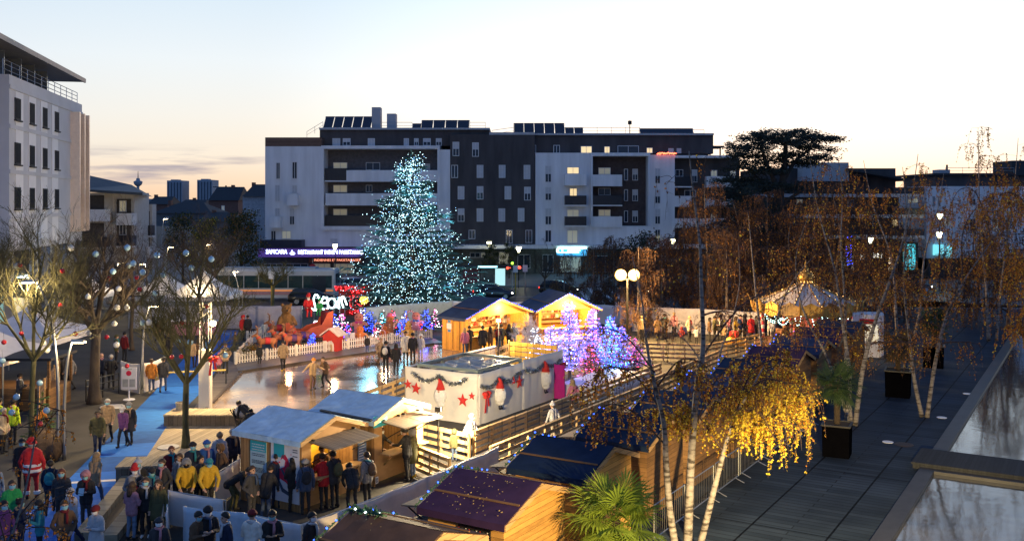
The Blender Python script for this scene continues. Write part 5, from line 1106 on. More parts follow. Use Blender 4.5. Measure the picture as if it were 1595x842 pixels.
# leafy crowns
def leafy(label, x, Y, z0, z1, rad, trunk_r, mats_, w, n, ls, seed, name='leafy_tree', clump=14):
 r = random.Random(seed); c = Vector(((x-CX)*Y/F, Y, 0)); t = thing(name, label, 'tree', c)
 m = MB(); m.tube([c, c+UP*z0, c+UP*(z0+(z1-z0)*.6)], [trunk_r, trunk_r*.8, trunk_r*.3], 7); tk = m.build('trunk', M_bark, t, True)
 lv = MB(); br = MB()
 for i in range(clump):
  a = i*2.4+r.random(); f = (i+.5)/clump; zz = z0+(z1-z0)*(.1+.85*f); rr_ = rad*math.sin(PI*(.22+.72*f))*r.uniform(.45, .95); q = c+Vector((math.cos(a)*rr_, math.sin(a)*rr_, zz))
  br.tube([c+UP*max(z0*.9, zz-rad*.8), q], [trunk_r*.35, .02], 4, False); cs = rad*r.uniform(.3, .5)
  for _ in range(n//clump): d = rv(r); d = d.normalized()*cs*abs(r.gauss(.75, .25)); lv.cur = wpick(r, w); leaf(lv, q+Vector((d.x, d.y, d.z*.75)), ls*r.uniform(.7, 1.3), r, .3)
 br.build('branches', M_bark, t, True); lv.build('crown', mats_, t, True); return t
L_dk = leaf_mat('leaf_dark', (.03, .04, .018), .2)
leafy('dark leafy tree with yellowing edges left of the white flats', 375, 104, 2, 8.6, 3.0, .2, [L_olv, L_dk, L_och], (2, 5, 1), 5000, .2, 3); leafy('yellow green autumn tree over the far tent', 322, 100, 2, 8, 2.4, .18, [L_olv, L_dk, L_yel], (4, 2, 1), 3500, .18, 4)
leafy('dark leafy tree beside the cream flats balcony', 285, 112, 2, 8.2, 2.6, .18, [L_olv, L_dk, L_och], (2, 5, 1), 3500, .2, 5)
for x, Y, lab in ((764, 119, 'small round clipped tree under the left globe lamp'), (793, 119, 'small round clipped tree between the two globe lamps')): leafy(lab, x, Y, 1.2, 4.6, 1.1, .08, [L_dk, L_olv], (4, 1), 1800, .14, int(x), 'clipped_tree', 10)
leafy('round dark shrub left of the lit kiosk', 640, 112, .2, 3, 2.0, .1, [L_dk], (1,), 2200, .2, 9, 'shrub', 10); leafy('dark bushy evergreen in front of the flats behind the flood lamps', 1003, 100, .5, 6.2, 3.2, .15, [L_dk, L_brn], (3, 1), 5200, .2, 12, 'shrub')
# ---- conifers
def conifer(label, base, Hh, rad, seed, mneed, levels=16, per=9, spr=9, ls=.3, name='fir_tree', z0=.12, trunk=None, irregular=.25, group=None, tilt=-.12):
 r = random.Random(seed); base = Vector(base); t = thing(name, label, 'tree', base, 0, group); tips = []
 m = MB(); m.tube([base, base+UP*Hh*.6, base+UP*Hh*.99], [rad*.055+.015, rad*.03+.01, .006], 7); m.build('trunk', trunk or M_bark, t, True)
 lv = MB(); br = MB()
 for i in range(levels):
  f = (i+.3)/levels; z = Hh*(z0+(1-z0)*f*.985)
  for j in range(max(4, int(per*(1.15-f*.6)))):
   a = i*1.3+j*2*PI/per+r.uniform(-.3, .3); Ln = rad*((1-f)**.85)*r.uniform(1-irregular*1.6, 1+irregular*.6)+.04*Hh*(1-f)+.02
   d = Vector((math.cos(a), math.sin(a), 0)); n = 5; pts = [base+UP*z]
   for k in range(n): pts.append(pts[-1]+(d+UP*(tilt+.30*(k/n)*(1-f)+.25*f)+rv(r)*.05).normalized()*Ln/n)
   br.tube(pts, [max(.006, .02*Ln*(1-k/n)) for k in range(n+1)], 3, False)
   tips += [(pts[k].lerp(pts[k+1], r.random()), d) for k in range(1, n)]
   S = max(4, int(spr*(.4+.6*Ln/rad)*2))
   for k in range(S):
    x = (.12+.88*(k+r.random())/S)*n; q = min(n-1, int(x)); p = pts[q].lerp(pts[q+1], x-q); sd_ = d.cross(UP)*(1 if k % 2 else -1)
    dd = (d*.75+sd_*r.uniform(.2, .9)+UP*r.uniform(-.45, .2)).normalized()*ls*r.uniform(.6, 1.25); e = dd.cross(UP+rv(r)*.35).normalized()*ls*.16
    lv._add([p-e, p+e, p+dd+e*.25, p+dd-e*.25], [(0, 1, 2, 3)])
 top = base+UP*Hh
 for k in range(10): dd = Vector((r.gauss(0, .4), r.gauss(0, .4), .6)).normalized()*ls*.7; e = dd.cross(rv(r)).normalized()*ls*.1; p = top-UP*ls*.6*r.random(); lv._add([p-e, p+e, p+dd], [(0, 1, 2)])
 br.build('branches', M_bark, t, True); lv.build('crown', mneed, t, True); t['_t'] = 0; del t['_t']
 return t, tips, r
def lights(label, tips, r, sets, size, spread=.12, name='light_string', mats_=None, loc=None):
 """sets: list of (material, count)"""
 m = MB()
 for i, (mm, n) in enumerate(sets):
  m.cur = i
  for _ in range(n):
   p, d = r.choice(tips); m.octa(p+d*spread*.5+rv(r)*spread, size*r.uniform(.7, 1.25))
 o = m.build(name, [s[0] for s in sets]); tag(o, label, 'light string'); return o
M_big_led = glow('cool_white_led', (.6, .95, 1), 7); M_big_led2 = glow('ice_blue_led', (.25, .55, 1), 6); M_led_w = glow('white_led', (.95, .97, 1), 7); M_led_warm = glow('warm_led', (1, .62, .2), 7); M_led_red = glow('red_led', (1, .04, .05), 6); M_led_pink = glow('pink_led', (1, .12, .45), 6); M_led_blue = glow('deep_blue_led', (.03, .07, 1), 9); M_led_cy = glow('cyan_led', (.1, .8, 1), 6)
XT = G(641, 488)
tr, tips, r = conifer('tall dark fir hung with hundreds of cold white lights', XT, 13.8, 6.0, 61, mat('fir_needles_dark', (.045, .115, .11), .7, var=.35, scale=.8), 30, 12, 26, .62, irregular=.33, z0=.06)
tips = [q for q in tips if q[1].y < .35]
lights('cold white and ice blue lights draped over the tall fir', tips, r, [(M_big_led, 2700), (M_big_led2, 900)], .0245, .32)
for k in range(9): a = -PI*(.05+.9*(k % 5)/4); zz = 2+k*1.25; q = 5.6*(1-zz/15)+.9; lamp('tree_glow', XT+Vector((math.cos(a)*q, math.sin(a)*q, zz)), (.25, .75, 1), 230, .5)
# cedar of Lebanon: flat tiers on forked limbs
def cedar():
 Y = 100; base = Vector(((1212-CX)*Y/F, Y, 0)); r = random.Random(71); t = thing('cedar_tree', 'big flat topped cedar rising above the flats with dark layered tiers', 'tree', base)
 m = MB(); m.smooth = True
 for pts, r0 in ((PP(Y, (1212, 457), (1213, 360), (1216, 300), (1222, 262), (1224, 222)), .55), (PP(Y, (1213, 330), (1205, 280), (1192, 250), (1185, 222)), .32), (PP(Y, (1217, 290), (1238, 252), (1262, 232)), .25), (PP(Y, (1212, 350), (1180, 318), (1140, 300)), .25), (PP(Y, (1213, 340), (1190, 290, 2), (1165, 262, 3)), .2), (PP(Y, (1214, 320), (1245, 300), (1270, 292)), .2)):
  s_ = spline(pts, 4); m.tube(s_, [r0*(1-.65*i/len(s_)) for i in range(len(s_))], 8)
 m.build('trunk', mat('cedar_bark', (.035, .03, .027), .9), t, True)
 lv = MB(); br = MB()
 tiers = [(1217, 203, 60, 8), (1190, 212, 55, 9), (1250, 208, 52, 8), (1180, 230, 42, 10), (1222, 218, 42, 10), (1262, 226, 36, 7), (1160, 240, 28, 6), (1165, 256, 36, 9), (1198, 263, 30, 8), (1250, 250, 30, 8), (1276, 242, 26, 6), (1138, 276, 38, 9), (1182, 283, 44, 10), (1238, 290, 40, 10), (1285, 214, 22, 5), (1150, 228, 18, 4), (1200, 245, 34, 7), (1238, 238, 26, 6),
   (1150, 290, 46, 9), (1125, 302, 44, 9), (1165, 315, 55, 12), (1115, 325, 40, 9), (1200, 335, 60, 12), (1145, 345, 60, 12), (1245, 320, 36, 10), (1190, 365, 70, 14), (1235, 355, 50, 12), (1150, 380, 60, 12)]
 for x, y, rad, th in tiers:
  c = P(x, y, Y+r.uniform(-2, 2)); R_ = rad/15.0; T_ = th/15.0
  for k in range(7): a = r.uniform(0, 6.28); q = R_*r.uniform(.5, 1); br.tube([c-UP*T_*.9, c+Vector((math.cos(a)*q, math.sin(a)*q, T_*r.uniform(-.3, .3)))], [.06, .02], 3, False)
  sub = [(r.uniform(0, 6.28), R_*math.sqrt(r.random()), r.uniform(-.5, .5)*T_) for _ in range(int(rad*.95))]
  for a, q, z in sub:
   s0 = c+Vector((math.cos(a)*q, math.sin(a)*q, z-.22*q*q/R_)); cs = r.uniform(.25, .6)
   for _ in range(int(34)):
    dd = Vector((r.gauss(0, 1), r.gauss(0, 1), r.gauss(0, .35))).normalized()*r.uniform(.15, .36); e = dd.cross(rv(r)).normalized()*.07; p = s0+Vector((r.gauss(0, cs), r.gauss(0, cs), r.gauss(0, .13))); lv._add([p-e, p+e, p+dd], [(0, 1, 2)])
 br.build('branches', M_bark, t, True); lv.build('crown', mat('cedar_needles', (.020, .032, .026), .8, var=.4, scale=.7), t, True)
cedar()
# ---- palms
def palm(label, base, th, fr_len, nf, seed, mleaf, tr=.11, planter=None, fan=1.0):
 r = random.Random(seed); base = Vector(base); t = thing('fan_palm', label, 'palm', base)
 m = MB(); n = 9; m.smooth = True; m.tube([base+UP*th*i/n for i in range(n+1)], [tr*(1.1+.12*(i % 2)) for i in range(n+1)], 9); m.build('trunk', mat('fibrous_trunk', (.05, .035, .022), .95, var=.5, scale=14, bump=.8), t, True)
 top = base+UP*th
 for i in range(nf):
  a = i*2.39996; el = 1.25-2.0*(i/nf)**1.1+r.uniform(-.12, .12); d = Vector((math.cos(a)*math.cos(el), math.sin(a)*math.cos(el), math.sin(el))); sl = fr_len*.55*r.uniform(.85, 1.1)
  st = limb_pts(top, d, sl, 4, r, .03, (0, 0, -.25)); m = MB(); m.tube(st, [.014, .012, .010, .009, .007], 4, False)
  d2 = (st[-1]-st[-2]).normalized(); sd_ = d2.cross(UP)
  if sd_.length < .05: sd_ = Vector((1, 0, 0))
  sd_.normalize(); nr = sd_.cross(d2).normalized(); Lf = fr_len*.62*fan; K = 26
  for k in range(K):
   an = (k/(K-1)-.5)*R(285); u = d2*math.cos(an)+sd_*math.sin(an); ll = Lf*(.72+.28*math.cos(an*.6))*r.uniform(.92, 1.05); u = (u+nr*(.18*math.cos(an*2)-.06)).normalized()
   p0 = st[-1]; p1 = p0+u*ll*.6; p2 = p0+u*ll+UP*(-.16*ll*r.uniform(.4, 1.4)); w_ = u.cross(nr).normalized()*Lf*.040; fo = nr*Lf*.016
   m._add([p0, p1+w_, p1+fo, p1-w_, p2], [(0, 1, 2), (0, 2, 3), (1, 4, 2), (2, 4, 3)])
  m.build('frond', mleaf, t, True)
 return t
M_palm = leaf_mat('palm_leaf', (.20, .28, .035), .3); M_palm_d = leaf_mat('palm_leaf_dark', (.03, .055, .02), .2)
palm('big lamp lit fan palm at the bottom edge beside the purple roofed chalet', Vector(((957-CX)*23.5/F, 23.5, 0)), 1.75, 1.25, 30, 81, M_palm, .13)
def planter(label, px, py, s, h):
 g = G(px, py); t = thing('planter', label, 'planter', g, -A1+.1); m = MB(); m.hexa([(-s*.48, -s*.48, 0), (s*.48, -s*.48, 0), (s*.48, s*.48, 0), (-s*.48, s*.48, 0), (-s*.5, -s*.5, h), (s*.5, -s*.5, h), (s*.5, s*.5, h), (-s*.5, s*.5, h)]); m.build('tub', mat('black_tub', (.002, .002, .003), .95, var=.2, spec=0.0), t)
 m = MB()
 for q in (-1, 1): m.bx(-s*.53, s*.53, q*s*.5-.04, q*s*.5+.04, h, h+.06); m.bx(q*s*.5-.04, q*s*.5+.04, -s*.46, s*.46, h, h+.058)
 m.build('rim', M_black, t); m = MB(); m.bx(-s*.45, s*.45, -s*.45, s*.45, h, h+.03); m.build('soil', mat('dark_soil', (.03, .02, .015), 1), t); return g, h
g, h = planter('black square planter nearest the camera on the promenade', 1304, 708, .98, 1.15); palm('dark fan palm growing in the nearest black planter', g+UP*h, 1.5, 1.0, 24, 83, M_palm_d, .10)
g, h = planter('black square planter in front of the leaning birch pair', 1399, 616, 1.15, 1.25); palm('brownish fan palm growing in the planter before the leaning birches', g+UP*h, 1.1, 1.1, 22, 85, leaf_mat('palm_leaf_brown', (.07, .05, .02), .2), .10)
g, h = planter('black square planter farthest up the promenade', 1454, 571, 1.1, 1.2); palm('dim fan palm growing in the farthest planter', g+UP*h, 1.3, 1.1, 22, 87, M_palm_d, .10)
# ================================================================ people
# one continuous remeshed body per pose; regions of it carry skin, coat, trousers, shoes
def capsule(mb, a, b, r0, r1, n=10):
 a = Vector(a); b = Vector(b); d = (b-a)
 if d.length < 1e-5: d = Vector((0, 0, 1e-3))
 u = d.normalized(); pts = []; rad = []
 for k in (90, 60, 30): pts.append(a-u*r0*math.sin(R(k))); rad.append(max(1e-3, r0*math.cos(R(k))))
 pts += [a, b]; rad += [r0, r1]
 for k in (30, 60, 90): pts.append(b+u*r1*math.sin(R(k))); rad.append(max(1e-3, r1*math.cos(R(k))))
 mb.tube(pts, rad, n)
SK, CO, TR, SH, EY = 0, 1, 2, 3, 4
def pose_caps(P_):
 """list of (label, a, b, r0, r1); person faces -Y"""
 c = []; lean = P_.get('lean', 0); hipz = P_.get('hip', .92); fat = P_.get('fat', 1.0)
 hip = Vector((0, P_.get('hipy', 0), hipz))
 def tor(x, y, z):   # torso frame leaning forward about the hips
  return hip+Vector((x, y*math.cos(lean)-z*math.sin(lean), z*math.cos(lean)+y*math.sin(lean)))
 for s in (-1, 1):
  c.append((CO, tor(s*.07, 0, .02), tor(s*.085, .01, .44), .125*fat, .115*fat))
  c.append((CO, tor(s*.07, 0, -.10 if not P_.get('sit') else -.02), tor(s*.06, 0, .1), .13*fat, .125*fat))
  c.append((CO, tor(s*.06, .01, .47), tor(s*.165, .01, .455), .08, .075*fat))
 hd = P_.get('nod', 0)
 nk = tor(0, .0, .50); c.append((SK, nk, tor(0, -.015, .57), .055, .052)); c.append((CO, tor(0, .01, .47), tor(0, .005, .525), .085, .07))
 hc = tor(0, -.03, .68)
 la = lean*.6+hd
 def hed(x, y, z): return hc+Vector((x, y*math.cos(la)-z*math.sin(la), z*math.cos(la)+y*math.sin(la)))
 c.append((SK, hed(0, .015, .03), hed(0, -.01, -.05), .098, .072)); c.append((SK, hed(0, -.045, -.06), hed(0, -.04, -.075), .05, .045)); c.append((SK, hed(0, -.088, .01), hed(0, -.112, -.025), .012, .017))
 for s in (-1, 1):
  c.append((SK, hed(s*.094, .01, .015), hed(s*.094, .012, -.025), .016, .012)); c.append((EY, hed(s*.036, -.083, .018), hed(s*.036, -.084, .018), .015, .015))
 sh = [tor(s*.185, .01, .44) for s in (-1, 1)]
 for i, s in enumerate((-1, 1)):
  e, w = P_['arms'][i]; e = tor(*e) if not P_.get('abs') else Vector(e); w = tor(*w) if not P_.get('abs') else Vector(w)
  c.append((CO, sh[i], e, .072*fat, .058)); c.append((CO, e, w, .058, .044))
  d = (w-e).normalized(); f = P_.get('handdir', [None, None])[i]; d2 = Vector(f).normalized() if f else d
  palm = w+d2*.075; c.append((SK, w, palm, .030, .036)); sd_ = d2.cross(UP)
  if sd_.length < .2: sd_ = Vector((0, -1, 0))
  sd_.normalize(); nn = sd_.cross(d2).normalized()
  curl = nn*.3 if nn.y < 0 else nn*-.3
  for q, (o, l) in enumerate(((-.030, .062), (-.010, .075), (.010, .070), (.030, .055))):
   p0 = palm+sd_*o+d2*.015; p1 = p0+(d2+curl*.4).normalized()*l*.55; p2 = p1+(d2+curl*1.6).normalized()*l*.45; c.append((SK, p0, p1, .0125, .011)); c.append((SK, p1, p2, .011, .0095))
  tb = w+d2*.03+sd_*-s*.03; c.append((SK, tb, tb+(d2*.6-sd_*s*.7).normalized()*.055, .014, .011))
 for i, s in enumerate((-1, 1)):
  k, a = P_['legs'][i]; h_ = hip+Vector((s*.085, 0, -.02)); k = Vector(k); a = Vector(a)
  c.append((TR, h_, k, .092*fat, .064)); c.append((TR, k, a, .064, .047)); fd = Vector(P_.get('feet', [(0, -1, 0), (0, -1, 0)])[i]).normalized()
  c.append((SH, a+Vector((0, .02, -.03)), a+Vector((0, .01, -.055)), .052, .046)); c.append((SH, a+UP*-.05-fd*.02, a+UP*-.055+fd*.14, .044, .037))
 return c, hc, la
POSES = {
'stand': dict(arms=[((-.25, .03, .16), (-.25, -.05, -.09)), ((.25, .03, .16), (.25, -.05, -.09))], legs=[((-.095, -.01, .5), (-.1, .02, .085)), ((.095, -.01, .5), (.1, .02, .085))]),
'pockets': dict(arms=[((-.29, .06, .18), (-.19, -.12, .0)), ((.29, .06, .18), (.19, -.12, .0))], legs=[((-.10, -.02, .5), (-.12, .02, .085)), ((.09, .01, .5), (.10, .05, .085))], handdir=[(.5, -.3, -.7), (-.5, -.3, -.7)]),
'hold': dict(nod=.25, arms=[((-.25, -.02, .17), (-.10, -.27, .24)), ((.25, -.02, .17), (.10, -.27, .24))], legs=[((-.095, -.02, .5), (-.10, .02, .085)), ((.095, 0, .5), (.12, .03, .085))], handdir=[(.5, -.8, .2), (-.5, -.8, .2)]),
'walk': dict(lean=.06, arms=[((-.25, .12, .18), (-.24, .10, -.06)), ((.25, -.08, .18), (.23, -.22, -.02))], legs=[((-.09, -.16, .52), (-.09, -.24, .10)), ((.09, .05, .5), (.09, .30, .13))], feet=[(0, -1, .15), (0, -1, -.45)]),
'reach': dict(lean=.12, arms=[((-.25, -.05, .2), (-.18, -.30, .14)), ((.26, -.14, .3), (.18, -.40, .28))], legs=[((-.10, -.03, .5), (-.11, .02, .085)), ((.09, .02, .5), (.11, .10, .085))]),
'lean': dict(lean=.38, hipy=.12, arms=[((-.28, -.20, .22), (-.18, -.42, .10)), ((.28, -.20, .22), (.20, -.42, .10))], legs=[((-.10, .08, .5), (-.11, .12, .085)), ((.10, .10, .5), (.12, .18, .085))], fat=1.12),
'bend': dict(lean=1.0, hipy=.15, hip=.90, arms=[((-.24, -.2, .34), (-.16, -.42, .30)), ((.24, -.2, .34), (.16, -.42, .30))], legs=[((-.10, .03, .5), (-.11, .16, .085)), ((.10, -.08, .5), (.12, .0, .085))]),
'sit': dict(sit=1, hip=.50, nod=.2, arms=[((-.25, -.04, .18), (-.14, -.26, .10)), ((.25, -.04, .18), (.14, -.26, .10))], legs=[((-.11, -.42, .48), (-.12, -.44, .085)), ((.11, -.42, .48), (.12, -.40, .085))]),
'skate': dict(lean=.22, arms=[((-.36, .02, .26), (-.52, -.10, .18)), ((.36, .02, .26), (.50, -.12, .22))], legs=[((-.11, -.14, .50), (-.12, -.06, .09)), ((.11, -.02, .50), (.15, .26, .14))], feet=[(0, -1, 0), (.3, -1, -.3)]),
'robe': dict(fat=1.42, arms=[((-.33, .03, .18), (-.30, -.10, -.05)), ((.33, .03, .18), (.32, -.10, -.05))], legs=[((-.12, -.01, .5), (-.13, .02, .085)), ((.12, -.01, .5), (.13, .02, .085))]),
}
_BODY = {}
def seg_d(P3, a, b, r0, r1):
 a = np.array(a); d = np.array(b)-a; L2 = max(1e-9, float(d @ d)); t = np.clip(((P3-a) @ d)/L2, 0, 1); q = a+t[:, None]*d
 return np.linalg.norm(P3-q, axis=1)-(r0+(r1-r0)*t)
def body(pose, voxel=.0135):
 if pose in _BODY: return _BODY[pose]
 caps, hc, la = pose_caps(POSES[pose]); mb = MB()
 for lab, a, b, r0, r1 in caps: capsule(mb, a, b, r0, r1)
 # keep the soles on the ground
 o = mb.build('tmp', []); md = o.modifiers.new('r', 'REMESH'); md.mode = 'VOXEL'; md.voxel_size = voxel; md.use_smooth_shade = True
 sm = o.modifiers.new('s', 'SMOOTH'); sm.factor = .5; sm.iterations = 2
 dg = bpy.context.evaluated_depsgraph_get(); dg.update(); me = bpy.data.meshes.new_from_object(o.evaluated_get(dg)); bpy.data.objects.remove(o); me.name = 'person_'+pose
 n = len(me.polygons); cen = np.empty(n*3); me.polygons.foreach_get('center', cen); cen = cen.reshape(-1, 3)
 best = np.full(n, 1e9); lab_ = np.zeros(n, int)
 for lab, a, b, r0, r1 in caps:
  q = seg_d(cen, a, b, r0, r1)+(-.004 if lab in (EY, SK) else 0); k = q < best; best[k] = q[k]; lab_[k] = lab
 for _ in range(5): me.materials.append(None)
 me.polygons.foreach_set('material_index', lab_.tolist()); me.polygons.foreach_set('use_smooth', [True]*n)
 zs = np.empty(len(me.vertices)*3); me.vertices.foreach_get('co', zs); zmin = float(zs.reshape(-1, 3)[:, 2].min())
 fold = set()
 for q in me.polygons:
  if q.material_index in (CO, TR): fold.update(q.vertices)
 nv = len(me.vertices); nr = np.empty(nv*3); me.vertices.foreach_get('normal', nr); co = zs.copy()
 for i in fold:
  x, y, z = co[3*i:3*i+3]; q = .013*mnoise.noise((x*7, y*7, z*12))+.006*mnoise.noise((x*22, y*22, z*22)); zs[3*i:3*i+3] += nr[3*i:3*i+3]*q
 me.vertices.foreach_set('co', zs)
 me.transform(Matrix.Translation((0, 0, -zmin))); me.update()
 _BODY[pose] = (me, Vector(hc)-UP*zmin, la); return _BODY[pose]
def shell(fn, n=16, m=9):   # closed double shell around the head from a (theta, phi) rule
 pass
_HEADM = {}
def head_mesh(kind):
 if kind in _HEADM: return _HEADM[kind]
 mb = MB(); mb.smooth = True; r = random.Random(3)
 def dome(rad, z_cut_front, z_cut_back, off=(0, .012, .03), sc=(1, 1.12, 1.08), rough=0, th=.02):
  n, mm = 18, 8; vs = []; o_ = Vector(off)
  for layer, rr_ in ((0, rad), (1, rad-th)):
   for i in range(mm+1):
    for j in range(n):
     a = 2*PI*j/n; fr = (1-math.sin(a))/2  # 1 at the front (-y)
     zc = z_cut_back+(z_cut_front-z_cut_back)*fr**1.5; t = PI/2-(PI/2-math.asin(max(-1, min(1, zc))))*(1-i/mm) if False else (PI/2)*(i/mm)+math.asin(max(-1, min(1, zc)))*(1-i/mm)
     q = rr_*(1+rough*mnoise.noise(Vector((j*.9, i*1.3, layer)))); vs.append(o_+Vector((q*sc[0]*math.cos(t)*math.cos(a), q*sc[1]*math.cos(t)*math.sin(a), q*sc[2]*math.sin(t))))
  fs = []; K = (mm+1)*n
  for i in range(mm):
   for j in range(n):
    f = (i*n+j, i*n+(j+1) % n, (i+1)*n+(j+1) % n, (i+1)*n+j); fs.append(f); fs.append(tuple(x+K for x in f[::-1]))
  for j in range(n): fs.append((j, j+K, (j+1) % n+K, (j+1) % n))
  mb._add(vs, fs)
 if kind == 'hair': dome(.112, .42, -.55, rough=.12)
 elif kind == 'long_hair':
  dome(.116, .40, -.75, rough=.12)
  for k in range(9): a = R(200)*(k/8-.5)+PI/2; p = Vector((math.cos(a)*.10, math.sin(a)*.11, -.02)); mb.tube([p, p*1.05+UP*-.1, p*1.0+UP*-.22, p*.9+UP*-.30], [.034, .036, .03, .012], 6)
 elif kind == 'bun': dome(.113, .40, -.55, rough=.10); mb.ball((0, .12, .10), .05, 9, 6)
 elif kind == 'beanie': dome(.120, .18, -.15, rough=.04, th=.025); mb.lathe((0, .012, .03), [(.113, -.005), (.127, 0), (.127, .05), (.116, .055)], 18)
 elif kind == 'pompom_hat': dome(.122, .18, -.15, rough=.05, th=.025); mb.lathe((0, .012, .03), [(.113, -.005), (.13, 0), (.13, .05), (.116, .055)], 18); mb.ball((0, .012, .185), .055, 9, 6)
 elif kind == 'hood': dome(.145, .22, -.95, rough=.06, sc=(1, 1.1, 1.1), th=.03); mb.tube([Vector((math.cos(a)*.12, -.05-.02*math.sin(a), .03+math.sin(a)*.14)) for a in [R(x) for x in range(-60, 241, 20)]], .03, 7)
 elif kind == 'cap': dome(.118, .22, -.05, rough=.02); mb.hexa([(-.07, -.10, .055), (.07, -.10, .055), (.07, -.10, .07), (-.07, -.10, .07), (-.055, -.20, .045), (.055, -.20, .045), (.055, -.20, .055), (-.055, -.20, .055)])
 elif kind == 'santa_hat':
  mb.tube([(0, .01, .06), (0, .02, .14), (.02, .05, .20), (.06, .09, .20), (.10, .12, .15)], [.115, .10, .07, .045, .03], 12); mb.smooth = True
  mb.cur = 1; mb.lathe((0, .012, .03), [(.11, 0), (.135, .01), (.135, .05), (.11, .06)], 18); mb.ball((.11, .13, .13), .042, 9, 6)
 elif kind == 'white_hair': dome(.114, .45, -.5, rough=.12)
 elif kind == 'mask':
  vs = []
  for layer, y0 in ((0, 0), (1, .006)):
   for i in range(5):
    for j in range(9):
     a = R(-78+156*j/8); z = .012-.095*i/4; q = .093-.010*(i/4)**2-(.006 if i == 0 else 0); nose = .026*math.exp(-(a/.3)**2)*(1-i/5); vs.append(Vector((math.sin(a)*(q+.004-y0)*(1-.12*i/4), -math.cos(a)*(q+.006-y0+nose)-.018, z)))
  fs = []
  for i in range(4):
   for j in range(8): f = (i*9+j, i*9+j+1, (i+1)*9+j+1, (i+1)*9+j); fs.append(f[::-1]); fs.append(tuple(x+45 for x in f))
  mb._add(vs, fs)
 elif kind == 'beard': mb.ball((0, -.07, -.10), .085, 10, 7, (1, .7, 1.2))
 o = mb.build('tmp', [M_black]); me = o.data; bpy.data.objects.remove(o); me.materials.clear()
 for _ in range(2 if kind == 'santa_hat' else 1): me.materials.append(None)
 _HEADM[kind] = me; return me
SKINS = [mat('skin_pale', (.48, .29, .21), .55, var=.06), mat('skin_tan', (.32, .18, .11), .55, var=.06), mat('skin_brown', (.13, .07, .045), .55, var=.06)]
CLOTH = {}
def cl(name, col, rough=.85):
 if name not in CLOTH: CLOTH[name] = mat(name+'_cloth', col, rough, var=.22, scale=7, bump=.25)
 return CLOTH[name]
for nm, c in dict(black=(.022, .022, .025), charcoal=(.045, .045, .05), navy=(.012, .02, .05), blue=(.02, .06, .22), royal=(.02, .09, .35), red=(.50, .02, .025), darkred=(.16, .012, .015), yellow=(.95, .43, .01), hivis=(.62, .80, .03), green=(.02, .30, .08), olive=(.09, .085, .035), brown=(.12, .07, .04), tan=(.34, .23, .13), beige=(.46, .38, .28), cream=(.60, .52, .34), grey=(.22, .22, .23), palegrey=(.45, .45, .46), white=(.72, .72, .72), pink=(.50, .16, .22), rose=(.42, .20, .24), denim=(.05, .08, .15), paledenim=(.16, .22, .32), orange=(.55, .20, .03), teal=(.03, .22, .25), purple=(.12, .04, .16)).items(): cl(nm, c)
HAIRC = dict(dark=mat('hair_dark', (.016, .012, .01), .6, var=.3), brown=mat('hair_brown', (.06, .035, .02), .6, var=.3), blond=mat('hair_blond', (.30, .20, .10), .6, var=.2), grey=mat('hair_grey', (.36, .35, .34), .7, var=.2), red=mat('hair_auburn', (.13, .04, .02), .6, var=.2))
M_eye = mat('eye_dark', (.02, .015, .012), .3, var=0)
MASKS = dict(blue=mat('mask_blue', (.25, .52, .60), .8, var=.05), white=mat('mask_white', (.72, .73, .74), .8, var=.05), black=mat('mask_black', (.015, .015, .016), .8, var=.05))
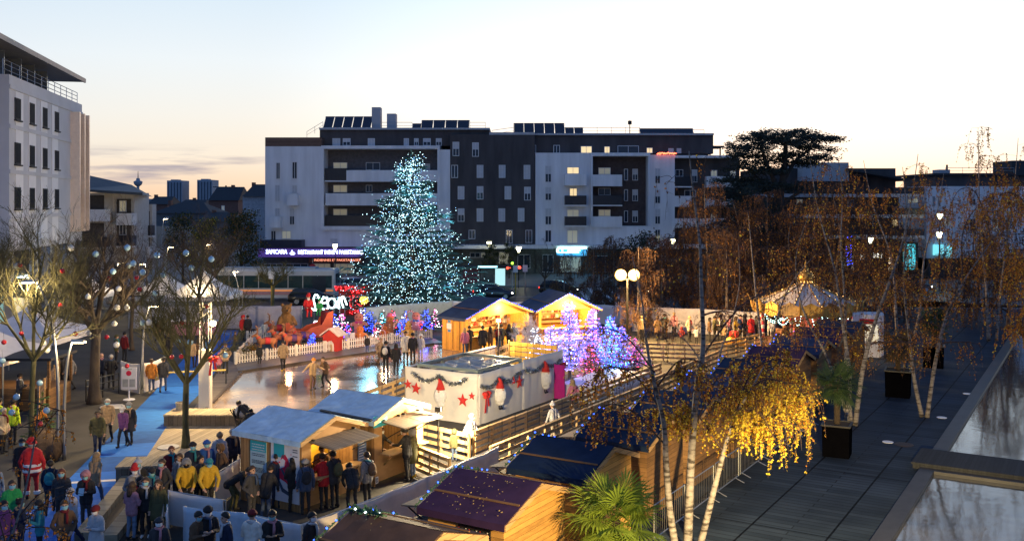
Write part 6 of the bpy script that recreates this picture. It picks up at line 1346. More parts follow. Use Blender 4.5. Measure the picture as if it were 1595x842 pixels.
def person(px, py, pose, yaw, coat, trousers, head, label, skin=0, mask='blue', h=1.70, shoes='black', z=0.0, loc=None, group=None, child=False):
 """yaw in degrees: 0 faces the camera, 90 faces right, 180 faces away"""
 me, hc, la = body(pose); g = G(px, py, z) if loc is None else Vector(loc)
 t = thing('person', label, 'person', g, R(yaw), group); s = h/1.74; t.scale = (s, s, s)
 o = bpy.data.objects.new('body', me); C.objects.link(o); o.parent = t
 for i, m_ in enumerate((SKINS[skin], CLOTH[coat], CLOTH[trousers], CLOTH[shoes], M_eye)): o.material_slots[i].link = 'OBJECT'; o.material_slots[i].material = m_
 k, colr = head; hs = 1.0 if not child else 1.28
 def att(kind, mats_, name):
  q = bpy.data.objects.new(name, head_mesh(kind)); C.objects.link(q); q.parent = t; q.location = hc; q.rotation_euler = (la, 0, 0)
  for i, m_ in enumerate(mats_): q.material_slots[i].link = 'OBJECT'; q.material_slots[i].material = m_
  return q
 if k in ('hair', 'long_hair', 'bun'): att(k, [HAIRC[colr]], 'hair')
 elif k == 'santa_hat': att(k, [CLOTH['red'], CLOTH['white']], 'hat'); att('hair', [HAIRC['grey']], 'hair')
 elif k != 'none':
  att(k, [CLOTH[colr]], 'hood' if k == 'hood' else 'hat')
  if k != 'hood': att('hair', [HAIRC[rnd.choice(['dark', 'brown'])]], 'hair')
 if mask: att('mask', [MASKS[mask]], 'face_mask')
 if pose in ('stand', 'pockets', 'hold') and not child:
  u = sum(map(ord, label)) % 5
  if u < 3:
   m = MB(); m.smooth = True; ts_ = [(math.cos(a)*(.095+.012*math.sin(3*a)), math.sin(a)*.095-.01, hc.z-.15+.018*math.sin(2*a)) for a in [2*PI*i/14 for i in range(15)]]; m.tube(ts_, .036, 7); m.tube([(.05, -.11, hc.z-.16), (.06, -.155, hc.z-.3), (.05, -.16, hc.z-.45)], [.03, .04, .035], 6); m.build('scarf', CLOTH[['rose', 'palegrey', 'denim', 'tan', 'darkred', 'teal'][len(label) % 6]], t)
  if u in (1, 3, 4) and 'coat' in label:
   m = MB(); m.smooth = True; n_ = 20; vs = []
   for zz, rr_ in ((1.06, .155), (.9, .185), (.72, .20), (.56, .215), (.56, .20), (.9, .17)):
    for j in range(n_): a = 2*PI*j/n_; q = rr_*(1+.05*math.sin(a*5+zz*3)); vs.append((math.cos(a)*q*1.18, math.sin(a)*q*.92, zz))
   m._add(vs, [(i*n_+j, i*n_+(j+1) % n_, (i+1)*n_+(j+1) % n_, (i+1)*n_+j) for i in range(5) for j in range(n_)]); m.build('coat_skirt', CLOTH[coat], t)
 return t
def held(name, label, cat, par, v, size, m_, rx=0.0):
 q = Matrix.Translation(par.location) @ par.rotation_euler.to_matrix().to_4x4() @ Vector(v)
 m = MB(); m.bx(-size[0]/2, size[0]/2, -size[1]/2, size[1]/2, -size[2]/2, size[2]/2); o = m.build(name, m_); o.location = q; o.rotation_euler = (rx, 0, par.rotation_euler.z); tag(o, label, cat); return o
pr = person
# --- bottom left corner
pr(134, 822, 'hold', 5, 'black', 'charcoal', ('hood', 'rose'), 'person in black coat and rose hood reading a pale leaflet on the blue carpet', 0, 'blue', 1.66)
sheet_owner = [o for o in C.objects if o.get('label', '').startswith('person in black coat and rose hood')][0]
held('leaflet', 'pale blue leaflet held by the person in a rose hood', 'leaflet', sheet_owner, (0, -.40, 1.18), (.15, .004, .21), mat('leaflet_paper', (.45, .62, .70), .6, var=.2, scale=20), -.4)
pr(96, 818, 'walk', 20, 'charcoal', 'black', ('long_hair', 'red'), 'person with auburn hair, fur collared dark coat and blue mask walking forwards', 0, 'blue', 1.68)
pr(112, 850, 'walk', -30, 'palegrey', 'navy', ('hair', 'grey'), 'grey haired person in a pale grey coat striding over the carpet', 0, 'white', 1.62)
santa = pr(50, 776, 'robe', 190, 'red', 'red', ('santa_hat', ''), 'burly person in a red and white Santa suit seen from behind', 0, None, 1.86)
for nm, z_, rr_ in (('fur_trim', .86, .235), ('belt', 1.02, .225)):
 m = MB(); m.lathe((0, 0, z_), [(rr_*.97, -.045), (rr_*1.04, -.03), (rr_*1.04, .03), (rr_*.97, .045)], 24); o = m.build(nm, CLOTH['white'], santa); o.scale = (1.08, .86, 1)
for s in (-1, 1): m = MB(); m.lathe((s*.145, .03, .20), [(.085, -.05), (.10, -.03), (.10, .04), (.085, .05)], 14); m.build('fur_cuff', CLOTH['white'], santa)
pr(18, 840, 'walk', 40, 'green', 'denim', ('hair', 'brown'), 'person in bright green jacket and blue jeans at the bottom left corner', 0, 'blue', 1.68)
pr(30, 870, 'hold', 150, 'navy', 'navy', ('bun', 'dark'), 'dark haired person in navy coat with back turned, cut off at the lower left', 1, 'blue', 1.6)
pr(62, 872, 'hold', -60, 'teal', 'black', ('long_hair', 'dark'), 'long haired person in teal coat looking down at the lower left', 1, 'blue', 1.6)
pr(-8, 812, 'stand', 60, 'paledenim', 'denim', ('beanie', 'navy'), 'person in pale denim jacket half cut off by the left edge', 0, 'blue', 1.72)
pr(35, 765, 'stand', 10, 'black', 'black', ('cap', 'black'), 'person in black beside the red and white suit, facing the camera', 1, 'blue', 1.74)
pr(20, 692, 'stand', 170, 'hivis', 'black', ('hair', 'dark'), 'steward in fluorescent yellow vest and black trousers near the left edge', 1, None, 1.78)
pr(-2, 690, 'stand', 150, 'hivis', 'navy', ('beanie', 'black'), 'second steward in fluorescent yellow cut off by the left edge', 0, None, 1.76)
pr(5, 705, 'pockets', 80, 'beige', 'black', ('hair', 'grey'), 'person in beige coat beside the fluorescent stewards', 0, None, 1.7)
# --- blue carpet walkers
pr(168, 690, 'walk', 10, 'tan', 'black', ('hair', 'grey'), 'person in tan sheepskin coat and black trousers walking on the blue carpet', 0, 'blue', 1.76)
pr(152, 710, 'walk', 25, 'olive', 'navy', ('hair', 'dark'), 'person in olive jacket walking just left of the tan sheepskin coat', 1, None, 1.72)
pr(192, 696, 'walk', -10, 'purple', 'black', ('pompom_hat', 'palegrey'), 'person in dark purple coat and bobble hat on the blue carpet', 0, 'white', 1.58)
pr(201, 692, 'stand', 15, 'charcoal', 'black', ('beanie', 'grey'), 'person in charcoal coat right beside the dark purple coat', 0, 'blue', 1.66)
pr(236, 612, 'walk', 200, 'orange', 'denim', ('hair', 'brown'), 'person in orange brown jacket bending past the painted cloth panels', 0, None, 1.7, 'beige')
pr(254, 610, 'walk', 190, 'charcoal', 'denim', ('hair', 'dark'), 'person in dark jacket walking behind the orange brown jacket', 1, None, 1.72)
pr(298, 574, 'walk', 190, 'tan', 'black', ('hair', 'blond'), 'blond person in tan coat walking up the far blue carpet', 0, None, 1.7)
pr(309, 571, 'walk', 185, 'brown', 'black', ('long_hair', 'brown'), 'long haired person in brown coat next to the blond walker', 0, None, 1.64)
pr(262, 560, 'walk', 20, 'black', 'black', ('hair', 'dark'), 'person all in black walking left of the far blue carpet', 1, None, 1.74)
pr(194, 562, 'stand', 160, 'darkred', 'black', ('hair', 'dark'), 'person in dark red jacket standing before the far tent', 0, None, 1.74)
pr(181, 566, 'stand', 120, 'olive', 'black', ('beanie', 'olive'), 'person in olive coat beside the dark red jacket', 0, None, 1.7)
pr(247, 535, 'walk', 90, 'brown', 'black', ('hair', 'dark'), 'person in brown jacket passing in front of the white party tent', 1, None, 1.72)
pr(158, 604, 'hold', 200, 'navy', 'black', ('none', ''), 'bald person in navy suit behind the dark railing', 0, None, 1.78)
pr(173, 606, 'pockets', 200, 'black', 'black', ('hair', 'grey'), 'grey haired person in black suit behind the dark railing', 0, None, 1.76)
pr(110, 606, 'walk', 260, 'grey', 'charcoal', ('hair', 'dark'), 'person in grey coat walking left behind the thick trunk', 0, None, 1.74)
pr(98, 604, 'walk', 250, 'charcoal', 'black', ('hood', 'charcoal'), 'hooded person in charcoal walking behind the lamp posts', 0, None, 1.7)
pr(30, 640, 'hold', 120, 'charcoal', 'black', ('hair', 'dark'), 'person at the left market stall counter in dark clothes', 1, None, 1.7)
# --- rink side and display
pr(351, 582, 'pockets', 10, 'tan', 'black', ('hair', 'brown'), 'person in tan coat on the corner of the rink deck', 0, None, 1.7)
pr(341, 582, 'pockets', 20, 'pink', 'brown', ('pompom_hat', 'pink'), 'child in pink coat beside the tan coat on the rink corner', 0, None, 1.15, child=True)
pr(404, 567, 'stand', 190, 'black', 'black', ('hair', 'brown'), 'child in black leaning by the picket fence', 0, None, 1.15, child=True)
pr(441, 578, 'walk', 200, 'tan', 'black', ('hair', 'dark'), 'adult in brown tan coat and yellow boots stepping onto the ice', 0, None, 1.74, 'yellow')
pr(378, 530, 'stand', 60, 'red', 'black', ('hood', 'red'), 'person in red hooded jacket by the left picket fence', 0, None, 1.72)
pr(386, 530, 'stand', 220, 'black', 'black', ('hair', 'dark'), 'person in black right behind the red hooded jacket', 1, None, 1.74)
pr(366, 545, 'pockets', 100, 'brown', 'black', ('beanie', 'brown'), 'child in brown coat outside the left picket fence', 0, None, 1.2, child=True)
pr(487, 607, 'skate', 30, 'tan', 'brown', ('beanie', 'orange'), 'skater in tan jacket gliding across the middle of the ice', 0, None, 1.66)
pr(507, 603, 'skate', -40, 'brown', 'black', ('hair', 'brown'), 'skater in brown behind the gliding tan jacket', 0, None, 1.6)
pr(601, 579, 'stand', 175, 'black', 'black', ('beanie', 'black'), 'skater in black with a cream sling bag strap on the ice', 0, None, 1.72)
pr(590, 568, 'skate', 60, 'tan', 'brown', ('hair', 'blond'), 'skater bending left of the cream strap', 0, None, 1.6)
pr(617, 582, 'stand', 185, 'black', 'black', ('long_hair', 'dark'), 'long haired skater in black right of the cream strap', 0, None, 1.66)
pr(632, 562, 'stand', 10, 'cream', 'black', ('hair', 'dark'), 'person in open coat over a cream shirt at the rink end', 1, None, 1.78)
pr(643, 564, 'stand', 190, 'black', 'black', ('beanie', 'black'), 'person in black standing against the cream shirt', 1, None, 1.74)
pr(655, 562, 'stand', 20, 'palegrey', 'palegrey', ('hood', 'white'), 'pale dressed person by the slatted fence of the rink end', 0, None, 1.6)
pr(572, 549, 'stand', 180, 'black', 'denim', ('hair', 'blond'), 'child in black before the orange gingerbread figure', 0, None, 1.1, child=True)
# --- golden chalets
for x, y, yw, co, tr_, hd, lab, h_, sk in ((724, 552, 200, 'pink', 'denim', ('long_hair', 'blond'), 'person in pink jacket and jeans at the first golden counter', 1.66, 0), (731, 550, 190, 'black', 'black', ('hair', 'dark'), 'person in black right beside the pink jacket', 1.72, 1), (752, 552, 185, 'black', 'black', ('hair', 'dark'), 'tall person in black coat before the lit shelves', 1.80, 1), (764, 551, 200, 'brown', 'brown', ('long_hair', 'dark'), 'person in long brown coat before the lit shelves', 1.70, 0), (776, 548, 170, 'navy', 'denim', ('hair', 'dark'), 'person in navy jacket and jeans at the golden chalet', 1.74, 0), (781, 547, 210, 'black', 'charcoal', ('beanie', 'black'), 'person in black hat by the navy jacket', 1.72, 1), (793, 546, 190, 'black', 'black', ('long_hair', 'dark'), 'dark haired person in black near the right post of the golden chalet', 1.70, 0), (800, 545, 180, 'paledenim', 'denim', ('hair', 'brown'), 'person in pale denim jacket near the right post of the golden chalet', 1.76, 0), (820, 541, 150, 'charcoal', 'brown', ('hair', 'dark'), 'person between the two golden chalets', 1.68, 1)):
 pr(x, y, rnd.choice(['stand', 'pockets', 'hold']), yw, co, tr_, hd, lab, sk, None, h_)
# --- waiting crowd at the right
cr_list = [(1000, 528, 'tan', 'hair', 'blond', 'person in tan coat at the left end of the waiting crowd'), (1024, 530, 'brown', 'hair', 'brown', 'person in brown jacket beside the tan coat in the waiting crowd'), (1035, 526, 'charcoal', 'beanie', 'black', 'tall person in charcoal behind the brown jacket'), (1050, 524, 'rose', 'hair', 'blond', 'person in rose sweater standing above the left crowd'), (1074, 532, 'beige', 'hair', 'blond', 'person in beige coat behind the tall white birch stem, left side'), (1085, 536, 'palegrey', 'hair', 'blond', 'child in pale grey hat and coat left of the tall birch stem'), (1105, 532, 'brown', 'long_hair', 'dark', 'person in brown coat right of the tall birch stem'), (1113, 530, 'olive', 'hair', 'dark', 'person in olive coat, second right of the tall birch stem'), (1121, 532, 'black', 'hair', 'dark', 'person in black coat third right of the tall birch stem'), (1129, 533, 'tan', 'hair', 'blond', 'child in tan coat in front of the olive coat'), (1136, 528, 'pink', 'hair', 'brown', 'person in pink jumper in the middle of the crowd'), (1146, 530, 'yellow', 'long_hair', 'brown', 'person in yellow trimmed jacket near the toy car'), (1153, 528, 'blue', 'hair', 'dark', 'person in blue coat right of the yellow trimmed jacket'), (1160, 528, 'black', 'hood', 'black', 'hooded person in black near the carousel'), (1170, 530, 'red', 'hair', 'brown', 'person in red coat next to the carousel post'), (1178, 528, 'charcoal', 'hair', 'dark', 'person in charcoal nearest the carousel post'), (1062, 536, 'darkred', 'hood', 'darkred', 'hooded child in dark red at the yellow lit railing'), (1142, 545, 'orange', 'hair', 'blond', 'child in orange jacket at the front of the crowd')]
for i, (x, y, co, hk, hc_, lab) in enumerate(cr_list):
 ch = 'child' in lab; pr(x, y, ['stand', 'pockets', 'hold'][i % 3], rnd.choice([-30, 10, 40, 170, 200, 90]), co, 'black', (hk, hc_), lab, i % 3 if i % 4 else 0, None, 1.15 if ch else 1.62+.03*(i % 5), child=ch)
# --- ramp and tarp roofed chalets
pr(733, 716, 'walk', 60, 'white', 'charcoal', ('hair', 'grey'), 'person in bright white jacket at the foot of the ramp', 0, None, 1.72)
pr(708, 718, 'stand', 190, 'olive', 'denim', ('hood', 'olive'), 'child in olive parka standing before the white jacket', 0, None, 1.15, child=True)
pr(862, 688, 'walk', 220, 'palegrey', 'beige', ('pompom_hat', 'palegrey'), 'person in pale grey bobble hat going up the ramp', 0, None, 1.55)
pr(893, 650, 'walk', 215, 'pink', 'beige', ('long_hair', 'blond'), 'blond person in rosy coat farther up the ramp', 0, None, 1.68)
pr(1059, 615, 'pockets', 10, 'black', 'black', ('hair', 'dark'), 'dark figure standing at the top of the ramp among birch twigs', 1, None, 1.7)
pr(634, 748, 'reach', 245, 'black', 'black', ('beanie', 'black'), 'person in long black coat ordering at the far tarp roofed chalet', 0, 'white', 1.80)
pr(643, 743, 'stand', 250, 'olive', 'paledenim', ('hood', 'grey'), 'person in olive jacket with pale backpack hood behind the long black coat', 0, None, 1.66, 'yellow')
pr(504, 792, 'reach', 215, 'red', 'black', ('hair', 'dark'), 'person in bright red sweater at the near tarp roofed chalet', 0, None, 1.70)
pr(521, 790, 'reach', 220, 'charcoal', 'black', ('hair', 'dark'), 'person in charcoal jacket to the right of the red sweater', 1, None, 1.76)
pr(548, 796, 'bend', 200, 'black', 'black', ('hair', 'dark'), 'person in black bending beside the near chalet counter', 0, 'blue', 1.74)
pr(431, 790, 'hold', 175, 'navy', 'navy', ('hair', 'dark'), 'person in navy reading in front of the jester poster', 0, 'blue', 1.68)
pr(457, 796, 'hold', 200, 'black', 'black', ('long_hair', 'dark'), 'long haired person in black in front of the jester poster', 1, 'white', 1.66)
pr(417, 808, 'lean', 160, 'black', 'denim', ('hair', 'dark'), 'person in black stooping below the information poster', 0, None, 1.64)
pr(392, 812, 'pockets', 60, 'charcoal', 'charcoal', ('hair', 'brown'), 'person in charcoal standing in the dark queue below the information poster', 0, None, 1.66)
iv = local(blue[0], (2.2, 1.7, 0)); pr(0, 0, 'reach', 90-53, 'brown', 'black', ('hair', 'dark'), 'stallholder inside the near tarp roofed chalet', 1, None, 1.7, loc=iv)
iv = local(blue[1], (2.1, 1.3, 0)); pr(0, 0, 'reach', 60, 'black', 'black', ('hair', 'brown'), 'stallholder with white mask inside the far tarp roofed chalet', 0, 'white', 1.72, loc=iv)
# --- queue left of the tarp roofed chalets
pr(291, 799, 'lean', 15, 'yellow', 'black', ('hood', 'grey'), 'person in yellow jacket with grey hood and black mask behind the tarp', 0, 'black', 1.74)
pr(325, 800, 'lean', 25, 'yellow', 'black', ('cap', 'teal'), 'person in yellow jacket and cap leaning over the white tarp', 0, 'blue', 1.78)
pr(366, 795, 'bend', 100, 'black', 'olive', ('hair', 'dark'), 'person in black bending over a patterned bag by the chalet', 0, None, 1.66)
pr(215, 800, 'stand', 15, 'black', 'navy', ('pompom_hat', 'palegrey'), 'person with pale bobble hat in front of the timber seat block', 0, 'blue', 1.66)
pr(227, 836, 'stand', 10, 'black', 'black', ('hair', 'brown'), 'person in long black coat with white shoes in the queue', 0, 'blue', 1.70, 'white')
pr(205, 840, 'hold', 160, 'rose', 'paledenim', ('long_hair', 'brown'), 'person in pink jacket and pale jeans at the front of the queue', 0, None, 1.62)
pr(218, 828, 'pockets', 60, 'red', 'black', ('long_hair', 'dark'), 'person in red jacket half hidden behind the pink jacket', 0, None, 1.6)
pr(247, 838, 'stand', -10, 'olive', 'black', ('long_hair', 'brown'), 'person in olive green coat right of the white shoes', 0, None, 1.66)
pr(209, 812, 'pockets', 40, 'grey', 'black', ('santa_hat', ''), 'person in grey coat wearing a red and white pointed hat', 0, 'white', 1.64)
pr(253, 800, 'pockets', -20, 'charcoal', 'black', ('hair', 'brown'), 'person in charcoal fur hood at the middle of the queue', 0, 'blue', 1.68)
pr(267, 776, 'stand', 20, 'darkred', 'black', ('hair', 'red'), 'person in dark red scarf behind the queue', 0, None, 1.68)
pr(280, 785, 'stand', -10, 'grey', 'black', ('long_hair', 'brown'), 'person in grey scarf between the dark red scarf and the navy jacket', 0, None, 1.6)
pr(300, 772, 'stand', 30, 'navy', 'black', ('beanie', 'black'), 'person in navy and pale jacket with black hat and blue mask', 0, 'blue', 1.74)
pr(322, 768, 'stand', 20, 'royal', 'navy', ('beanie', 'royal'), 'person in royal blue coat and matching hat', 0, 'blue', 1.74)
pr(342, 752, 'stand', 180, 'palegrey', 'denim', ('hair', 'blond'), 'person in pale hoodie standing on the terrace near the chalet', 0, None, 1.72)
pr(344, 772, 'pockets', -40, 'brown', 'black', ('hood', 'brown'), 'person in brown fur hood behind the short tarp', 0, None, 1.66)
pr(362, 745, 'stand', 40, 'navy', 'navy', ('hair', 'grey'), 'person in navy with white mask at the chalet corner', 0, 'white', 1.72)
# --- pushchair user on the terrace
pr(384, 678, 'bend', 240, 'black', 'black', ('hair', 'brown'), 'person in black bending over the pushchair by the ice', 0, None, 1.72)
pr(392, 690, 'bend', 200, 'black', 'navy', ('hair', 'dark'), 'second person in black crouching in front of the pushchair', 1, None, 1.6)
# --- foreground heads at the bottom edge
pr(308, 898, 'hold', 60, 'brown', 'black', ('hair', 'dark'), 'person in brown fur coat before the blue tinted tarp', 0, 'blue', 1.66)
pr(324, 894, 'hold', 20, 'black', 'black', ('beanie', 'black'), 'person in black hat holding white papers before the blue tinted tarp', 0, 'white', 1.74)
pr(352, 904, 'stand', -50, 'navy', 'navy', ('hair', 'dark'), 'short haired person in navy before the blue tinted tarp', 0, None, 1.72)
pr(392, 902, 'hold', 170, 'cream', 'black', ('beanie', 'darkred'), 'person in cream coat with a dark red hat and fur collar', 0, None, 1.74)
pr(424, 900, 'hold', 10, 'black', 'black', ('hair', 'dark'), 'person in black with blue mask right of the cream coat', 1, 'blue', 1.72)
pr(485, 905, 'stand', 60, 'black', 'black', ('hair', 'dark'), 'dark haired person with white mask beside the brown felt roof', 0, 'white', 1.74)
pr(248, 905, 'stand', 10, 'charcoal', 'black', ('beanie', 'charcoal'), 'person in dark hat at the bottom edge left of the tarp', 0, 'white', 1.6)
for x, y, pose, yw, co, tr_, hd, lab, mk in ((78, 800, 'walk', 200, 'navy', 'black', ('hair', 'dark'), 'person in navy jacket passing behind the red and white suit', None), (148, 790, 'walk', 160, 'tan', 'denim', ('long_hair', 'blond'), 'blond person in tan jacket walking away along the lower carpet', None), (100, 880, 'pockets', 30, 'brown', 'black', ('hair', 'brown'), 'person in brown coat at the bottom edge on the blue carpet', 'blue'), (150, 884, 'hold', -20, 'palegrey', 'black', ('beanie', 'darkred'), 'person in pale grey coat and dark red hat at the bottom edge', 'white'), (4, 880, 'walk', 60, 'purple', 'denim', ('hair', 'dark'), 'person in purple jacket in the bottom left corner', 'blue'), (236, 815, 'hold', 30, 'denim', 'black', ('cap', 'black'), 'person in denim jacket and black cap inside the queue', 'blue'), (312, 790, 'pockets', 70, 'charcoal', 'black', ('hair', 'dark'), 'person in charcoal between the two yellow jackets', None), (476, 800, 'stand', 200, 'denim', 'black', ('beanie', 'grey'), 'person in denim coat at the near chalet post', None), (572, 786, 'stand', 230, 'grey', 'black', ('hair', 'brown'), 'person in grey jacket waiting right of the bending customer', None)):
 pr(x, y, pose, yw, co, tr_, hd, lab, 0, mk, 1.62+.02*(x % 6))
# rucksacks on some backs
for lab, cn in (('person in charcoal jacket to the right of the red sweater', 'olive'), ('skater in black with a cream sling bag strap on the ice', 'cream'), ('person in navy jacket and jeans at the golden chalet', 'darkred'), ('person in navy jacket passing behind the red and white suit', 'teal'), ('person in denim coat at the near chalet post', 'black'), ('person in grey jacket waiting right of the bending customer', 'brown')):
 o = [q for q in C.objects if q.get('label') == lab][0]; b_ = thing('rucksack', cn.replace('darkred', 'dark red')+' rucksack of the '+lab.split(' with')[0], 'rucksack', o.location, o.rotation_euler.z); b_.scale = o.scale
 m = MB(); m.smooth = True; m.ball((0, .24, 1.22), .17, 12, 8, (.95, .62, 1.3)); m.build('bag', CLOTH[cn], b_); m = MB(); m.ball((0, .34, 1.12), .10, 9, 6, (1.1, .5, .8)); m.build('pocket', CLOTH[cn], b_)
 for s_ in (-1, 1): m = MB(); m.tube([(s_*.12, .2, 1.38), (s_*.13, .0, 1.50), (s_*.14, -.15, 1.36), (s_*.15, -.14, 1.2), (s_*.13, .16, 1.08)], .018, 5); m.build('strap', CLOTH['black'], b_)
# ================================================================ street furniture, lamps
def W2(x, Y): return Vector(((x-CX)*Y/F, Y, 0))
M_lampglow = glow('lamp_glow_warm', (1, .78, .42), 30); M_flood = glow('flood_glow', (1, .52, .07), 1.9); M_flood.node_tree.nodes['Principled BSDF'].inputs['Base Color'].default_value = (0, 0, 0, 1); M_globe = glow('globe_glow', (1, .95, .55), 14)
def curved_lamp(label, base, px, py, watts, col=(1, .74, .40), head_dir=-1, r=.06, group=None, gl=None):
 base = Vector(base); Y = base.y; tip = P(px, py, Y); t = thing('street_lamp', label, 'street lamp', base, 0, group)
 k1 = Vector((base.x, Y, tip.z*.45)); k2 = base.lerp(tip, .35); k2.z = tip.z*.80; k2.x = base.x+(tip.x-base.x)*.35
 m = MB(); m.smooth = True; s_ = spline([base, k1, k2, tip], 6); m.tube(s_, [r*(1.2-.6*i/len(s_)) for i in range(len(s_))], 8); m.build('pole', M_steel, t, True)
 m = MB(); e = tip+Vector((head_dir*.55, -.05, -.02)); m.hexa([tip+Vector((0, -.09, -.04)), e+Vector((0, -.13, -.04)), e+Vector((0, .13, -.04)), tip+Vector((0, .09, -.04)), tip+Vector((0, -.06, .06)), e+Vector((0, -.08, .03)), e+Vector((0, .08, .03)), tip+Vector((0, .06, .06))]); hd = m.build('lamp_head', M_steel, t, True)
 m = MB(); c = tip.lerp(e, .62)-UP*.055; m.box(c, (.38, .2, .03)); m.build('lens', gl or M_lampglow, hd, True)
 if watts: lamp('lamp_light', c-UP*.12, col, watts*2.5, .12, t)
 return t
LB = G(95, 716)
curved_lamp('tall dark curved street lamp bending left beside the mossy tree', LB+Vector((-.12, 0, 0)), 58, 437, 260, head_dir=-1)
curved_lamp('shorter bright street lamp curving right out of the lattice post', LB+Vector((.1, .05, 0)), 112, 530, 160, head_dir=.9)
curved_lamp('curved street lamp with warm head right of the thick trunk', G(222, 606), 233, 475, 330, head_dir=.9)
for x, Y, px, py, lab, w in ((305, 72, 300, 444, 'small curved lamp above the white party tent', 150), (372, 82, 362, 422, 'slim curved lamp between the tent and the bus', 120), (222, 76, 228, 410, 'distant curved lamp left of the yellow green tree', 120), (176, 80, 184, 409, 'distant curved lamp in front of the cream flats', 120), (258, 88, 262, 384, 'small distant curved lamp high over the street', 60), (318, 92, 322, 380, 'distant curved lamp beside the yellow green tree', 60), (252, 120, 255, 340, 'far orange lamp between the low houses', 40)):
 curved_lamp(lab, W2(x, Y), px, py, w, head_dir=-.8 if 'left' in lab else .8, r=.05)
def globe_lamp(label, x, py, Y, w=70):
 b_ = W2(x, Y); b_.z = .13 if Y > 108 else 0; z = P(x, py, Y).z; t = thing('globe_lamp', label, 'street lamp', b_, 0, 'globe lamps along the flats'); m = MB(); m.tube([b_, Vector((b_.x, Y, z-.35))], [.07, .045], 7); m.build('pole', M_dark_metal, t, True)
 m = MB(); m.smooth = True; m.lathe((b_.x, Y, z), [(.10, -.35), (.22, -.05), (.30, .15), (.26, .3), (.10, .38)], 12); m.build('globe', M_globe, t, True); m = MB(); m.lathe((b_.x, Y, z), [(.27, .30), (.12, .42), (0, .44)], 12); m.build('cap', M_dark_metal, t, True)
 lamp('lamp_light', (b_.x, Y-.5, z), (1, .95, .6), w, .2, t)
globe_lamp('glass globe street lamp in front of the restaurant sign', 522, 384, 118); globe_lamp('globe street lamp above the left clipped tree', 762, 380, 121); globe_lamp('globe street lamp above the bus shelter end', 808, 388, 116); globe_lamp('globe street lamp in front of the brown wing at the right', 1048, 376, 119); globe_lamp('globe street lamp before the lit shops among the birches', 1356, 374, 108)
globe_lamp('lower bright globe lamp beside the white flats at the far right', 1463, 366, 104, 90); globe_lamp('higher bright globe lamp beside the white flats at the far right', 1464, 337, 108, 90)
# flood mast
MBase = W2(977, 64); t = thing('flood_mast', 'lamp mast with two blazing warm flood lamps side by side', 'lamp mast', MBase)
zt = P(0, 428, 64).z
m = MB(); m.tube([MBase, MBase+UP*(zt-.3)], [.09, .06], 8); m.bar(MBase+Vector((-.6, 0, zt-.28)), MBase+Vector((.6, 0, zt-.28)), .07, .07); m.build('pole', mat('black_pole', (.008, .008, .009), .7, var=0, spec=.1), t, True)
for s in (-1, 1):
 c = MBase+Vector((s*.44, -.05, zt)); m = MB(); m.bx(c.x-.3, c.x+.3, c.y, c.y+.16, c.z-.24, c.z+.24); fh = m.build('flood_head', M_dark_metal, t, True); m = MB(); m.lathe((0, 0, 0), [(.40, 0), (.36, .06), (0, .1)], 18); m.xform(Matrix.Translation((c.x, c.y-.01, c.z)) @ Matrix.Rotation(PI/2, 4, 'X')); m.build('lens', M_flood, fh, True)
 lamp('flood_light', c+Vector((0, -.7, .1)), (1, .60, .20), 7500, .25, t)
# flood on the tarp roofed chalet lighting the cloth screen; lamp on the white column; lamp below the camera
t = thing('flood_lamp', 'small flood lamp on a post between the chalet and the white cloth screen', 'lamp', local(blue[1], (3.7, 2.6, 0)))
m = MB(); p0 = t.location.copy(); m.tube([p0, p0+UP*2.2], .03, 6); m.build('post', M_dark_metal, t, True); m = MB(); m.box(p0+UP*2.25, (.22, .12, .16)); m.build('lamp_body', M_black, t, True)
lamp('flood_light', p0+UP*2.3+DR*.25+D1*.2, (1, .78, .45), 3600, .1, t)
t = thing('street_lamp', 'flood lamp on a short pole just outside the view below the camera', 'street lamp', (6, 13.7, 0))
m = MB(); m.tube([(6, 13.7, 0), (6, 13.7, 4.3)], .06, 8); m.build('pole', M_steel, t, True); m = MB(); m.bx(5.8, 6.2, 13.6, 13.85, 4.3, 4.5); m.build('lamp_head', M_black, t, True)
lamp('lamp_light', (6.0, 14.0, 4.4), (1, .72, .32), 38000, .12, t, 56, (8.2, 24.5, -.6)); lamp('lamp_light', (5.9, 14.0, 4.4), (1, .70, .30), 12000, .12, t, 50, (-1.5, 23, .4))
# white wrapped column with truss and lamp
cb = G(320, 637); t = thing('arch_column', 'white cloth wrapped truss column at the corner of the ice rink', 'column', cb)
m = MB(); m.bx(cb.x-.24, cb.x+.24, cb.y-.24, cb.y+.24, 0, 2.75); m.build('cloth_wrap', M_cream_cloth, t, True)
m = MB()
for sx in (-1, 1):
 for sy in (-1, 1): m.tube([cb+Vector((sx*.2, sy*.2, 2.75)), cb+Vector((sx*.2, sy*.2, 4.9))], .025, 5)
for i in range(6):
 for sy in (-1, 1): z = 2.78+i*.35; m.tube([cb+Vector((-.2, sy*.2, z)), cb+Vector((.2, sy*.2, z+.35))], .012, 4)
m.build('truss', M_steel, t, True)
m = MB(); c = cb+Vector((.38, -.1, 3.95)); m.ball(c, .13); m.build('lamp', glow('column_lamp', (1, .82, .42), 40), t, True); lamp('lamp_light', c+Vector((.25, -.2, .1)), (1, .68, .30), 3200, .15, t)
bow('red ribbon bow tied to the white column', cb+Vector((.42, -.2, 2.35)), Vector((1, 0, 0)), Vector((0, -1, 0)))
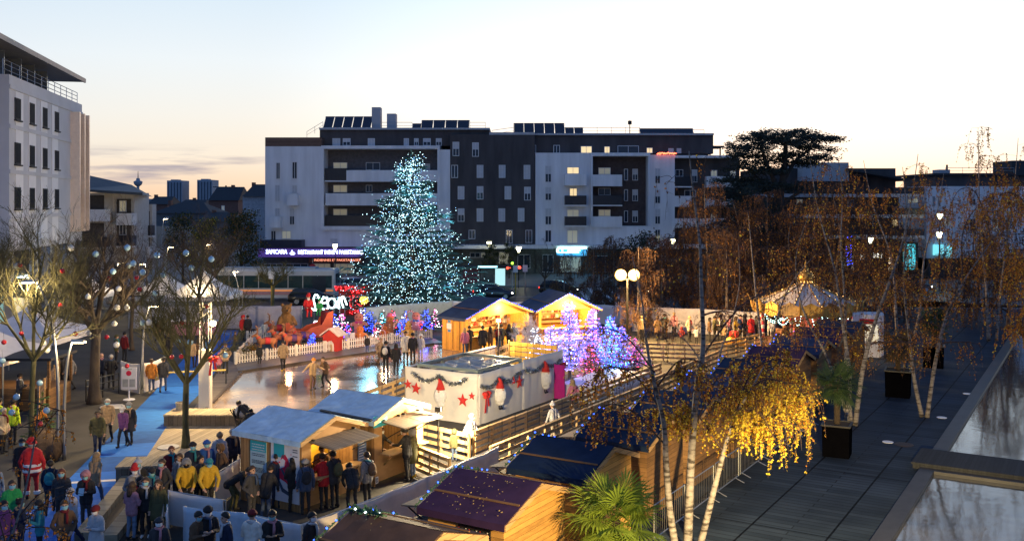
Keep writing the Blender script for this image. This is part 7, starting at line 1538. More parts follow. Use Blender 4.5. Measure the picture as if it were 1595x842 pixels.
# crowd barriers along the backs of the row chalets
for i in range(7):
 a = ROW0+DR*3.3+D1*(6.5+i*2.5); b2 = a+D1*2.3
 t = thing('crowd_barrier', ['bright', 'grey', 'plain', 'slim', 'bare', 'low', 'last'][i]+' steel crowd barrier, '+['nearest the palm', 'second along the promenade', 'third along the promenade', 'fourth along the promenade', 'fifth along the promenade', 'sixth along the promenade', 'farthest along the promenade'][i], 'barrier', a, 0, 'steel barriers along the promenade'); m = MB()
 m.tube([a+UP*.15, a+UP*1.08, b2+UP*1.08, b2+UP*.15, a+UP*.15], .02, 5)
 for k in range(1, 15): q = a.lerp(b2, k/15); m.tube([q+UP*.15, q+UP*1.08], .008, 4)
 m.build('barrier_panel', M_steel, t, True)
 for q in (a+D1*.25, b2-D1*.25): m = MB(); m.tube([q-DR*.3, q+UP*.12, q+DR*.3], .018, 5); m.build('foot', M_steel, t, True)
# ================================================================ vehicles
def wheel(par, c, r=.31):
 m = MB(); m.smooth = True; m.lathe((0, 0, 0), [(r*.7, -.1), (r*.97, -.09), (r, 0), (r*.97, .09), (r*.7, .1)], 18); m.xform(Matrix.Translation(c) @ Matrix.Rotation(PI/2, 4, 'X')); w = m.build('wheel', M_black, par)
 m = MB(); m.lathe((0, 0, 0), [(r*.68, -.105), (r*.6, -.11), (.05, -.08), (.05, .08), (r*.6, .11), (r*.68, .105)], 14); m.xform(Matrix.Translation(c) @ Matrix.Rotation(PI/2, 4, 'X')); m.build('rim', M_steel, w)
def loft(mb, secs):
 n = len(secs[0]); vs = [p for s in secs for p in s]; fs = []
 for i in range(len(secs)-1):
  for j in range(n): fs.append((i*n+j, i*n+(j+1) % n, (i+1)*n+(j+1) % n, (i+1)*n+j))
 fs.append(tuple(range(n))[::-1]); fs.append(tuple((len(secs)-1)*n+j for j in range(n))); mb._add(vs, fs)
def car(label, loc, yaw, col, Lc=4.1, van=False, tail=True, head=True):
 t = thing('parked_car' if not van else 'parked_van', label, 'car' if not van else 'van', loc, R(yaw)); hw = .86; k = Lc/4.1
 m = MB(); m.smooth = True
 def sec(x, zb, zt, w): return [Vector((x, -w*.96, zb)), Vector((x, -w, (zb+zt)/2)), Vector((x, -w*.93, zt)), Vector((x, w*.93, zt)), Vector((x, w, (zb+zt)/2)), Vector((x, w*.96, zb))]
 st = [(-2.05, .42, .82, .70), (-1.98, .28, .96, .80), (-1.3, .2, 1.0, .86), (0, .2, .97, .87), (.95, .2, .95, .86), (1.7, .24, .82, .82), (2.02, .35, .70, .68)]
 if van: st = [(x, zb, zt+.15, w) for x, zb, zt, w in st]
 loft(m, [sec(x*k, zb, zt, w) for x, zb, zt, w in st]); m.build('body', mat('car_paint_'+col[0], col[1], .25, .3, var=.05, spec=.7), t)
 zr = 1.46 if not van else 1.85; zb = .96 if not van else 1.1
 m = MB(); m.smooth = True; cs = [(-1.95, zb, .74, zb+.01), (-1.62, zr-.06, .66, zb), (-.8, zr, .66, zb), (.1, zr-.03, .66, zb), (1.0 if not van else 1.35, zb+.01, .74, zb-.01)]
 loft(m, [[Vector((x*k, -.80, z0)), Vector((x*k, -w, z)), Vector((x*k, w, z)), Vector((x*k, .80, z0))] for x, z, w, z0 in cs]); gl = m.build('greenhouse', M_glass_dark, t)
 m = MB(); loft(m, [[Vector((x*k, -w, z)), Vector((x*k, -w+.03, z+.04)), Vector((x*k, w-.03, z+.04)), Vector((x*k, w, z))] for x, z, w in ((-1.66, zr-.09, .67), (-.8, zr-.01, .67), (.12, zr-.04, .66))]); m.build('roof', _M['car_paint_'+col[0]], t)
 for x in (-1.28, 1.28):
  for s in (-1, 1): wheel(t, (x*k, s*.78, .31))
 for s in (-1, 1):
  m = MB(); m.box((-2.0*k, s*.62, .78), (.10, .24, .16)); m.build('tail_light', glow('tail_red', (1, .04, .02), 7) if tail else mat('tail_off', (.2, .01, .01), .3), t)
  m = MB(); m.box((1.93*k, s*.58, .64), (.12, .26, .13)); m.build('headlight', glow('head_white', (1, .92, .75), 14) if head else M_steel, t)
 m = MB(); m.bx(-2.04*k, -2.0*k, -.26, .26, .5, .61); m.build('number_plate', M_post_w, t); return t
car('dark hatchback driving right with red tail lights lit', W2(770, 95), -8, ('night_blue', (.03, .04, .055)), 4.0)
car('dark car with bright red tail lamp half hidden behind twiggy birches', W2(872, 99), -14, ('black', (.02, .02, .022)), 4.1)
car('black saloon parked in front of the bus behind the display', W2(488, 90), 4, ('black', (.02, .02, .022)), 4.5, tail=False, head=False)
car('grey van parked side street facing the camera', W2(502, 101), -80, ('slate', (.07, .08, .10)), 4.3, True, False, False)
car('white car parked at the foot of the tall fir', W2(556, 103), 30, ('white', (.45, .46, .47)), 4.0, tail=False, head=False)
car('dark car passing in front of the turquoise shop column', W2(1418, 102), 3, ('black', (.02, .02, .022)), 4.2)
car('grey car on the road behind the low twiggy birches', W2(1040, 97), 176, ('slate', (.07, .08, .10)), 4.2)
car('silver car parked under the office block awning', W2(205, 88), 10, ('silver', (.30, .31, .32)), 4.1, tail=False, head=False)
def bus():
 c = W2(430, 94); t = thing('bus', 'long white city bus with dark windows passing behind the left market', 'bus', c); L2_ = 6.0
 m = MB(); m.smooth = False; secs = [[Vector((x, -w, zb)), Vector((x, -w, zt-.2)), Vector((x, -w+.15, zt)), Vector((x, w-.15, zt)), Vector((x, w, zt-.2)), Vector((x, w, zb))] for x, w, zb, zt in ((-L2_, 1.15, .5, 2.9), (-L2_+.15, 1.25, .32, 3.05), (L2_-.15, 1.25, .32, 3.05), (L2_, 1.15, .5, 2.9))]; loft(m, secs); m.build('body', mat('bus_white', (.50, .50, .52), .35, var=.08), t)
 m = MB()
 for i in range(8): m.bx(-L2_+.4+i*1.42, -L2_+.4+i*1.42+1.34, -1.27, -1.24, 1.25, 2.45)
 m.build('side_windows', mat('bus_glass', (.02, .05, .055), .1, spec=.8), t); m = MB(); m.bx(L2_-.06, L2_+.02, -1.05, 1.05, 1.1, 2.6); m.build('windscreen', M_glass_dark, t)
 m = MB(); m.bx(-L2_+.2, L2_-.2, -1.275, -1.25, .95, 1.08); m.build('stripe', glow('bus_stripe', (.9, .28, .06), .5), t); m = MB(); m.bx(-L2_+.2, L2_-2.8, -1.27, -1.25, .6, .94); m.build('skirt', mat('bus_pink', (.5, .25, .27), .5), t)
 for x in (-3.4, 3.6):
  for s in (-1, 1): wheel(t, (x, s*1.1, .46), .46)
 m = MB(); m.bx(L2_-2.2, L2_-.9, -1.28, -1.25, .4, 2.4); m.build('door', M_glass_dark, t)
 m = MB(); m.bx(-L2_+1, L2_-2, -.8, .8, 3.05, 3.2); m.build('roof_unit', M_grey_wall, t)
bus()
# bus shelter, traffic light, signs
sb_ = W2(762, 106); t = thing('bus_shelter', 'glazed bus shelter with lit advertising panel behind the dark hatchback', 'bus shelter', sb_)
m = MB(); m.box(sb_+UP*2.45, (6.6, 1.6, .14)); m.build('roof', M_dark_metal, t, True)
for x in (-3.2, -1, 1.2, 3.2): m = MB(); m.box(sb_+Vector((x, .7, 1.2)), (.08, .08, 2.4)); m.build('post', M_dark_metal, t, True)
for x0, x1, mm, nm in ((-2.9, -1.2, mat('shelter_red', (.20, .05, .07), .5), 'red_panel'), (-.9, .5, mat('shelter_glass', (.12, .15, .13), .2), 'glass_panel'), (.65, 1.75, glow('ad_panel', (.55, .95, .95), .9), 'advert_panel')): m = MB(); m.bx(sb_.x+x0, sb_.x+x1, sb_.y+.3, sb_.y+.36, .35, 2.2); m.build(nm, mm, t, True)
m = MB(); m.bx(sb_.x-1.2, sb_.x+.9, sb_.y-.86, sb_.y-.8, 2.38, 2.56); m.build('light_strip', glow('shelter_cyan', (.35, .9, 1), 3), t, True)
b_ = W2(798, 100); t = thing('traffic_light', 'traffic signal showing green over red beside the bus shelter', 'traffic light', b_)
m = MB(); m.tube([b_, b_+UP*3.1], .07, 7); m.build('post', M_steel, t, True); m = MB(); m.box(b_+Vector((0, -.1, 2.9)), (.34, .2, .9)); m.build('signal_head', M_black, t, True)
m = MB(); m.ball(b_+Vector((0, -.22, 3.2)), .14); m.build('green_lamp', glow('signal_green', (.3, .9, .05), 4), t, True); m = MB(); m.ball(b_+Vector((-.5, -.2, 2.7)), .13); m.ball(b_+Vector((.75, -.2, 2.75)), .15); m.ball(b_+Vector((.45, -.2, 2.8)), .11); m.bar(b_+Vector((-.5, -.08, 2.7)), b_+Vector((.75, -.08, 2.75)), .05, .05); m.build('red_lamp', glow('signal_red', (1, .06, .03), 5), t, True)
b_ = W2(487, 104); t = thing('no_entry_sign', 'round red no entry sign with white bar on a pole', 'road sign', b_); m = MB(); m.tube([b_, b_+UP*3.5], .04, 6); m.build('pole', M_steel, t, True)
zc = P(0, 415.5, 104).z
m = MB(); m.lathe((0, 0, 0), [(.36, -.02), (.36, .02), (0, .025)], 22); m.xform(Matrix.Translation((b_.x, 103.94, zc)) @ Matrix.Rotation(PI/2, 4, 'X')); m.build('disc', mat('sign_red', (.5, .02, .03), .5), t, True); m = MB(); m.bx(b_.x-.25, b_.x+.25, 103.86, 103.91, zc-.06, zc+.06); m.build('bar', M_post_w, t, True)
for x, Y, h, lab in ((423, 88, 3.2, 'yellow striped post in front of the bus'), (803, 99, 3.0, 'yellow post beside the traffic signal'), (818, 100, 3.0, 'pale street sign post right of the traffic signal')):
 b_ = W2(x, Y); t = thing('sign_post', lab, 'post', b_); m = MB(); m.tube([b_, b_+UP*h], .07, 6); m.build('post', mat('yellow_post', (.45, .32, .05), .6) if 'yellow' in lab else M_steel, t, True); m = MB(); m.bx(b_.x-.25, b_.x+.25, Y-.1, Y-.06, h-.7, h); m.build('plate', M_post_w, t, True)
# ================================================================ left market
def tent(label, c, w, d, he, hp, mm):
 t = thing('party_tent', label, 'tent', c); c = Vector(c); cs = [c+Vector((sx*w/2, sy*d/2, he)) for sx, sy in ((-1, -1), (1, -1), (1, 1), (-1, 1))]; ap = c+UP*hp; m = MB(); m.smooth = True
 for a, b2 in zip(cs, cs[1:]+cs[:1]):
  n = 6; vs = []
  for i in range(n+1):
   f = i/n; l = a.lerp(ap, f); r_ = b2.lerp(ap, f); sag = -.45*math.sin(PI*f)*.55
   for j in range(n+1): vs.append(l.lerp(r_, j/n)+UP*(sag-.10*math.sin(PI*j/n)*(1-f)))
  m._add(vs, [(i*(n+1)+j, i*(n+1)+j+1, (i+1)*(n+1)+j+1, (i+1)*(n+1)+j) for i in range(n) for j in range(n)])
 m.build('canopy', mm, t, True)
 m = MB()
 for a, b2 in zip(cs, cs[1:]+cs[:1]): cloth_wall(m, a-UP*.3-UP*a.z+UP*0, b2-UP*.3-UP*b2.z+UP*0, he-.05, he+.28, 10, 2, .02, 2, .0)
 m.build('valance', mm, t, True)
 for q in cs: m = MB(); m.tube([Vector((q.x, q.y, 0)), q], .04, 6); m.build('leg', M_steel, t, True)
 return t
M_tent = mat('tent_white', (.60, .60, .63), .6, var=.08, bump=.2)
tent('white peaked party tent at the far left behind the mossy tree', W2(48, 52)+Vector((0, 0, 0)), 5.0, 5, 2.5, 4.0, M_tent); tent('white peaked party tent half cut off by the left edge', W2(-30, 46), 4.5, 4.5, 2.4, 3.8, M_tent)
tent('white party tent with pink counter before the bus', W2(318, 74), 4.6, 4.6, 2.5, 4.3, M_tent); tent('small white party tent left of the pink counter tent', W2(255, 80), 3.6, 3.6, 2.3, 3.8, M_tent)
tent('white party tent far left under the shop sign', W2(130, 76), 4, 4, 2.4, 3.9, M_tent)
lamp('tent_lamp', W2(318, 73)+UP*2.2, (1, .8, .6), 25, .2); lamp('tent_lamp', W2(48, 51)+UP*2.0, (1, .75, .45), 28, .2)
c = W2(302, 69); t = thing('stall_counter', 'pink and white draped counter in the party tent', 'counter', c); m = MB(); m.bx(c.x-1.6, c.x+1.6, c.y, c.y+.7, 0, .95); m.build('drape', mat('pink_drape', (.60, .28, .32), .8), t, True); m = MB(); m.bx(c.x-1.7, c.x+1.7, c.y-.05, c.y+.75, .95, 1.0); m.build('top', M_post_w, t, True)
c = W2(28, 43.5); t = thing('market_stall', 'dark timber stall with lit counter at the left edge', 'stall', c); m = MB(); m.bx(c.x-2.2, c.x+1.2, c.y+.4, c.y+2.6, 0, 1.0); m.build('counter', M_timber_d, t, True); m = MB(); m.bx(c.x-2.4, c.x+1.4, c.y+.2, c.y+2.8, 2.3, 2.42); m.build('roof', M_black, t, True)
for x in (-2.2, 1.2):
 for y in (.4, 2.6): m = MB(); m.bx(c.x+x-.05, c.x+x+.05, c.y+y-.05, c.y+y+.05, 1.0, 2.3); m.build('post', M_timber_d, t, True)
lamp('stall_lamp', c+Vector((-.5, 1.5, 2.0)), (1, .6, .25), 40, .1, t)
slat_fence('leaning dark slatted timber screen behind the lamp posts', G(60, 655), G(92, 606), 1.5, planks('dark_slats', (.12, .08, .06), .3, 0), n=7)
def castle_panel(label, a, b2, h):
 a = G(*a); b2 = G(*b2); t = thing('painted_panel', label, 'panel', a); m = MB(); cloth_wall(m, a, b2, .03, h, 16, 6, .05, a.x, .08); m.build('cloth', M_cream_cloth, t, True)
 d = (b2-a).normalized(); n = Vector((d.y, -d.x, 0)); c = a.lerp(b2, .5)+n*.1; m = MB()
 for rr_, mm, nm, off in ((.33, mat('arch_navy', (.03, .04, .10), .7), 'window_arch', 0), (.22, mat('arch_gold', (.40, .28, .06), .7), 'window_glass', .012)):
  m = MB(); pts = [(-rr_, .45), (rr_, .45)]+[(rr_*math.cos(x), .85+rr_*1.2*math.sin(x)) for x in [PI*i/8 for i in range(9)]]; m.prism(pts, c+n*off, d, UP, n, .012); m.build(nm, mm, t, True)
castle_panel('left cream cloth panel painted with a dark arched window', (188, 607), (218, 613), 1.5); castle_panel('right cream cloth panel painted with a dark arched window', (224, 612), (256, 600), 1.5)
b_ = G(201, 622); t = thing('info_stand', 'white information board with a dark red dot on a round foot', 'sign', b_); m = MB(); m.lathe(b_, [(.28, 0), (.26, .03), (.04, .06), (.04, .5), (0, .5)], 16); m.build('foot', M_post_w, t, True); m = MB(); m.bx(b_.x-.36, b_.x+.36, b_.y-.03, b_.y+.03, .5, 1.55); m.build('board', M_post_w, t, True)
m = MB(); m.lathe((0, 0, 0), [(.13, 0), (0, .01)], 16); m.xform(Matrix.Translation((b_.x, b_.y-.035, 1.28)) @ Matrix.Rotation(PI/2, 4, 'X')); m.build('red_dot', M_post_red, t, True); m = MB(); m.bx(b_.x-.3, b_.x-.03, b_.y-.04, b_.y-.032, .62, 1.0); m.bx(b_.x+.03, b_.x+.3, b_.y-.04, b_.y-.032, .62, 1.0); m.bx(b_.x-.15, b_.x+.15, b_.y-.04, b_.y-.032, 1.45, 1.5); m.build('notice', mat('notice_grey', (.30, .32, .34), .7), t, True)
a = G(134, 625); b2 = G(185, 612); t = thing('railing', 'dark steel railing beside the thick tree trunk', 'railing', a); m = MB()
for z in (.35, .7, 1.0): m.tube([a+UP*z, b2+UP*z], .025, 5)
for f in (0, .5, 1): q = a.lerp(b2, f); m.tube([q, q+UP*1.05], .03, 6)
m.build('rails', M_dark_metal, t, True)
m = MB(); a = G(234, 604); b2 = G(352, 598); m.tube([a+UP*.75, b2+UP*.75], .05, 6); o = m.build('barrier_pole', mat('yellow_pole', (.62, .45, .12), .6)); tag(o, 'long yellow pole laid level across the blue carpet', 'pole')
for q in (a, b2): m = MB(); m.tube([q, q+UP*.76], .03, 6); m.lathe(q, [(.2, 0), (.18, .03), (0, .04)], 12); o = m.build('pole_stand', M_dark_metal); tag(o, 'short stand at the '+('left' if q is a else 'right')+' end of the yellow pole', 'stand')
b_ = G(281, 655); m = MB(); m.lathe(b_, [(.17, 0), (.2, .75), (.22, .8), (.2, .82), (.18, .5), (0, .45)], 14); o = m.build('litter_bin', mat('cream_bin', (.45, .40, .30), .7)); tag(o, 'small cream litter bin beside the terrace tree trunk', 'bin')
m = MB(); b_ = G(72, 716); m.smooth = True; m.lathe(b_, [(.45, 0), (.62, .35), (.55, .8), (.3, 1.1), (.12, 1.2), (0, 1.2)], 14); o = m.build('hessian_sack', mat('sack_cloth', (.10, .065, .04), .95, var=.5, scale=5, bump=.8)); tag(o, 'big dark brown sack leaning at the lamp posts', 'sack')
conifer('small green fir with orange cloth beside the brown sack', G(66, 702), 2.2, .7, 91, mat('fir_needles_green', (.05, .11, .03), .7, var=.4), 9, 7, 8, .22)
m = MB(); m.smooth = True; q = G(66, 702)+Vector((.15, -.5, 1.35)); m.tube([q+Vector((-.3, 0, -.7)), q+Vector((-.15, -.1, -.1)), q+Vector((.15, 0, .25)), q+Vector((.3, 0, -.1))], [.05, .16, .14, .06], 9); o = m.build('orange_cloth', mat('orange_cloth', (.50, .22, .03), .9, bump=.6)); tag(o, 'orange cloth draped over the small fir', 'cloth')
# pushchair on the terrace
b_ = G(378, 676); t = thing('pushchair', 'black pushchair under a crumpled clear rain cover by the ice', 'pushchair', b_, R(60))
m = MB(); m.bar((-.25, -.4, .15), (-.25, .45, 1.0), .03, .03); m.bar((.25, -.4, .15), (.25, .45, 1.0), .03, .03); m.bar((-.25, .45, 1.0), (.25, .45, 1.0), .03, .03); m.bar((-.25, .35, .15), (-.25, -.15, .6), .03, .03); m.bar((.25, .35, .15), (.25, -.15, .6), .03, .03); m.build('frame', M_black, t)
m = MB(); m.hexa([(-.22, -.3, .42), (.22, -.3, .42), (.22, .12, .38), (-.22, .12, .38), (-.22, -.3, .5), (.22, -.3, .5), (.22, .12, .46), (-.22, .12, .46)]); m.hexa([(-.22, .1, .42), (.22, .1, .42), (.22, .3, 1.0), (-.22, .3, 1.0), (-.22, .16, .42), (.22, .16, .42), (.22, .36, 1.0), (-.22, .36, 1.0)]); m.build('seat', M_black, t)
m = MB(); m.smooth = True; m.ball((0, 0, .95), .36, 12, 8, (.85, 1, .75)); m.build('rain_cover', mat('clear_cover', (.45, .46, .48), .25, var=.3, scale=9, bump=1), t)
for x in (-.27, .27):
 for y in (-.38, .34): m = MB(); m.tube([(x-.03, y, .12), (x+.03, y, .12)], .12, 12); m.build('wheel', M_black, t)
# ================================================================ display: firs, gingerbread, reindeer, sleigh
M_fir = mat('small_fir_needles', (.03, .055, .035), .75, var=.4)
ordn = ['first', 'second', 'third', 'fourth', 'fifth', 'sixth', 'seventh', 'eighth', 'ninth', 'tenth', 'eleventh', 'twelfth', 'thirteenth', 'fourteenth', 'fifteenth', 'sixteenth']
firs = sorted([(487, 541, 22, 'b', .6), (492, 526, 30, 'pw', 1), (506, 523, 32, 'w', 1), (521, 520, 33, 'wb', 1), (533, 517, 32, 'pw', 1), (541, 529, 24, 'rb', 1), (576, 520, 36, 'b', 1), (566, 514, 36, 'bw', 1), (596, 517, 34, 'wc', 1), (611, 516, 34, 'pr', 1), (625, 524, 26, 'b', 1), (631, 514, 30, 'wb', 1), (650, 520, 30, 'r', 1), (664, 517, 38, 'b', 1), (677, 515, 34, 'pw', 1), (586, 530, 22, 'rw', 1)])
LC = dict(b=M_led_blue, w=M_led_w, p=M_led_pink, r=M_led_red, c=M_led_cy)
for i, (x, y, hpx, cs, _) in enumerate(firs):
 g = G(x, y); Hh = hpx*g.y/F; t, tips, r = conifer('small fir, '+ordn[i]+' from the left behind the picket fence', g, Hh, Hh*.36, 100+i, M_fir, 9, 8, 7, Hh*.13, group='small firs of the display')
 lights(dict(b='blue', w='white', p='pink', r='red', c='cyan')[cs[0]]+' lights on the '+ordn[i]+' small fir from the left', tips, r, [(LC[c], (95 if c == 'b' else 60)//len(cs)) for c in cs], .036, .06)
 if i % 3 == 0: lamp('fir_glow', g+Vector((0, -.9, Hh*.5)), dict(b=(.1, .15, 1), w=(.7, .8, 1), p=(1, .3, .5), r=(1, .1, .1))[cs[0]], 14, .3)
lamp('fir_glow', G(575, 526)+UP*1, (.08, .12, 1), 30, .3); lamp('fir_glow', G(660, 523)+UP*1, (.1, .12, 1), 26, .3)
M_icing = mat('white_icing', (.70, .66, .60), .6, var=.05)
def ginger(label, x, y, hpx, colr, extra=None, yaw=0):
 g = G(x, y); h = hpx*g.y/F; t = thing('gingerbread_figure', label, 'figure', g, R(yaw)); s = h/1.8; mb = MB()
 for a, b2, r0, r1 in (((-.05, 0, .75), (.05, 0, 1.1), .30, .27), ((-.15, 0, .6), (-.26, 0, .14), .18, .15), ((.15, 0, .6), (.26, 0, .14), .18, .15), ((-.2, 0, 1.1), (-.55, 0, .98), .14, .12), ((.2, 0, 1.1), (.55, 0, 1.02), .14, .12), ((0, 0, 1.46), (0, 0, 1.48), .34, .34)): capsule(mb, a, b2, r0, r1)
 o = mb.build('tmp', []); md = o.modifiers.new('r', 'REMESH'); md.mode = 'VOXEL'; md.voxel_size = .04; md.use_smooth_shade = True; dg = bpy.context.evaluated_depsgraph_get(); dg.update(); me = bpy.data.meshes.new_from_object(o.evaluated_get(dg)); bpy.data.objects.remove(o)
 me.transform(Matrix.Diagonal((s, s*.45, s, 1))); me.materials.clear(); me.materials.append(colr); b_ = bpy.data.objects.new('body', me); C.objects.link(b_); b_.parent = t
 m = MB()
 for q in (-.12, .12): m.ball((q*s, -.155*s, 1.54*s), .045*s, 8, 5, (1, .5, 1))
 m.build('eyes', M_black, t); m = MB(); m.tube([(-.14*s, -.15*s, 1.38*s), (-.06*s, -.16*s, 1.32*s), (.06*s, -.16*s, 1.32*s), (.14*s, -.15*s, 1.38*s)], .022*s, 5); m.build('mouth', M_red_felt, t)
 m = MB()
 for z in (1.05, .85): m.ball((0, -.135*s, z*s), .05*s, 8, 5, (1, .5, 1))
 for sx in (-1, 1): m.tube([(sx*.5*s, -.06*s, 1.12*s), (sx*.53*s, -.065*s, 1.0*s), (sx*.5*s, -.06*s, .9*s)], .02*s, 4); m.tube([(sx*.14*s, -.08*s, .24*s), (sx*.25*s, -.085*s, .26*s), (sx*.36*s, -.07*s, .24*s)], .02*s, 4)
 m.build('icing', M_icing, t)
 if extra:
  m = MB(); m.smooth = True
  if extra[0] == 'bow':
   for q in (-1, 1): m.ball((q*.14*s, -.15*s, 1.16*s), .11*s, 9, 6, (1.2, .5, .8))
  elif extra[0] == 'hat': m.lathe((0, 0, 1.72*s), [(.3*s, 0), (.26*s, .06*s), (.2*s, .12*s), (.18*s, .28*s), (0, .3*s)], 12)
  elif extra[0] == 'skirt': m.lathe((0, 0, .55*s), [(.42*s, 0), (.36*s, .12*s), (.22*s, .35*s)], 14)
  elif extra[0] == 'base': m.lathe((0, 0, 0), [(.42*s, 0), (.42*s, .08*s), (.3*s, .14*s), (0, .14*s)], 14)
  m.build(extra[0], extra[1], t)
 return t
M_gb = mat('gingerbread', (.36, .15, .06), .75, var=.2, scale=6); M_gbo = mat('gingerbread_orange', (.55, .16, .04), .7, var=.15, scale=6); M_gbp = mat('gingerbread_rose', (.50, .20, .16), .7, var=.15); M_gbg = mat('gingerbread_gold', (.45, .26, .06), .6, var=.15)
M_mag = mat('magenta_ribbon', (.5, .05, .25), .6)
ginger('tall rosy gingerbread figure with magenta bow in the middle of the firs', 559, 527, 40, M_gbp, ('bow', M_mag)); ginger('orange red gingerbread figure on a red base in front of the tall rosy one', 561, 539, 32, M_gbo, ('base', M_red_felt)); ginger('small dark orange gingerbread figure between the candy canes', 599, 531, 24, M_gbo); ginger('gingerbread figure with a pink pointed hat', 607, 525, 34, M_gb, ('hat', mat('pink_hat', (.6, .12, .22), .7)), 10)
ginger('big round headed gingerbread figure with blue bow near the golden chalet', 648, 522, 36, M_gbp, ('bow', mat('blue_ribbon', (.06, .15, .4), .6))); ginger('golden gingerbread figure with a chef style hat behind the cream shirt', 636, 533, 30, M_gbg, ('hat', mat('gold_hat', (.55, .35, .08), .5)))
def candy(label, x, y, hpx, side=1):
 g = G(x, y); h = hpx*g.y/F; r_ = h*.2; pts = [Vector((0, 0, 0)), Vector((0, 0, h*.4)), Vector((0, 0, h-r_))]+[Vector((side*(r_-r_*math.cos(a)), 0, h-r_+r_*math.sin(a))) for a in [PI*i/7 for i in range(1, 8)]]+[Vector((side*2*r_, 0, h-r_*1.7))]
 m = MB(); m.smooth = True; s_ = spline(pts, 4); L_ = 0; n = len(s_)
 for i in range(n-1): m.cur = (i//2) % 2; m.tube(s_[i:i+2], h*.045, 8, False)
 m.cur = 0; m.ball(s_[-1], h*.045); m.ball(s_[0], h*.045); o = m.build('candy_cane', [mat('candy_white', (.7, .66, .62), .4), mat('candy_red', (.5, .03, .04), .4)]); o.location = g; tag(o, label, 'candy cane')
candy('big striped candy cane left of the small orange gingerbread figure', 583, 533, 30, 1); candy('small striped candy cane leaning before the bigger one', 592, 534, 20, 1); candy('tall striped candy cane hooked to the left by the golden figure', 626, 531, 30, -1); candy('pink striped candy cane high behind the round headed figure', 633, 514, 30, 1)
def mail_house():
 g = G(519, 546); t = thing('letter_house', 'small red letter house with white snowy roof and arched white door', 'play house', g, R(-18)); s = 1.0
 m = MB(); m.bx(-.5, .5, -.45, .45, 0, 1.05); m.build('wall', mat('red_boards', (.42, .025, .02), .6, var=.2), t)
 for sg in (-1, 1): m = MB(); m.prism([(0, 0), (1.14, 0), (1.14, 1), (0, 1)], (sg*.66, -.57, .98), (0, 1, 0), (-sg*.66, 0, .46), Vector((sg*.46, 0, .66)).normalized(), .08); m.build('roof', mat('snow_roof', (.62, .55, .50), .8), t)
 for y in (-.45, .41): m = MB(); m.prism([(-.5, 1.051), (.5, 1.051), (0, 1.40)], (0, y, 0), (1, 0, 0), UP, (0, 1, 0), .04); m.build('gable', _M['red_boards'], t)
 m = MB(); m.prism([(-.28, .02), (.28, .02)]+[(.28*math.cos(a), .42+.28*math.sin(a)) for a in [PI*i/8 for i in range(9)]], (.02, -.455, 0), (1, 0, 0), UP, (0, -1, 0), .03); d = m.build('door', M_icing, t); m = MB(); m.prism([(-.17, .03), (.17, .03)]+[(.17*math.cos(a), .38+.17*math.sin(a)) for a in [PI*i/8 for i in range(9)]], (.02, -.49, 0), (1, 0, 0), UP, (0, -1, 0), .012); m.build('door_panel', mat('door_tan', (.42, .26, .12), .7), d)
mail_house()
g = G(544, 541); t = thing('small_sign', 'small white double sign board behind the picket fence', 'sign', g); m = MB(); m.tube([g, g+UP*.6], .03, 5); m.build('post', M_wood, t, True); m = MB(); m.box(g+Vector((-.16, 0, .75)), (.3, .03, .42)); m.box(g+Vector((.2, -.05, .78)), (.34, .03, .42)); m.build('board', M_post_w, t, True)
_DEER = {}
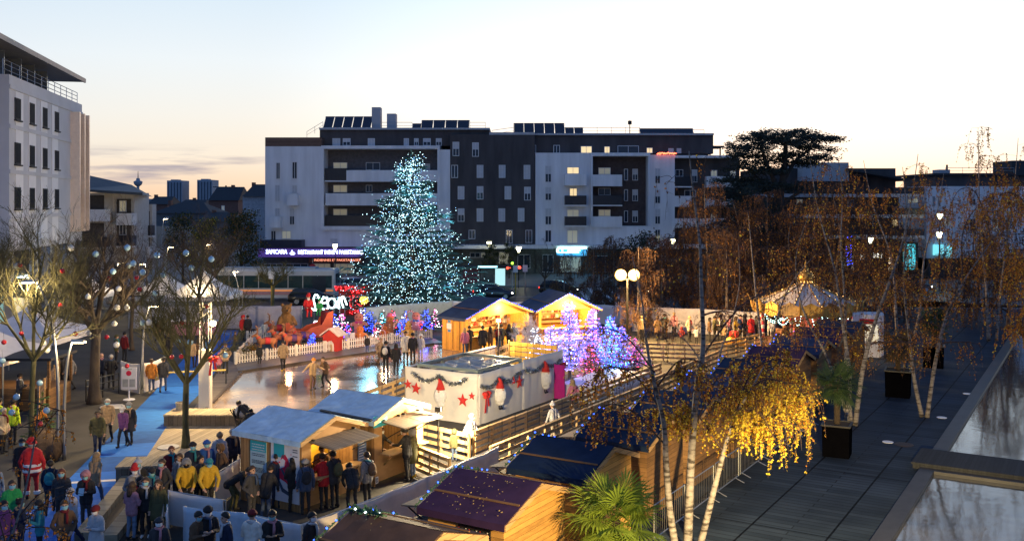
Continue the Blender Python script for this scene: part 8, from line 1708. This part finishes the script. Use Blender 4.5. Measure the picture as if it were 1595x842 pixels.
def deer(label, x, y, hpx, yaw, coat, saddle):
 if 'me' not in _DEER:
  mb = MB()
  for a, b2, r0, r1 in (((-.5, 0, 1.0), (.45, 0, 1.02), .27, .25), ((.45, 0, 1.05), (.78, 0, 1.5), .20, .13), ((.78, 0, 1.52), (1.08, 0, 1.42), .13, .075), ((-.6, 0, 1.12), (-.78, 0, 1.2), .08, .05), ((.72, -.1, 1.62), (.66, -.2, 1.72), .05, .03), ((.72, .1, 1.62), (.66, .2, 1.72), .05, .03),
       ((.42, -.15, .95), (.45, -.15, .5), .11, .065), ((.45, -.15, .5), (.42, -.15, .06), .06, .05), ((.42, .15, .95), (.5, .15, .52), .11, .065), ((.5, .15, .52), (.46, .15, .06), .06, .05),
       ((-.5, -.15, .95), (-.42, -.15, .6), .15, .09), ((-.42, -.15, .6), (-.6, -.15, .42), .085, .06), ((-.6, -.15, .42), (-.56, -.15, .06), .06, .05), ((-.5, .15, .95), (-.44, .15, .6), .15, .09), ((-.44, .15, .6), (-.64, .15, .42), .085, .06), ((-.64, .15, .42), (-.6, .15, .06), .06, .05)): capsule(mb, a, b2, r0, r1)
  o = mb.build('tmp', []); md = o.modifiers.new('r', 'REMESH'); md.mode = 'VOXEL'; md.voxel_size = .03; md.use_smooth_shade = True; sm = o.modifiers.new('s', 'SMOOTH'); sm.iterations = 3; dg = bpy.context.evaluated_depsgraph_get(); dg.update(); me = bpy.data.meshes.new_from_object(o.evaluated_get(dg)); bpy.data.objects.remove(o); me.materials.clear(); me.materials.append(None); _DEER['me'] = me
  m = MB()
  for s in (-1, 1):
   m.tube([(.74, s*.06, 1.62), (.66, s*.2, 1.85), (.70, s*.34, 2.1), (.80, s*.36, 2.28)], [.035, .03, .025, .012], 6)
   for a, b2 in (((.66, s*.2, 1.85), (.85, s*.22, 1.98)), ((.69, s*.3, 2.0), (.56, s*.40, 2.18)), ((.70, s*.34, 2.1), (.86, s*.28, 2.2))): m.tube([a, b2], [.024, .010], 5)
  _DEER['ant'] = m
 g = G(x, y); t = thing('reindeer', label, 'reindeer', g, R(yaw)); s = hpx*g.y/F/2.2; t.scale = (s, s, s)
 o = bpy.data.objects.new('body', _DEER['me']); C.objects.link(o); o.parent = t; o.material_slots[0].link = 'OBJECT'; o.material_slots[0].material = coat
 _DEER['ant'].build('antlers', mat('antler', (.25, .13, .06), .7), t)
 m = MB(); m.smooth = True; m.tube([(-.28, 0, 1.02), (.1, 0, 1.04)], .285, 14, False); m.build('saddle_cloth', saddle, t)
 m = MB(); m.ball((1.13, 0, 1.42), .05); m.build('nose', M_black, t); m = MB(); m.tube([(.62, 0, 1.28), (.66, 0, 1.34)], [.185, .165], 12); m.build('collar', M_red_felt, t)
M_deer = mat('reindeer_brown', (.30, .13, .06), .85, var=.2); M_deer2 = mat('reindeer_rust', (.34, .12, .07), .85, var=.2)
deer('brown reindeer at the left of the display with wreath collar', 415, 551, 44, 200, M_deer, mat('saddle_red', (.4, .03, .04), .8)); deer('rust coloured reindeer second from the left, facing the ice', 440, 545, 46, 205, M_deer2, mat('saddle_purple', (.10, .05, .16), .8)); deer('rust coloured reindeer nearest the picket fence with purple saddle', 456, 547, 44, 205, M_deer2, mat('saddle_purple', (.10, .05, .16), .8)); deer('rust reindeer harnessed right in front of the sleigh', 470, 541, 42, 210, M_deer2, mat('saddle_purple', (.10, .05, .16), .8)); deer('brown reindeer at the back with tall antlers', 433, 530, 42, 200, M_deer, mat('saddle_red', (.4, .03, .04), .8))
def sleigh():
 g = G(484, 534); t = thing('sleigh', 'large orange red sleigh with high dark red seat back', 'sleigh', g, R(25)); M_sl = mat('sleigh_orange', (.58, .11, .045), .55, var=.1)
 pr_ = [(-1.3, .45), (1.1, .45), (1.5, .8), (1.55, 1.35), (1.3, 1.35), (1.1, 1.0), (.5, .9), (.1, 1.15), (-.6, 1.3), (-1.0, 2.1), (-1.35, 2.2)]
 for y in (-.75, .71): m = MB(); m.prism(pr_, (0, y, 0), (-1, 0, 0), UP, (0, 1, 0), .05); m.build('side_panel', M_sl, t)
 m = MB(); m.bx(-1.0, 1.3, -.7, .7, .45, .55); m.build('floor', M_sl, t); m = MB(); m.bx(.85, 1.3, -.7, .7, .55, 2.1); m.build('seat_back', mat('dark_red_velvet', (.30, .012, .02), .8), t)
 for y in (-.6, .6): m = MB(); m.tube([(1.5, y, .1), (-1.3, y, .1), (-1.7, y, .3), (-1.75, y, .6)], .05, 6); m.tube([(.9, y, .1), (.8, y, .46)], .04, 5); m.tube([(-.8, y, .1), (-.7, y, .46)], .04, 5); m.build('runner', mat('gold_runner', (.5, .32, .08), .35, .7), t)
 m = MB(); m.smooth = True
 return g
sg_ = sleigh()
def doll(label, loc, s, coat, hat_c, yaw):
 me, hc, la = body('sit'); t = thing('doll', label, 'doll', loc, R(yaw)); t.scale = (s, s, s); o = bpy.data.objects.new('body', me); C.objects.link(o); o.parent = t
 for i, m_ in enumerate((SKINS[0], coat, coat, CLOTH['black'], M_eye)): o.material_slots[i].link = 'OBJECT'; o.material_slots[i].material = m_
 for kind, mats_, nm in (('santa_hat', [hat_c, CLOTH['white']], 'hat'), ('beard', [mat('white_fluff', (.7, .7, .7), .9)], 'beard')):
  q = bpy.data.objects.new(nm, head_mesh(kind)); C.objects.link(q); q.parent = t; q.location = hc; q.rotation_euler = (la, 0, 0)
  for i, m_ in enumerate(mats_): q.material_slots[i].link = 'OBJECT'; q.material_slots[i].material = m_
doll('bearded doll in red suit and white trimmed hat riding on the sleigh', Vector((sg_.x-.15, sg_.y-.1, 1.75)), 1.15, CLOTH['red'], CLOTH['red'], 20)
doll('smaller doll in green beside the red suited one on the sleigh', Vector((sg_.x+.55, sg_.y+.2, 1.8)), .85, CLOTH['green'], CLOTH['green'], 0)
def bear():
 g = G(446, 522); t = thing('toy_bear', 'big golden brown plush bear sitting behind the reindeer', 'plush toy', g, R(20)); mb = MB()
 for a, b2, r0, r1 in (((0, 0, .55), (0, .05, 1.3), .52, .42), ((0, -.08, 1.85), (0, -.1, 1.87), .38, .36), ((0, -.40, 1.78), (0, -.45, 1.77), .17, .14), ((-.4, -.1, 1.25), (-.6, -.4, .85), .18, .15), ((.4, -.1, 1.25), (.6, -.4, .85), .18, .15), ((-.3, -.2, .35), (-.42, -.8, .25), .24, .2), ((.3, -.2, .35), (.42, -.8, .25), .24, .2), ((-.28, -.05, 2.15), (-.3, -.05, 2.2), .13, .12), ((.28, -.05, 2.15), (.3, -.05, 2.2), .13, .12)): capsule(mb, a, b2, r0, r1)
 o = mb.build('body', [mat('plush_brown', (.28, .15, .05), .95, var=.3, scale=9, bump=.8)], t); md = o.modifiers.new('r', 'REMESH'); md.mode = 'VOXEL'; md.voxel_size = .05; md.use_smooth_shade = True
 m = MB(); m.ball((0, -.58, 1.83), .06); m.ball((-.13, -.43, 1.98), .04); m.ball((.13, -.43, 1.98), .04); m.build('face', M_black, t)
bear()
lamp('display_fill', G(450, 556)+UP*1.6, (1, .45, .2), 190, .15); lamp('display_fill', G(520, 560)+UP*1.8, (1, .55, .28), 220, .15); lamp('display_fill', G(600, 548)+UP*1.8, (1, .6, .35), 320, .15); lamp('display_fill', G(664, 556)+UP*2.2, (1, .62, .26), 420, .15)  # bodiless lights; the last is added to brighten the golden chalet's side wall
leafy('low mixed greenery inside the left picket fence', 392, G(392, 555).y, .02, .7, .9, .03, [L_olv, L_och], (3, 2), 700, .09, 33, 'shrub', 8); leafy('low reddish shrub at the sleigh runners', 497, G(497, 545).y, .02, .5, .8, .03, [L_brn, L_och], (2, 3), 600, .08, 34, 'shrub', 8)
# neon word noel seen from behind, on a rod frame
def neon():
 Yn = 74.0; t = thing('neon_word', 'white neon word noël on a rod frame, seen mirrored from behind', 'neon sign', W2(512, Yn)); q = lambda x, y: P(400+x/7.017, 370+y/7.017, Yn)
 st = [[(985, 735), (962, 675), (938, 640), (926, 690), (945, 762)], [(930, 700), (910, 650), (893, 690), (900, 772)], [(820+44*math.cos(a), 715+52*math.sin(a)) for a in [2*PI*i/14+.3 for i in range(15)]], [(865, 735), (893, 770)], [(702, 712), (745, 712), (774, 690), (755, 655), (722, 665), (706, 715), (722, 775), (755, 790), (785, 760)], [(700, 715), (690, 770), (660, 792), (638, 745), (622, 665), (645, 620), (674, 650), (682, 730), (645, 795), (594, 768)], [(728, 640), (728, 646)], [(768, 645), (768, 651)]]
 for s in st: m = MB(); m.smooth = True; p_ = spline([q(*a) for a in s], 4); m.tube(p_, .055, 7); m.build('neon_letter', glow('neon_white', (.70, 1, .95), 6), t, True)
 m = MB()
 for x in (622, 690, 760, 840, 905, 960): a = q(x, 650)+Vector((0, .1, 0)); m.tube([Vector((a.x, a.y, 0)), a+UP*.15], .02, 5)
 for y in (660, 770): m.tube([q(600, y)+Vector((0, .1, 0)), q(980, y)+Vector((0, .1, 0))], .02, 5)
 m.build('rod_frame', M_steel, t, True); lamp('neon_light', q(800, 720)+Vector((0, -.5, 0)), (.7, 1, .95), 40, .5, t)
neon()
g = W2(552, 82); t = thing('red_kiosk', 'red kiosk covered with red lights behind the neon word', 'kiosk', g, R(-12)); M_rk = mat('kiosk_red', (.42, .02, .02), .6, var=.15)
m = MB(); m.bx(-1.1, 1.1, -.8, .8, 0, 2.0); m.build('wall', M_rk, t); m = MB(); m.hexa([(-1.3, -1, 2), (1.3, -1, 2), (1.3, 1, 2), (-1.3, 1, 2), (-1.35, -1.1, 2.45), (1.35, -1.1, 2.45), (1.35, 1.1, 2.45), (-1.35, 1.1, 2.45)]); m.build('roof', M_rk, t)
m = MB(); m.bx(-.9, -.1, -.83, -.79, .5, 1.5); m.bx(.2, .9, -.83, -.79, .8, 1.5); wn = m.build('window', M_glass_dark, t); m = MB()
for x0, x1, z0 in ((-.95, -.05, .45), (.15, .95, .75)): m.bx(x0, x1, -.86, -.831, 1.5, 1.56); m.bx(x0, x0+.06, -.86, -.831, z0, 1.5); m.bx(x1-.06, x1, -.86, -.831, z0, 1.5)
m.build('frame', M_post_w, wn); m = MB(); rr = random.Random(9)
for i in range(110): m.octa((rr.uniform(-1.35, 1.35), -1.13, rr.uniform(2.02, 2.45)) if i % 2 else (rr.uniform(-.1, 1.1), -.85, rr.uniform(.1, 2)), .035)
m.build('lights', M_led_red, t)
g = W2(567, 80); t = thing('light_wreath', 'round golden light wreath beside the red kiosk', 'wreath', g); m = MB(); c = P(567, 467, 80)
for i in range(70): a = rr.uniform(0, 6.28); q = rr.uniform(.08, .36); m.octa(c+Vector((math.cos(a)*q, rr.uniform(-.06, .06), math.sin(a)*q)), .04)
m.build('lights', glow('gold_led', (1, .65, .08), 6), t, True); m = MB(); m.tube([g, c-UP*.36], .03, 5); m.tube([c+Vector((math.cos(a)*.36, .05, math.sin(a)*.36)) for a in [2*PI*i/16 for i in range(17)]], .02, 5); m.build('hoop', M_steel, t, True)
# white frosted firs lit blue and pink beside the cloth screen
M_flock = mat('frosted_needles', (.42, .43, .50), .8, var=.15)
M_vio = glow('violet_led', (.30, .14, 1), 8)
fl_list = [(887, 52.2, 105, 34, [(M_led_blue, 260), (M_vio, 170), (M_bulb_w, 30)], 'tallest frosted fir covered in blue and white lights'), (924, 54.0, 96, 26, [(M_led_blue, 190), (M_vio, 150), (M_led_pink, 30)], 'frosted fir with violet lights right of the tallest one'), (952, 53.0, 84, 26, [(M_led_blue, 170), (M_led_cy, 70), (M_vio, 60)], 'frosted fir with cyan lights at its foot, third from the cloth screen'), (858, 54.0, 66, 28, [(M_bulb_w, 60), (M_led_blue, 80), (M_vio, 130)], 'low pale frosted fir left of the tallest one'), (920, 50.2, 40, 22, [(M_led_pink, 34), (M_led_red, 20)], 'small rose pink frosted fir in front of the blue ones'), (988, 55, 50, 24, [(M_led_pink, 45), (M_led_red, 25)], 'pink lit frosted fir at the right end of the group'), (835, 56.5, 66, 18, [(M_bulb_w, 70)], 'white twiggy frosted fir nearest the golden chalets'), (968, 56, 66, 20, [(M_vio, 80), (M_led_blue, 60)], 'pale frosted fir half hidden behind the cyan lit one')]
for i, (x, Y, hpx, wpx, sets, lab) in enumerate(fl_list):
 b_ = W2(x, Y); zb = .0; topz = P(x, 576-hpx, Y).z; Hh = topz; t, tips, r = conifer(lab, b_, Hh, wpx*Y/F*1.12, 200+i, M_flock if i != 4 else mat('rose_needles', (.50, .26, .24), .8, var=.2), 13, 9, 9, .24, z0=.15)
 lights('lights on the '+lab.replace(' covered in blue and white lights', '').replace(' with cyan lights at its foot, third from the cloth screen', ' lit cyan at its foot'), tips, r, [(a, int(n*2.1)) for a, n in sets], .027, .09)
for x, Y, z, c, w in ((880, 50.5, 1.6, (.25, .22, 1), 220), (905, 52, 2.4, (.35, .15, 1), 160), (955, 51.5, 1.3, (.05, .45, 1), 160), (845, 53, 1.4, (.8, .75, 1), 60), (990, 54, 1.2, (.5, .1, .8), 40)): lamp('fir_glow', W2(x, Y)+UP*z, c, w, .3)
bare_tree('white frosted twig tree between the cooling plant and the golden chalets', W2(822, 57), 2.6, .5, .05, 301, 7, .5, bark=mat('frosted_twig', (.55, .52, .50), .8), group=None)
# ================================================================ carousel
cc = W2(1255, 63); t = thing('carousel', 'covered carousel with conical white canopy, golden onion finial and striped posts', 'carousel', cc); RC = 3.25
M_gold = mat('old_gold', (.45, .27, .07), .4, .6, var=.3, scale=6)
m = MB(); m.smooth = True; vs = []; n = 24
prof = [(RC, 2.95), (RC*.72, 3.32), (RC*.4, 3.78), (RC*.14, 4.2), (.28, 4.3)]
for r_, z in prof:
 for j in range(n): a = 2*PI*j/n; s = 1-.03*(j % 2); vs.append(Vector((math.cos(a)*r_*s, math.sin(a)*r_*s, z)))
for i in range(len(prof)-1):
 pass
m._add(vs, [(i*n+j, i*n+(j+1) % n, (i+1)*n+(j+1) % n, (i+1)*n+j) for i in range(len(prof)-1) for j in range(n)]); m.build('canopy', mat('canopy_cloth', (.50, .46, .44), .8, var=.12), t)
for j in range(12): a = 2*PI*j/12; m = MB(); m.tube([(math.cos(a)*q, math.sin(a)*q, z+.03) for q, z in prof], .035, 5); m.build('canopy_rib', M_gold, t)
m = MB()
for j in range(12):
 for i in range(9): a = 2*PI*j/12; f = i/9*3.99; k = int(f); q, z = [prof[k][c_]+(prof[k+1][c_]-prof[k][c_])*(f-k) for c_ in (0, 1)]; m.octa((math.cos(a)*q, math.sin(a)*q, z+.09), .022)
m.build('canopy_lights', M_led_warm, t)
m = MB(); m.smooth = True; m.lathe((0, 0, 4.25), [(.22, 0), (.30, .05), (.46, .22), (.50, .40), (.42, .58), (.22, .78), (.09, .98), (.05, 1.2), (.09, 1.26), (.03, 1.36), (0, 1.5)], 16); m.build('finial', M_gold, t); m = MB()
for k in range(46): z = k/46; q = .5*math.sin(PI*min(1, z*1.35)**.8)*.98+.05; a = k*2.4; m.octa((math.cos(a)*q, math.sin(a)*q, 4.3+z*1.2), .014)
m.build('finial_lights', M_led_warm, t)
m = MB()
for j in range(16):
 a = 2*PI*j/16; b2 = 2*PI*(j+1)/16; p0 = Vector((math.cos(a), math.sin(a), 0))*RC*1.02; p1 = Vector((math.cos(b2), math.sin(b2), 0))*RC*1.02; d = p1-p0; N_ = Vector((d.y, -d.x, 0)).normalized(); m.prism([(0, 2.45), (.25, 2.35), (.5, 2.25), (.75, 2.35), (1, 2.45), (1, 2.98), (.75, 3.08), (.5, 3.25), (.25, 3.08), (0, 2.98)], p0, d, UP, N_, .06)
 q = p0*1.03; m.tube([q+UP*2.5, q*1.04+UP*3.1, q*1.10+UP*3.45], [.08, .06, .015], 6)
m.build('rounding_boards', M_gold, t)
m = MB(); m.lathe((0, 0, 0), [(RC, 0), (RC, .35), (RC*.97, .4), (0, .4)], 32); m.build('platform', mat('carousel_deck', (.20, .10, .06), .6), t); m = MB(); m.lathe((0, 0, .4), [(.9, 0), (.9, .8), (.75, 1.2), (.9, 2.5)], 12); m.build('centre_drum', mat('drum_red', (.40, .08, .05), .6, var=.4, scale=3), t)
for j in range(8):
 a = 2*PI*j/8+.2; c = Vector((math.cos(a)*RC*.93, math.sin(a)*RC*.93, 0)); m = MB(); m.smooth = True
 for i in range(10): m.cur = i % 2; m.tube([c+UP*(.4+i*.24), c+UP*(.64+i*.24)], .10, 8, False)
 m.build('post', [mat('candy_white', (.7, .66, .62), .4), mat('candy_red', (.5, .03, .04), .4)], t)
m = MB()
for j in range(12):
 a = 2*PI*j/12
 for i in range(14): q = RC*(.35+.55*i/14); m.octa((math.cos(a)*q, math.sin(a)*q, 2.35-.9*math.sin(PI*i/14)*.8), .035)
m.build('light_chains', glow('carousel_bulb', (.55, 1, .9), 9), t)
me_h = None
for j in range(6):
 a = 2*PI*j/6+.5; h_ = bpy.data.objects.new('horse', _DEER['me']); C.objects.link(h_); h_.parent = t; h_.location = (math.cos(a)*2.3, math.sin(a)*2.3, .62); h_.rotation_euler.z = a+PI/2; h_.scale = (.62,)*3; h_.material_slots[0].link = 'OBJECT'; h_.material_slots[0].material = [mat('horse_white', (.6, .58, .55), .4), M_deer][j % 2]
lamp('carousel_light', cc+UP*2.2+Vector((0, -1.8, 0)), (1, .8, .5), 90, .3, t); lamp('carousel_light', cc+UP*2.2+Vector((-1.8, .5, 0)), (1, .7, .4), 70, .3, t)
t = thing('ticket_booth', 'white booth with a red sign at the right of the carousel', 'booth', W2(1352, 60), R(-20)); m = MB(); m.bx(-.9, .9, -.9, .9, 0, 2.6); m.build('wall', M_tent, t); m = MB(); m.bx(-.6, .6, -.93, -.9, 1.0, 2.0); m.build('window', glow('booth_glow', (1, .85, .6), .5), t); m = MB(); m.bx(-.5, .5, -.98, -.94, 2.05, 2.35); m.build('sign', M_red_felt, t)
t = thing('toy_car', 'yellow and red toy ride car at the edge of the crowd', 'ride', G(1146, 541), R(-30)); m = MB(); m.smooth = True; loft(m, [[Vector((x, -w, .2)), Vector((x, -w, z)), Vector((x, w, z)), Vector((x, w, .2))] for x, w, z in ((-.7, .3, .5), (-.3, .42, .75), (.2, .42, .6), (.75, .3, .45))]); m.build('body', mat('toy_yellow', (.55, .30, .03), .4), t); m = MB(); m.bx(-.35, .1, -.3, .3, .7, 1.05); m.build('seat', M_red_felt, t)
# blue lit column in front of the dark apartment block, far right
b_ = W2(1324, 100); t = thing('lit_column', 'slim column wound with blue lights in front of the dark apartment block', 'column', b_); m = MB(); m.tube([b_, b_+UP*6.2], .12, 7); m.build('post', M_dark_metal, t, True); m = MB(); rr = random.Random(4)
for i in range(90): a = i*.7; z = 2.9+3.1*i/90; m.octa(b_+Vector((math.cos(a)*.25+.15*math.sin(z), math.sin(a)*.25, z)), .06)
m.build('lights', M_led_blue, t, True)
# ================================================================ baubles in the bare trees
BL = [(83, 110, 'w'), (444, 265, 'w'), (590, 320, 'w'), (454, 448, 'w'), (587, 508, 'w'), (281, 466, 'w'), (721, 397, 'b'), (648, 110, 'b'), (792, 56, 'b'), (1066, 76, 'b'), (938, 45, 'b'), (720, 142, 'b'), (822, 155, 'b'), (901, 486, 'b'), (959, 494, 'b'), (1137, 560, 'b'), (782, 247, 'b'), (640, 320, 'w'), (751, 395, 'w'), (358, 20, 'w'), (642, 18, 'b'), (482, 50, 'b'), (615, 133, 'w'), (570, 138, 'b'), (598, 225, 'w'), (672, 97, 'b'), (217, 498, 'w'), (237, 535, 'w'), (577, 402, 'w'), (1047, 505, 'b'), (12, 588, 'b'), (965, 120, 'b'), (315, 135, 'r'), (304, 308, 'r'), (551, 172, 'r'), (1042, 313, 'r'), (538, 468, 'r'), (641, 614, 'r'), (20, 494, 'r'), (380, 452, 'r'), (918, 397, 'r'), (108, 450, 'r'), (867, 568, 'r'), (914, 566, 'r'), (200, 700, 'b'), (100, 106, 'r'), (705, 228, 'r'), (690, 168, 'r'), (83, 770, 'b'), (235, 838, 'b'), (60, 848, 'b'), (200, 905, 'r')]
groups = {}
for x, y, c in BL:
 px, py = x/3.239, y/3.239+380; k = 'terrace tree' if px > 205 else ('thick trunked tree' if px > 112 else 'mossy tree'); groups.setdefault((k, c), []).append((px, py))
cmat = dict(w=mat('bauble_white', (.62, .64, .62), .25, var=.03, spec=.6), b=mat('bauble_pale_blue', (.26, .45, .62), .22, var=.03, spec=.6), r=mat('bauble_red', (.40, .012, .018), .15, var=.05, spec=.7)); cname = dict(w='white', b='pale blue', r='red'); rr = random.Random(2)
deps = {'terrace tree': 37.5, 'thick trunked tree': 45.2, 'mossy tree': 37}
for (k, c), lst in groups.items():
 for i, (px, py) in enumerate(sorted(lst, key=lambda q: q[1])):
  Y = deps[k]+rr.uniform(-1.5, 1.0); p_ = P(px, py, Y); rad = (.115 if c != 'r' else .095)*(Y/37)*rr.uniform(.92, 1.05)
  if py > 615: Y = 30; p_ = P(px, py, Y); rad = .1
  t = thing('bauble', '%s bauble, %s highest of the %s ones in the %s' % (cname[c], ordn[i], cname[c], k), 'bauble', p_, 0, cname[c]+' baubles in the bare trees'); m = MB(); m.smooth = True; m.ball((0, 0, 0), rad, 14, 9); m.build('ball', cmat[c], t); m = MB(); m.tube([(0, 0, rad*.95), (0, 0, rad*1.2)], rad*.22, 7); m.build('cap', M_steel, t); m = MB(); m.tube([(0, 0, rad*1.2), (rr.uniform(-.03, .03), 0, rad*1.2+.28)], .005, 3); m.build('cord', M_twig_g, t)
# ================================================================ sky, sun, view
SUN_EL, SUN_AZ = R(1.0), R(14)     # azimuth to the right of the view axis (+Y)
W = bpy.data.worlds.new('World'); SC.world = W; W.use_nodes = True
N = W.node_tree.nodes; L = W.node_tree.links; bg = N['Background']
tc = N.new('ShaderNodeTexCoord'); nrm = N.new('ShaderNodeVectorMath'); nrm.operation = 'NORMALIZE'; L.new(tc.outputs['Generated'], nrm.inputs[0])
sep = N.new('ShaderNodeSeparateXYZ'); L.new(nrm.outputs[0], sep.inputs[0])
def ramp(stops):
 r = N.new('ShaderNodeValToRGB'); e = r.color_ramp.elements
 while len(e) < len(stops): e.new(.5)
 for q, (p, c) in zip(e, stops): q.position = p; q.color = (*c, 1)
 r.color_ramp.interpolation = 'EASE' if False else 'LINEAR'
 L.new(sep.outputs['Z'], r.inputs['Fac']); return r
front = ramp([(0, (1.0, .70, .46)), (.02, (1.0, .79, .60)), (.045, (1.0, .89, .76)), (.085, (.98, .94, .88)), (.14, (.92, .97, 1.0)), (.20, (.78, .90, 1.0)), (.40, (.21, .36, .70)), (1, (.07, .14, .34))])
back = ramp([(0, (.19, .33, .64)), (.15, (.20, .36, .72)), (.4, (.13, .26, .60)), (1, (.07, .14, .34))])
dp = N.new('ShaderNodeVectorMath'); dp.operation = 'DOT_PRODUCT'; dp.inputs[1].default_value = (math.sin(SUN_AZ), math.cos(SUN_AZ), 0); L.new(nrm.outputs[0], dp.inputs[0])
mr = N.new('ShaderNodeMapRange'); mr.interpolation_type = 'SMOOTHSTEP'; mr.inputs['From Min'].default_value = .05; mr.inputs['From Max'].default_value = .85; L.new(dp.outputs['Value'], mr.inputs['Value'])
mx = N.new('ShaderNodeMix'); mx.data_type = 'RGBA'; L.new(mr.outputs[0], mx.inputs['Factor']); L.new(back.outputs['Color'], mx.inputs['A']); L.new(front.outputs['Color'], mx.inputs['B'])
# brighter towards the sunset point
g = N.new('ShaderNodeMapRange'); g.interpolation_type = 'SMOOTHSTEP'; g.inputs['From Min'].default_value = .86; g.inputs['From Max'].default_value = 1.0; g.inputs['To Min'].default_value = .90; g.inputs['To Max'].default_value = 1.18; L.new(dp.outputs['Value'], g.inputs['Value'])
vm = N.new('ShaderNodeVectorMath'); vm.operation = 'SCALE'; L.new(mx.outputs['Result'], vm.inputs[0]); L.new(g.outputs[0], vm.inputs['Scale'])
# thin grey cloud streaks low in the left of the sunset
mp = N.new('ShaderNodeMapping'); mp.inputs['Scale'].default_value = (9, 9, 95); L.new(nrm.outputs[0], mp.inputs['Vector'])
nz = N.new('ShaderNodeTexNoise'); nz.inputs['Scale'].default_value = 1.0; nz.inputs['Detail'].default_value = 6; L.new(mp.outputs['Vector'], nz.inputs['Vector'])
cr_ = N.new('ShaderNodeMapRange'); cr_.inputs['From Min'].default_value = .49; cr_.inputs['From Max'].default_value = .66; L.new(nz.outputs['Fac'], cr_.inputs['Value'])
b1 = N.new('ShaderNodeValToRGB'); e = b1.color_ramp.elements; e[0].position = .012; e[0].color = (0, 0, 0, 1); e[1].position = .028; e[1].color = (1, 1, 1, 1); k_ = e.new(.046); k_.color = (.8, .8, .8, 1); k_ = e.new(.056); k_.color = (0, 0, 0, 1); L.new(sep.outputs['Z'], b1.inputs['Fac'])
xm = N.new('ShaderNodeMapRange'); xm.inputs['From Min'].default_value = -.20; xm.inputs['From Max'].default_value = -.30; L.new(sep.outputs['X'], xm.inputs['Value'])
m1 = N.new('ShaderNodeMath'); m1.operation = 'MULTIPLY'; L.new(cr_.outputs[0], m1.inputs[0]); L.new(b1.outputs['Color'], m1.inputs[1])
m2 = N.new('ShaderNodeMath'); m2.operation = 'MULTIPLY'; L.new(m1.outputs[0], m2.inputs[0]); L.new(xm.outputs[0], m2.inputs[1])
cx = N.new('ShaderNodeMix'); cx.data_type = 'RGBA'; L.new(m2.outputs[0], cx.inputs['Factor']); L.new(vm.outputs[0], cx.inputs['A']); cx.inputs['B'].default_value = (.34, .33, .42, 1)
sky = N.new('ShaderNodeTexSky'); sky.sky_type = 'NISHITA'; sky.sun_disc = False
sky.sun_elevation = SUN_EL; sky.sun_rotation = SUN_AZ; sky.altitude = 50; sky.dust_density = .6; sky.ozone_density = 2.5
s2 = N.new('ShaderNodeVectorMath'); s2.operation = 'SCALE'; s2.inputs['Scale'].default_value = .05; L.new(sky.outputs[0], s2.inputs[0])
ad = N.new('ShaderNodeVectorMath'); ad.operation = 'ADD'; L.new(cx.outputs['Result'], ad.inputs[0]); L.new(s2.outputs[0], ad.inputs[1])
L.new(ad.outputs[0], bg.inputs['Color']); bg.inputs['Strength'].default_value = 1.0
sd = bpy.data.lights.new('sun', 'SUN'); sd.energy = .15; sd.angle = R(.6); sd.color = (1, .62, .35)
so = bpy.data.objects.new('sun', sd); C.objects.link(so); so.rotation_euler = (PI/2-SUN_EL, 0, PI-SUN_AZ)
SC.view_settings.view_transform = 'Standard'; SC.view_settings.look = 'None'; SC.view_settings.exposure = 0; SC.view_settings.gamma = 1
SC.render.engine = 'CYCLES'; SC.cycles.use_denoising = True; SC.cycles.max_bounces = 6; SC.cycles.sample_clamp_indirect = 4
SC.cycles.transparent_max_bounces = 8
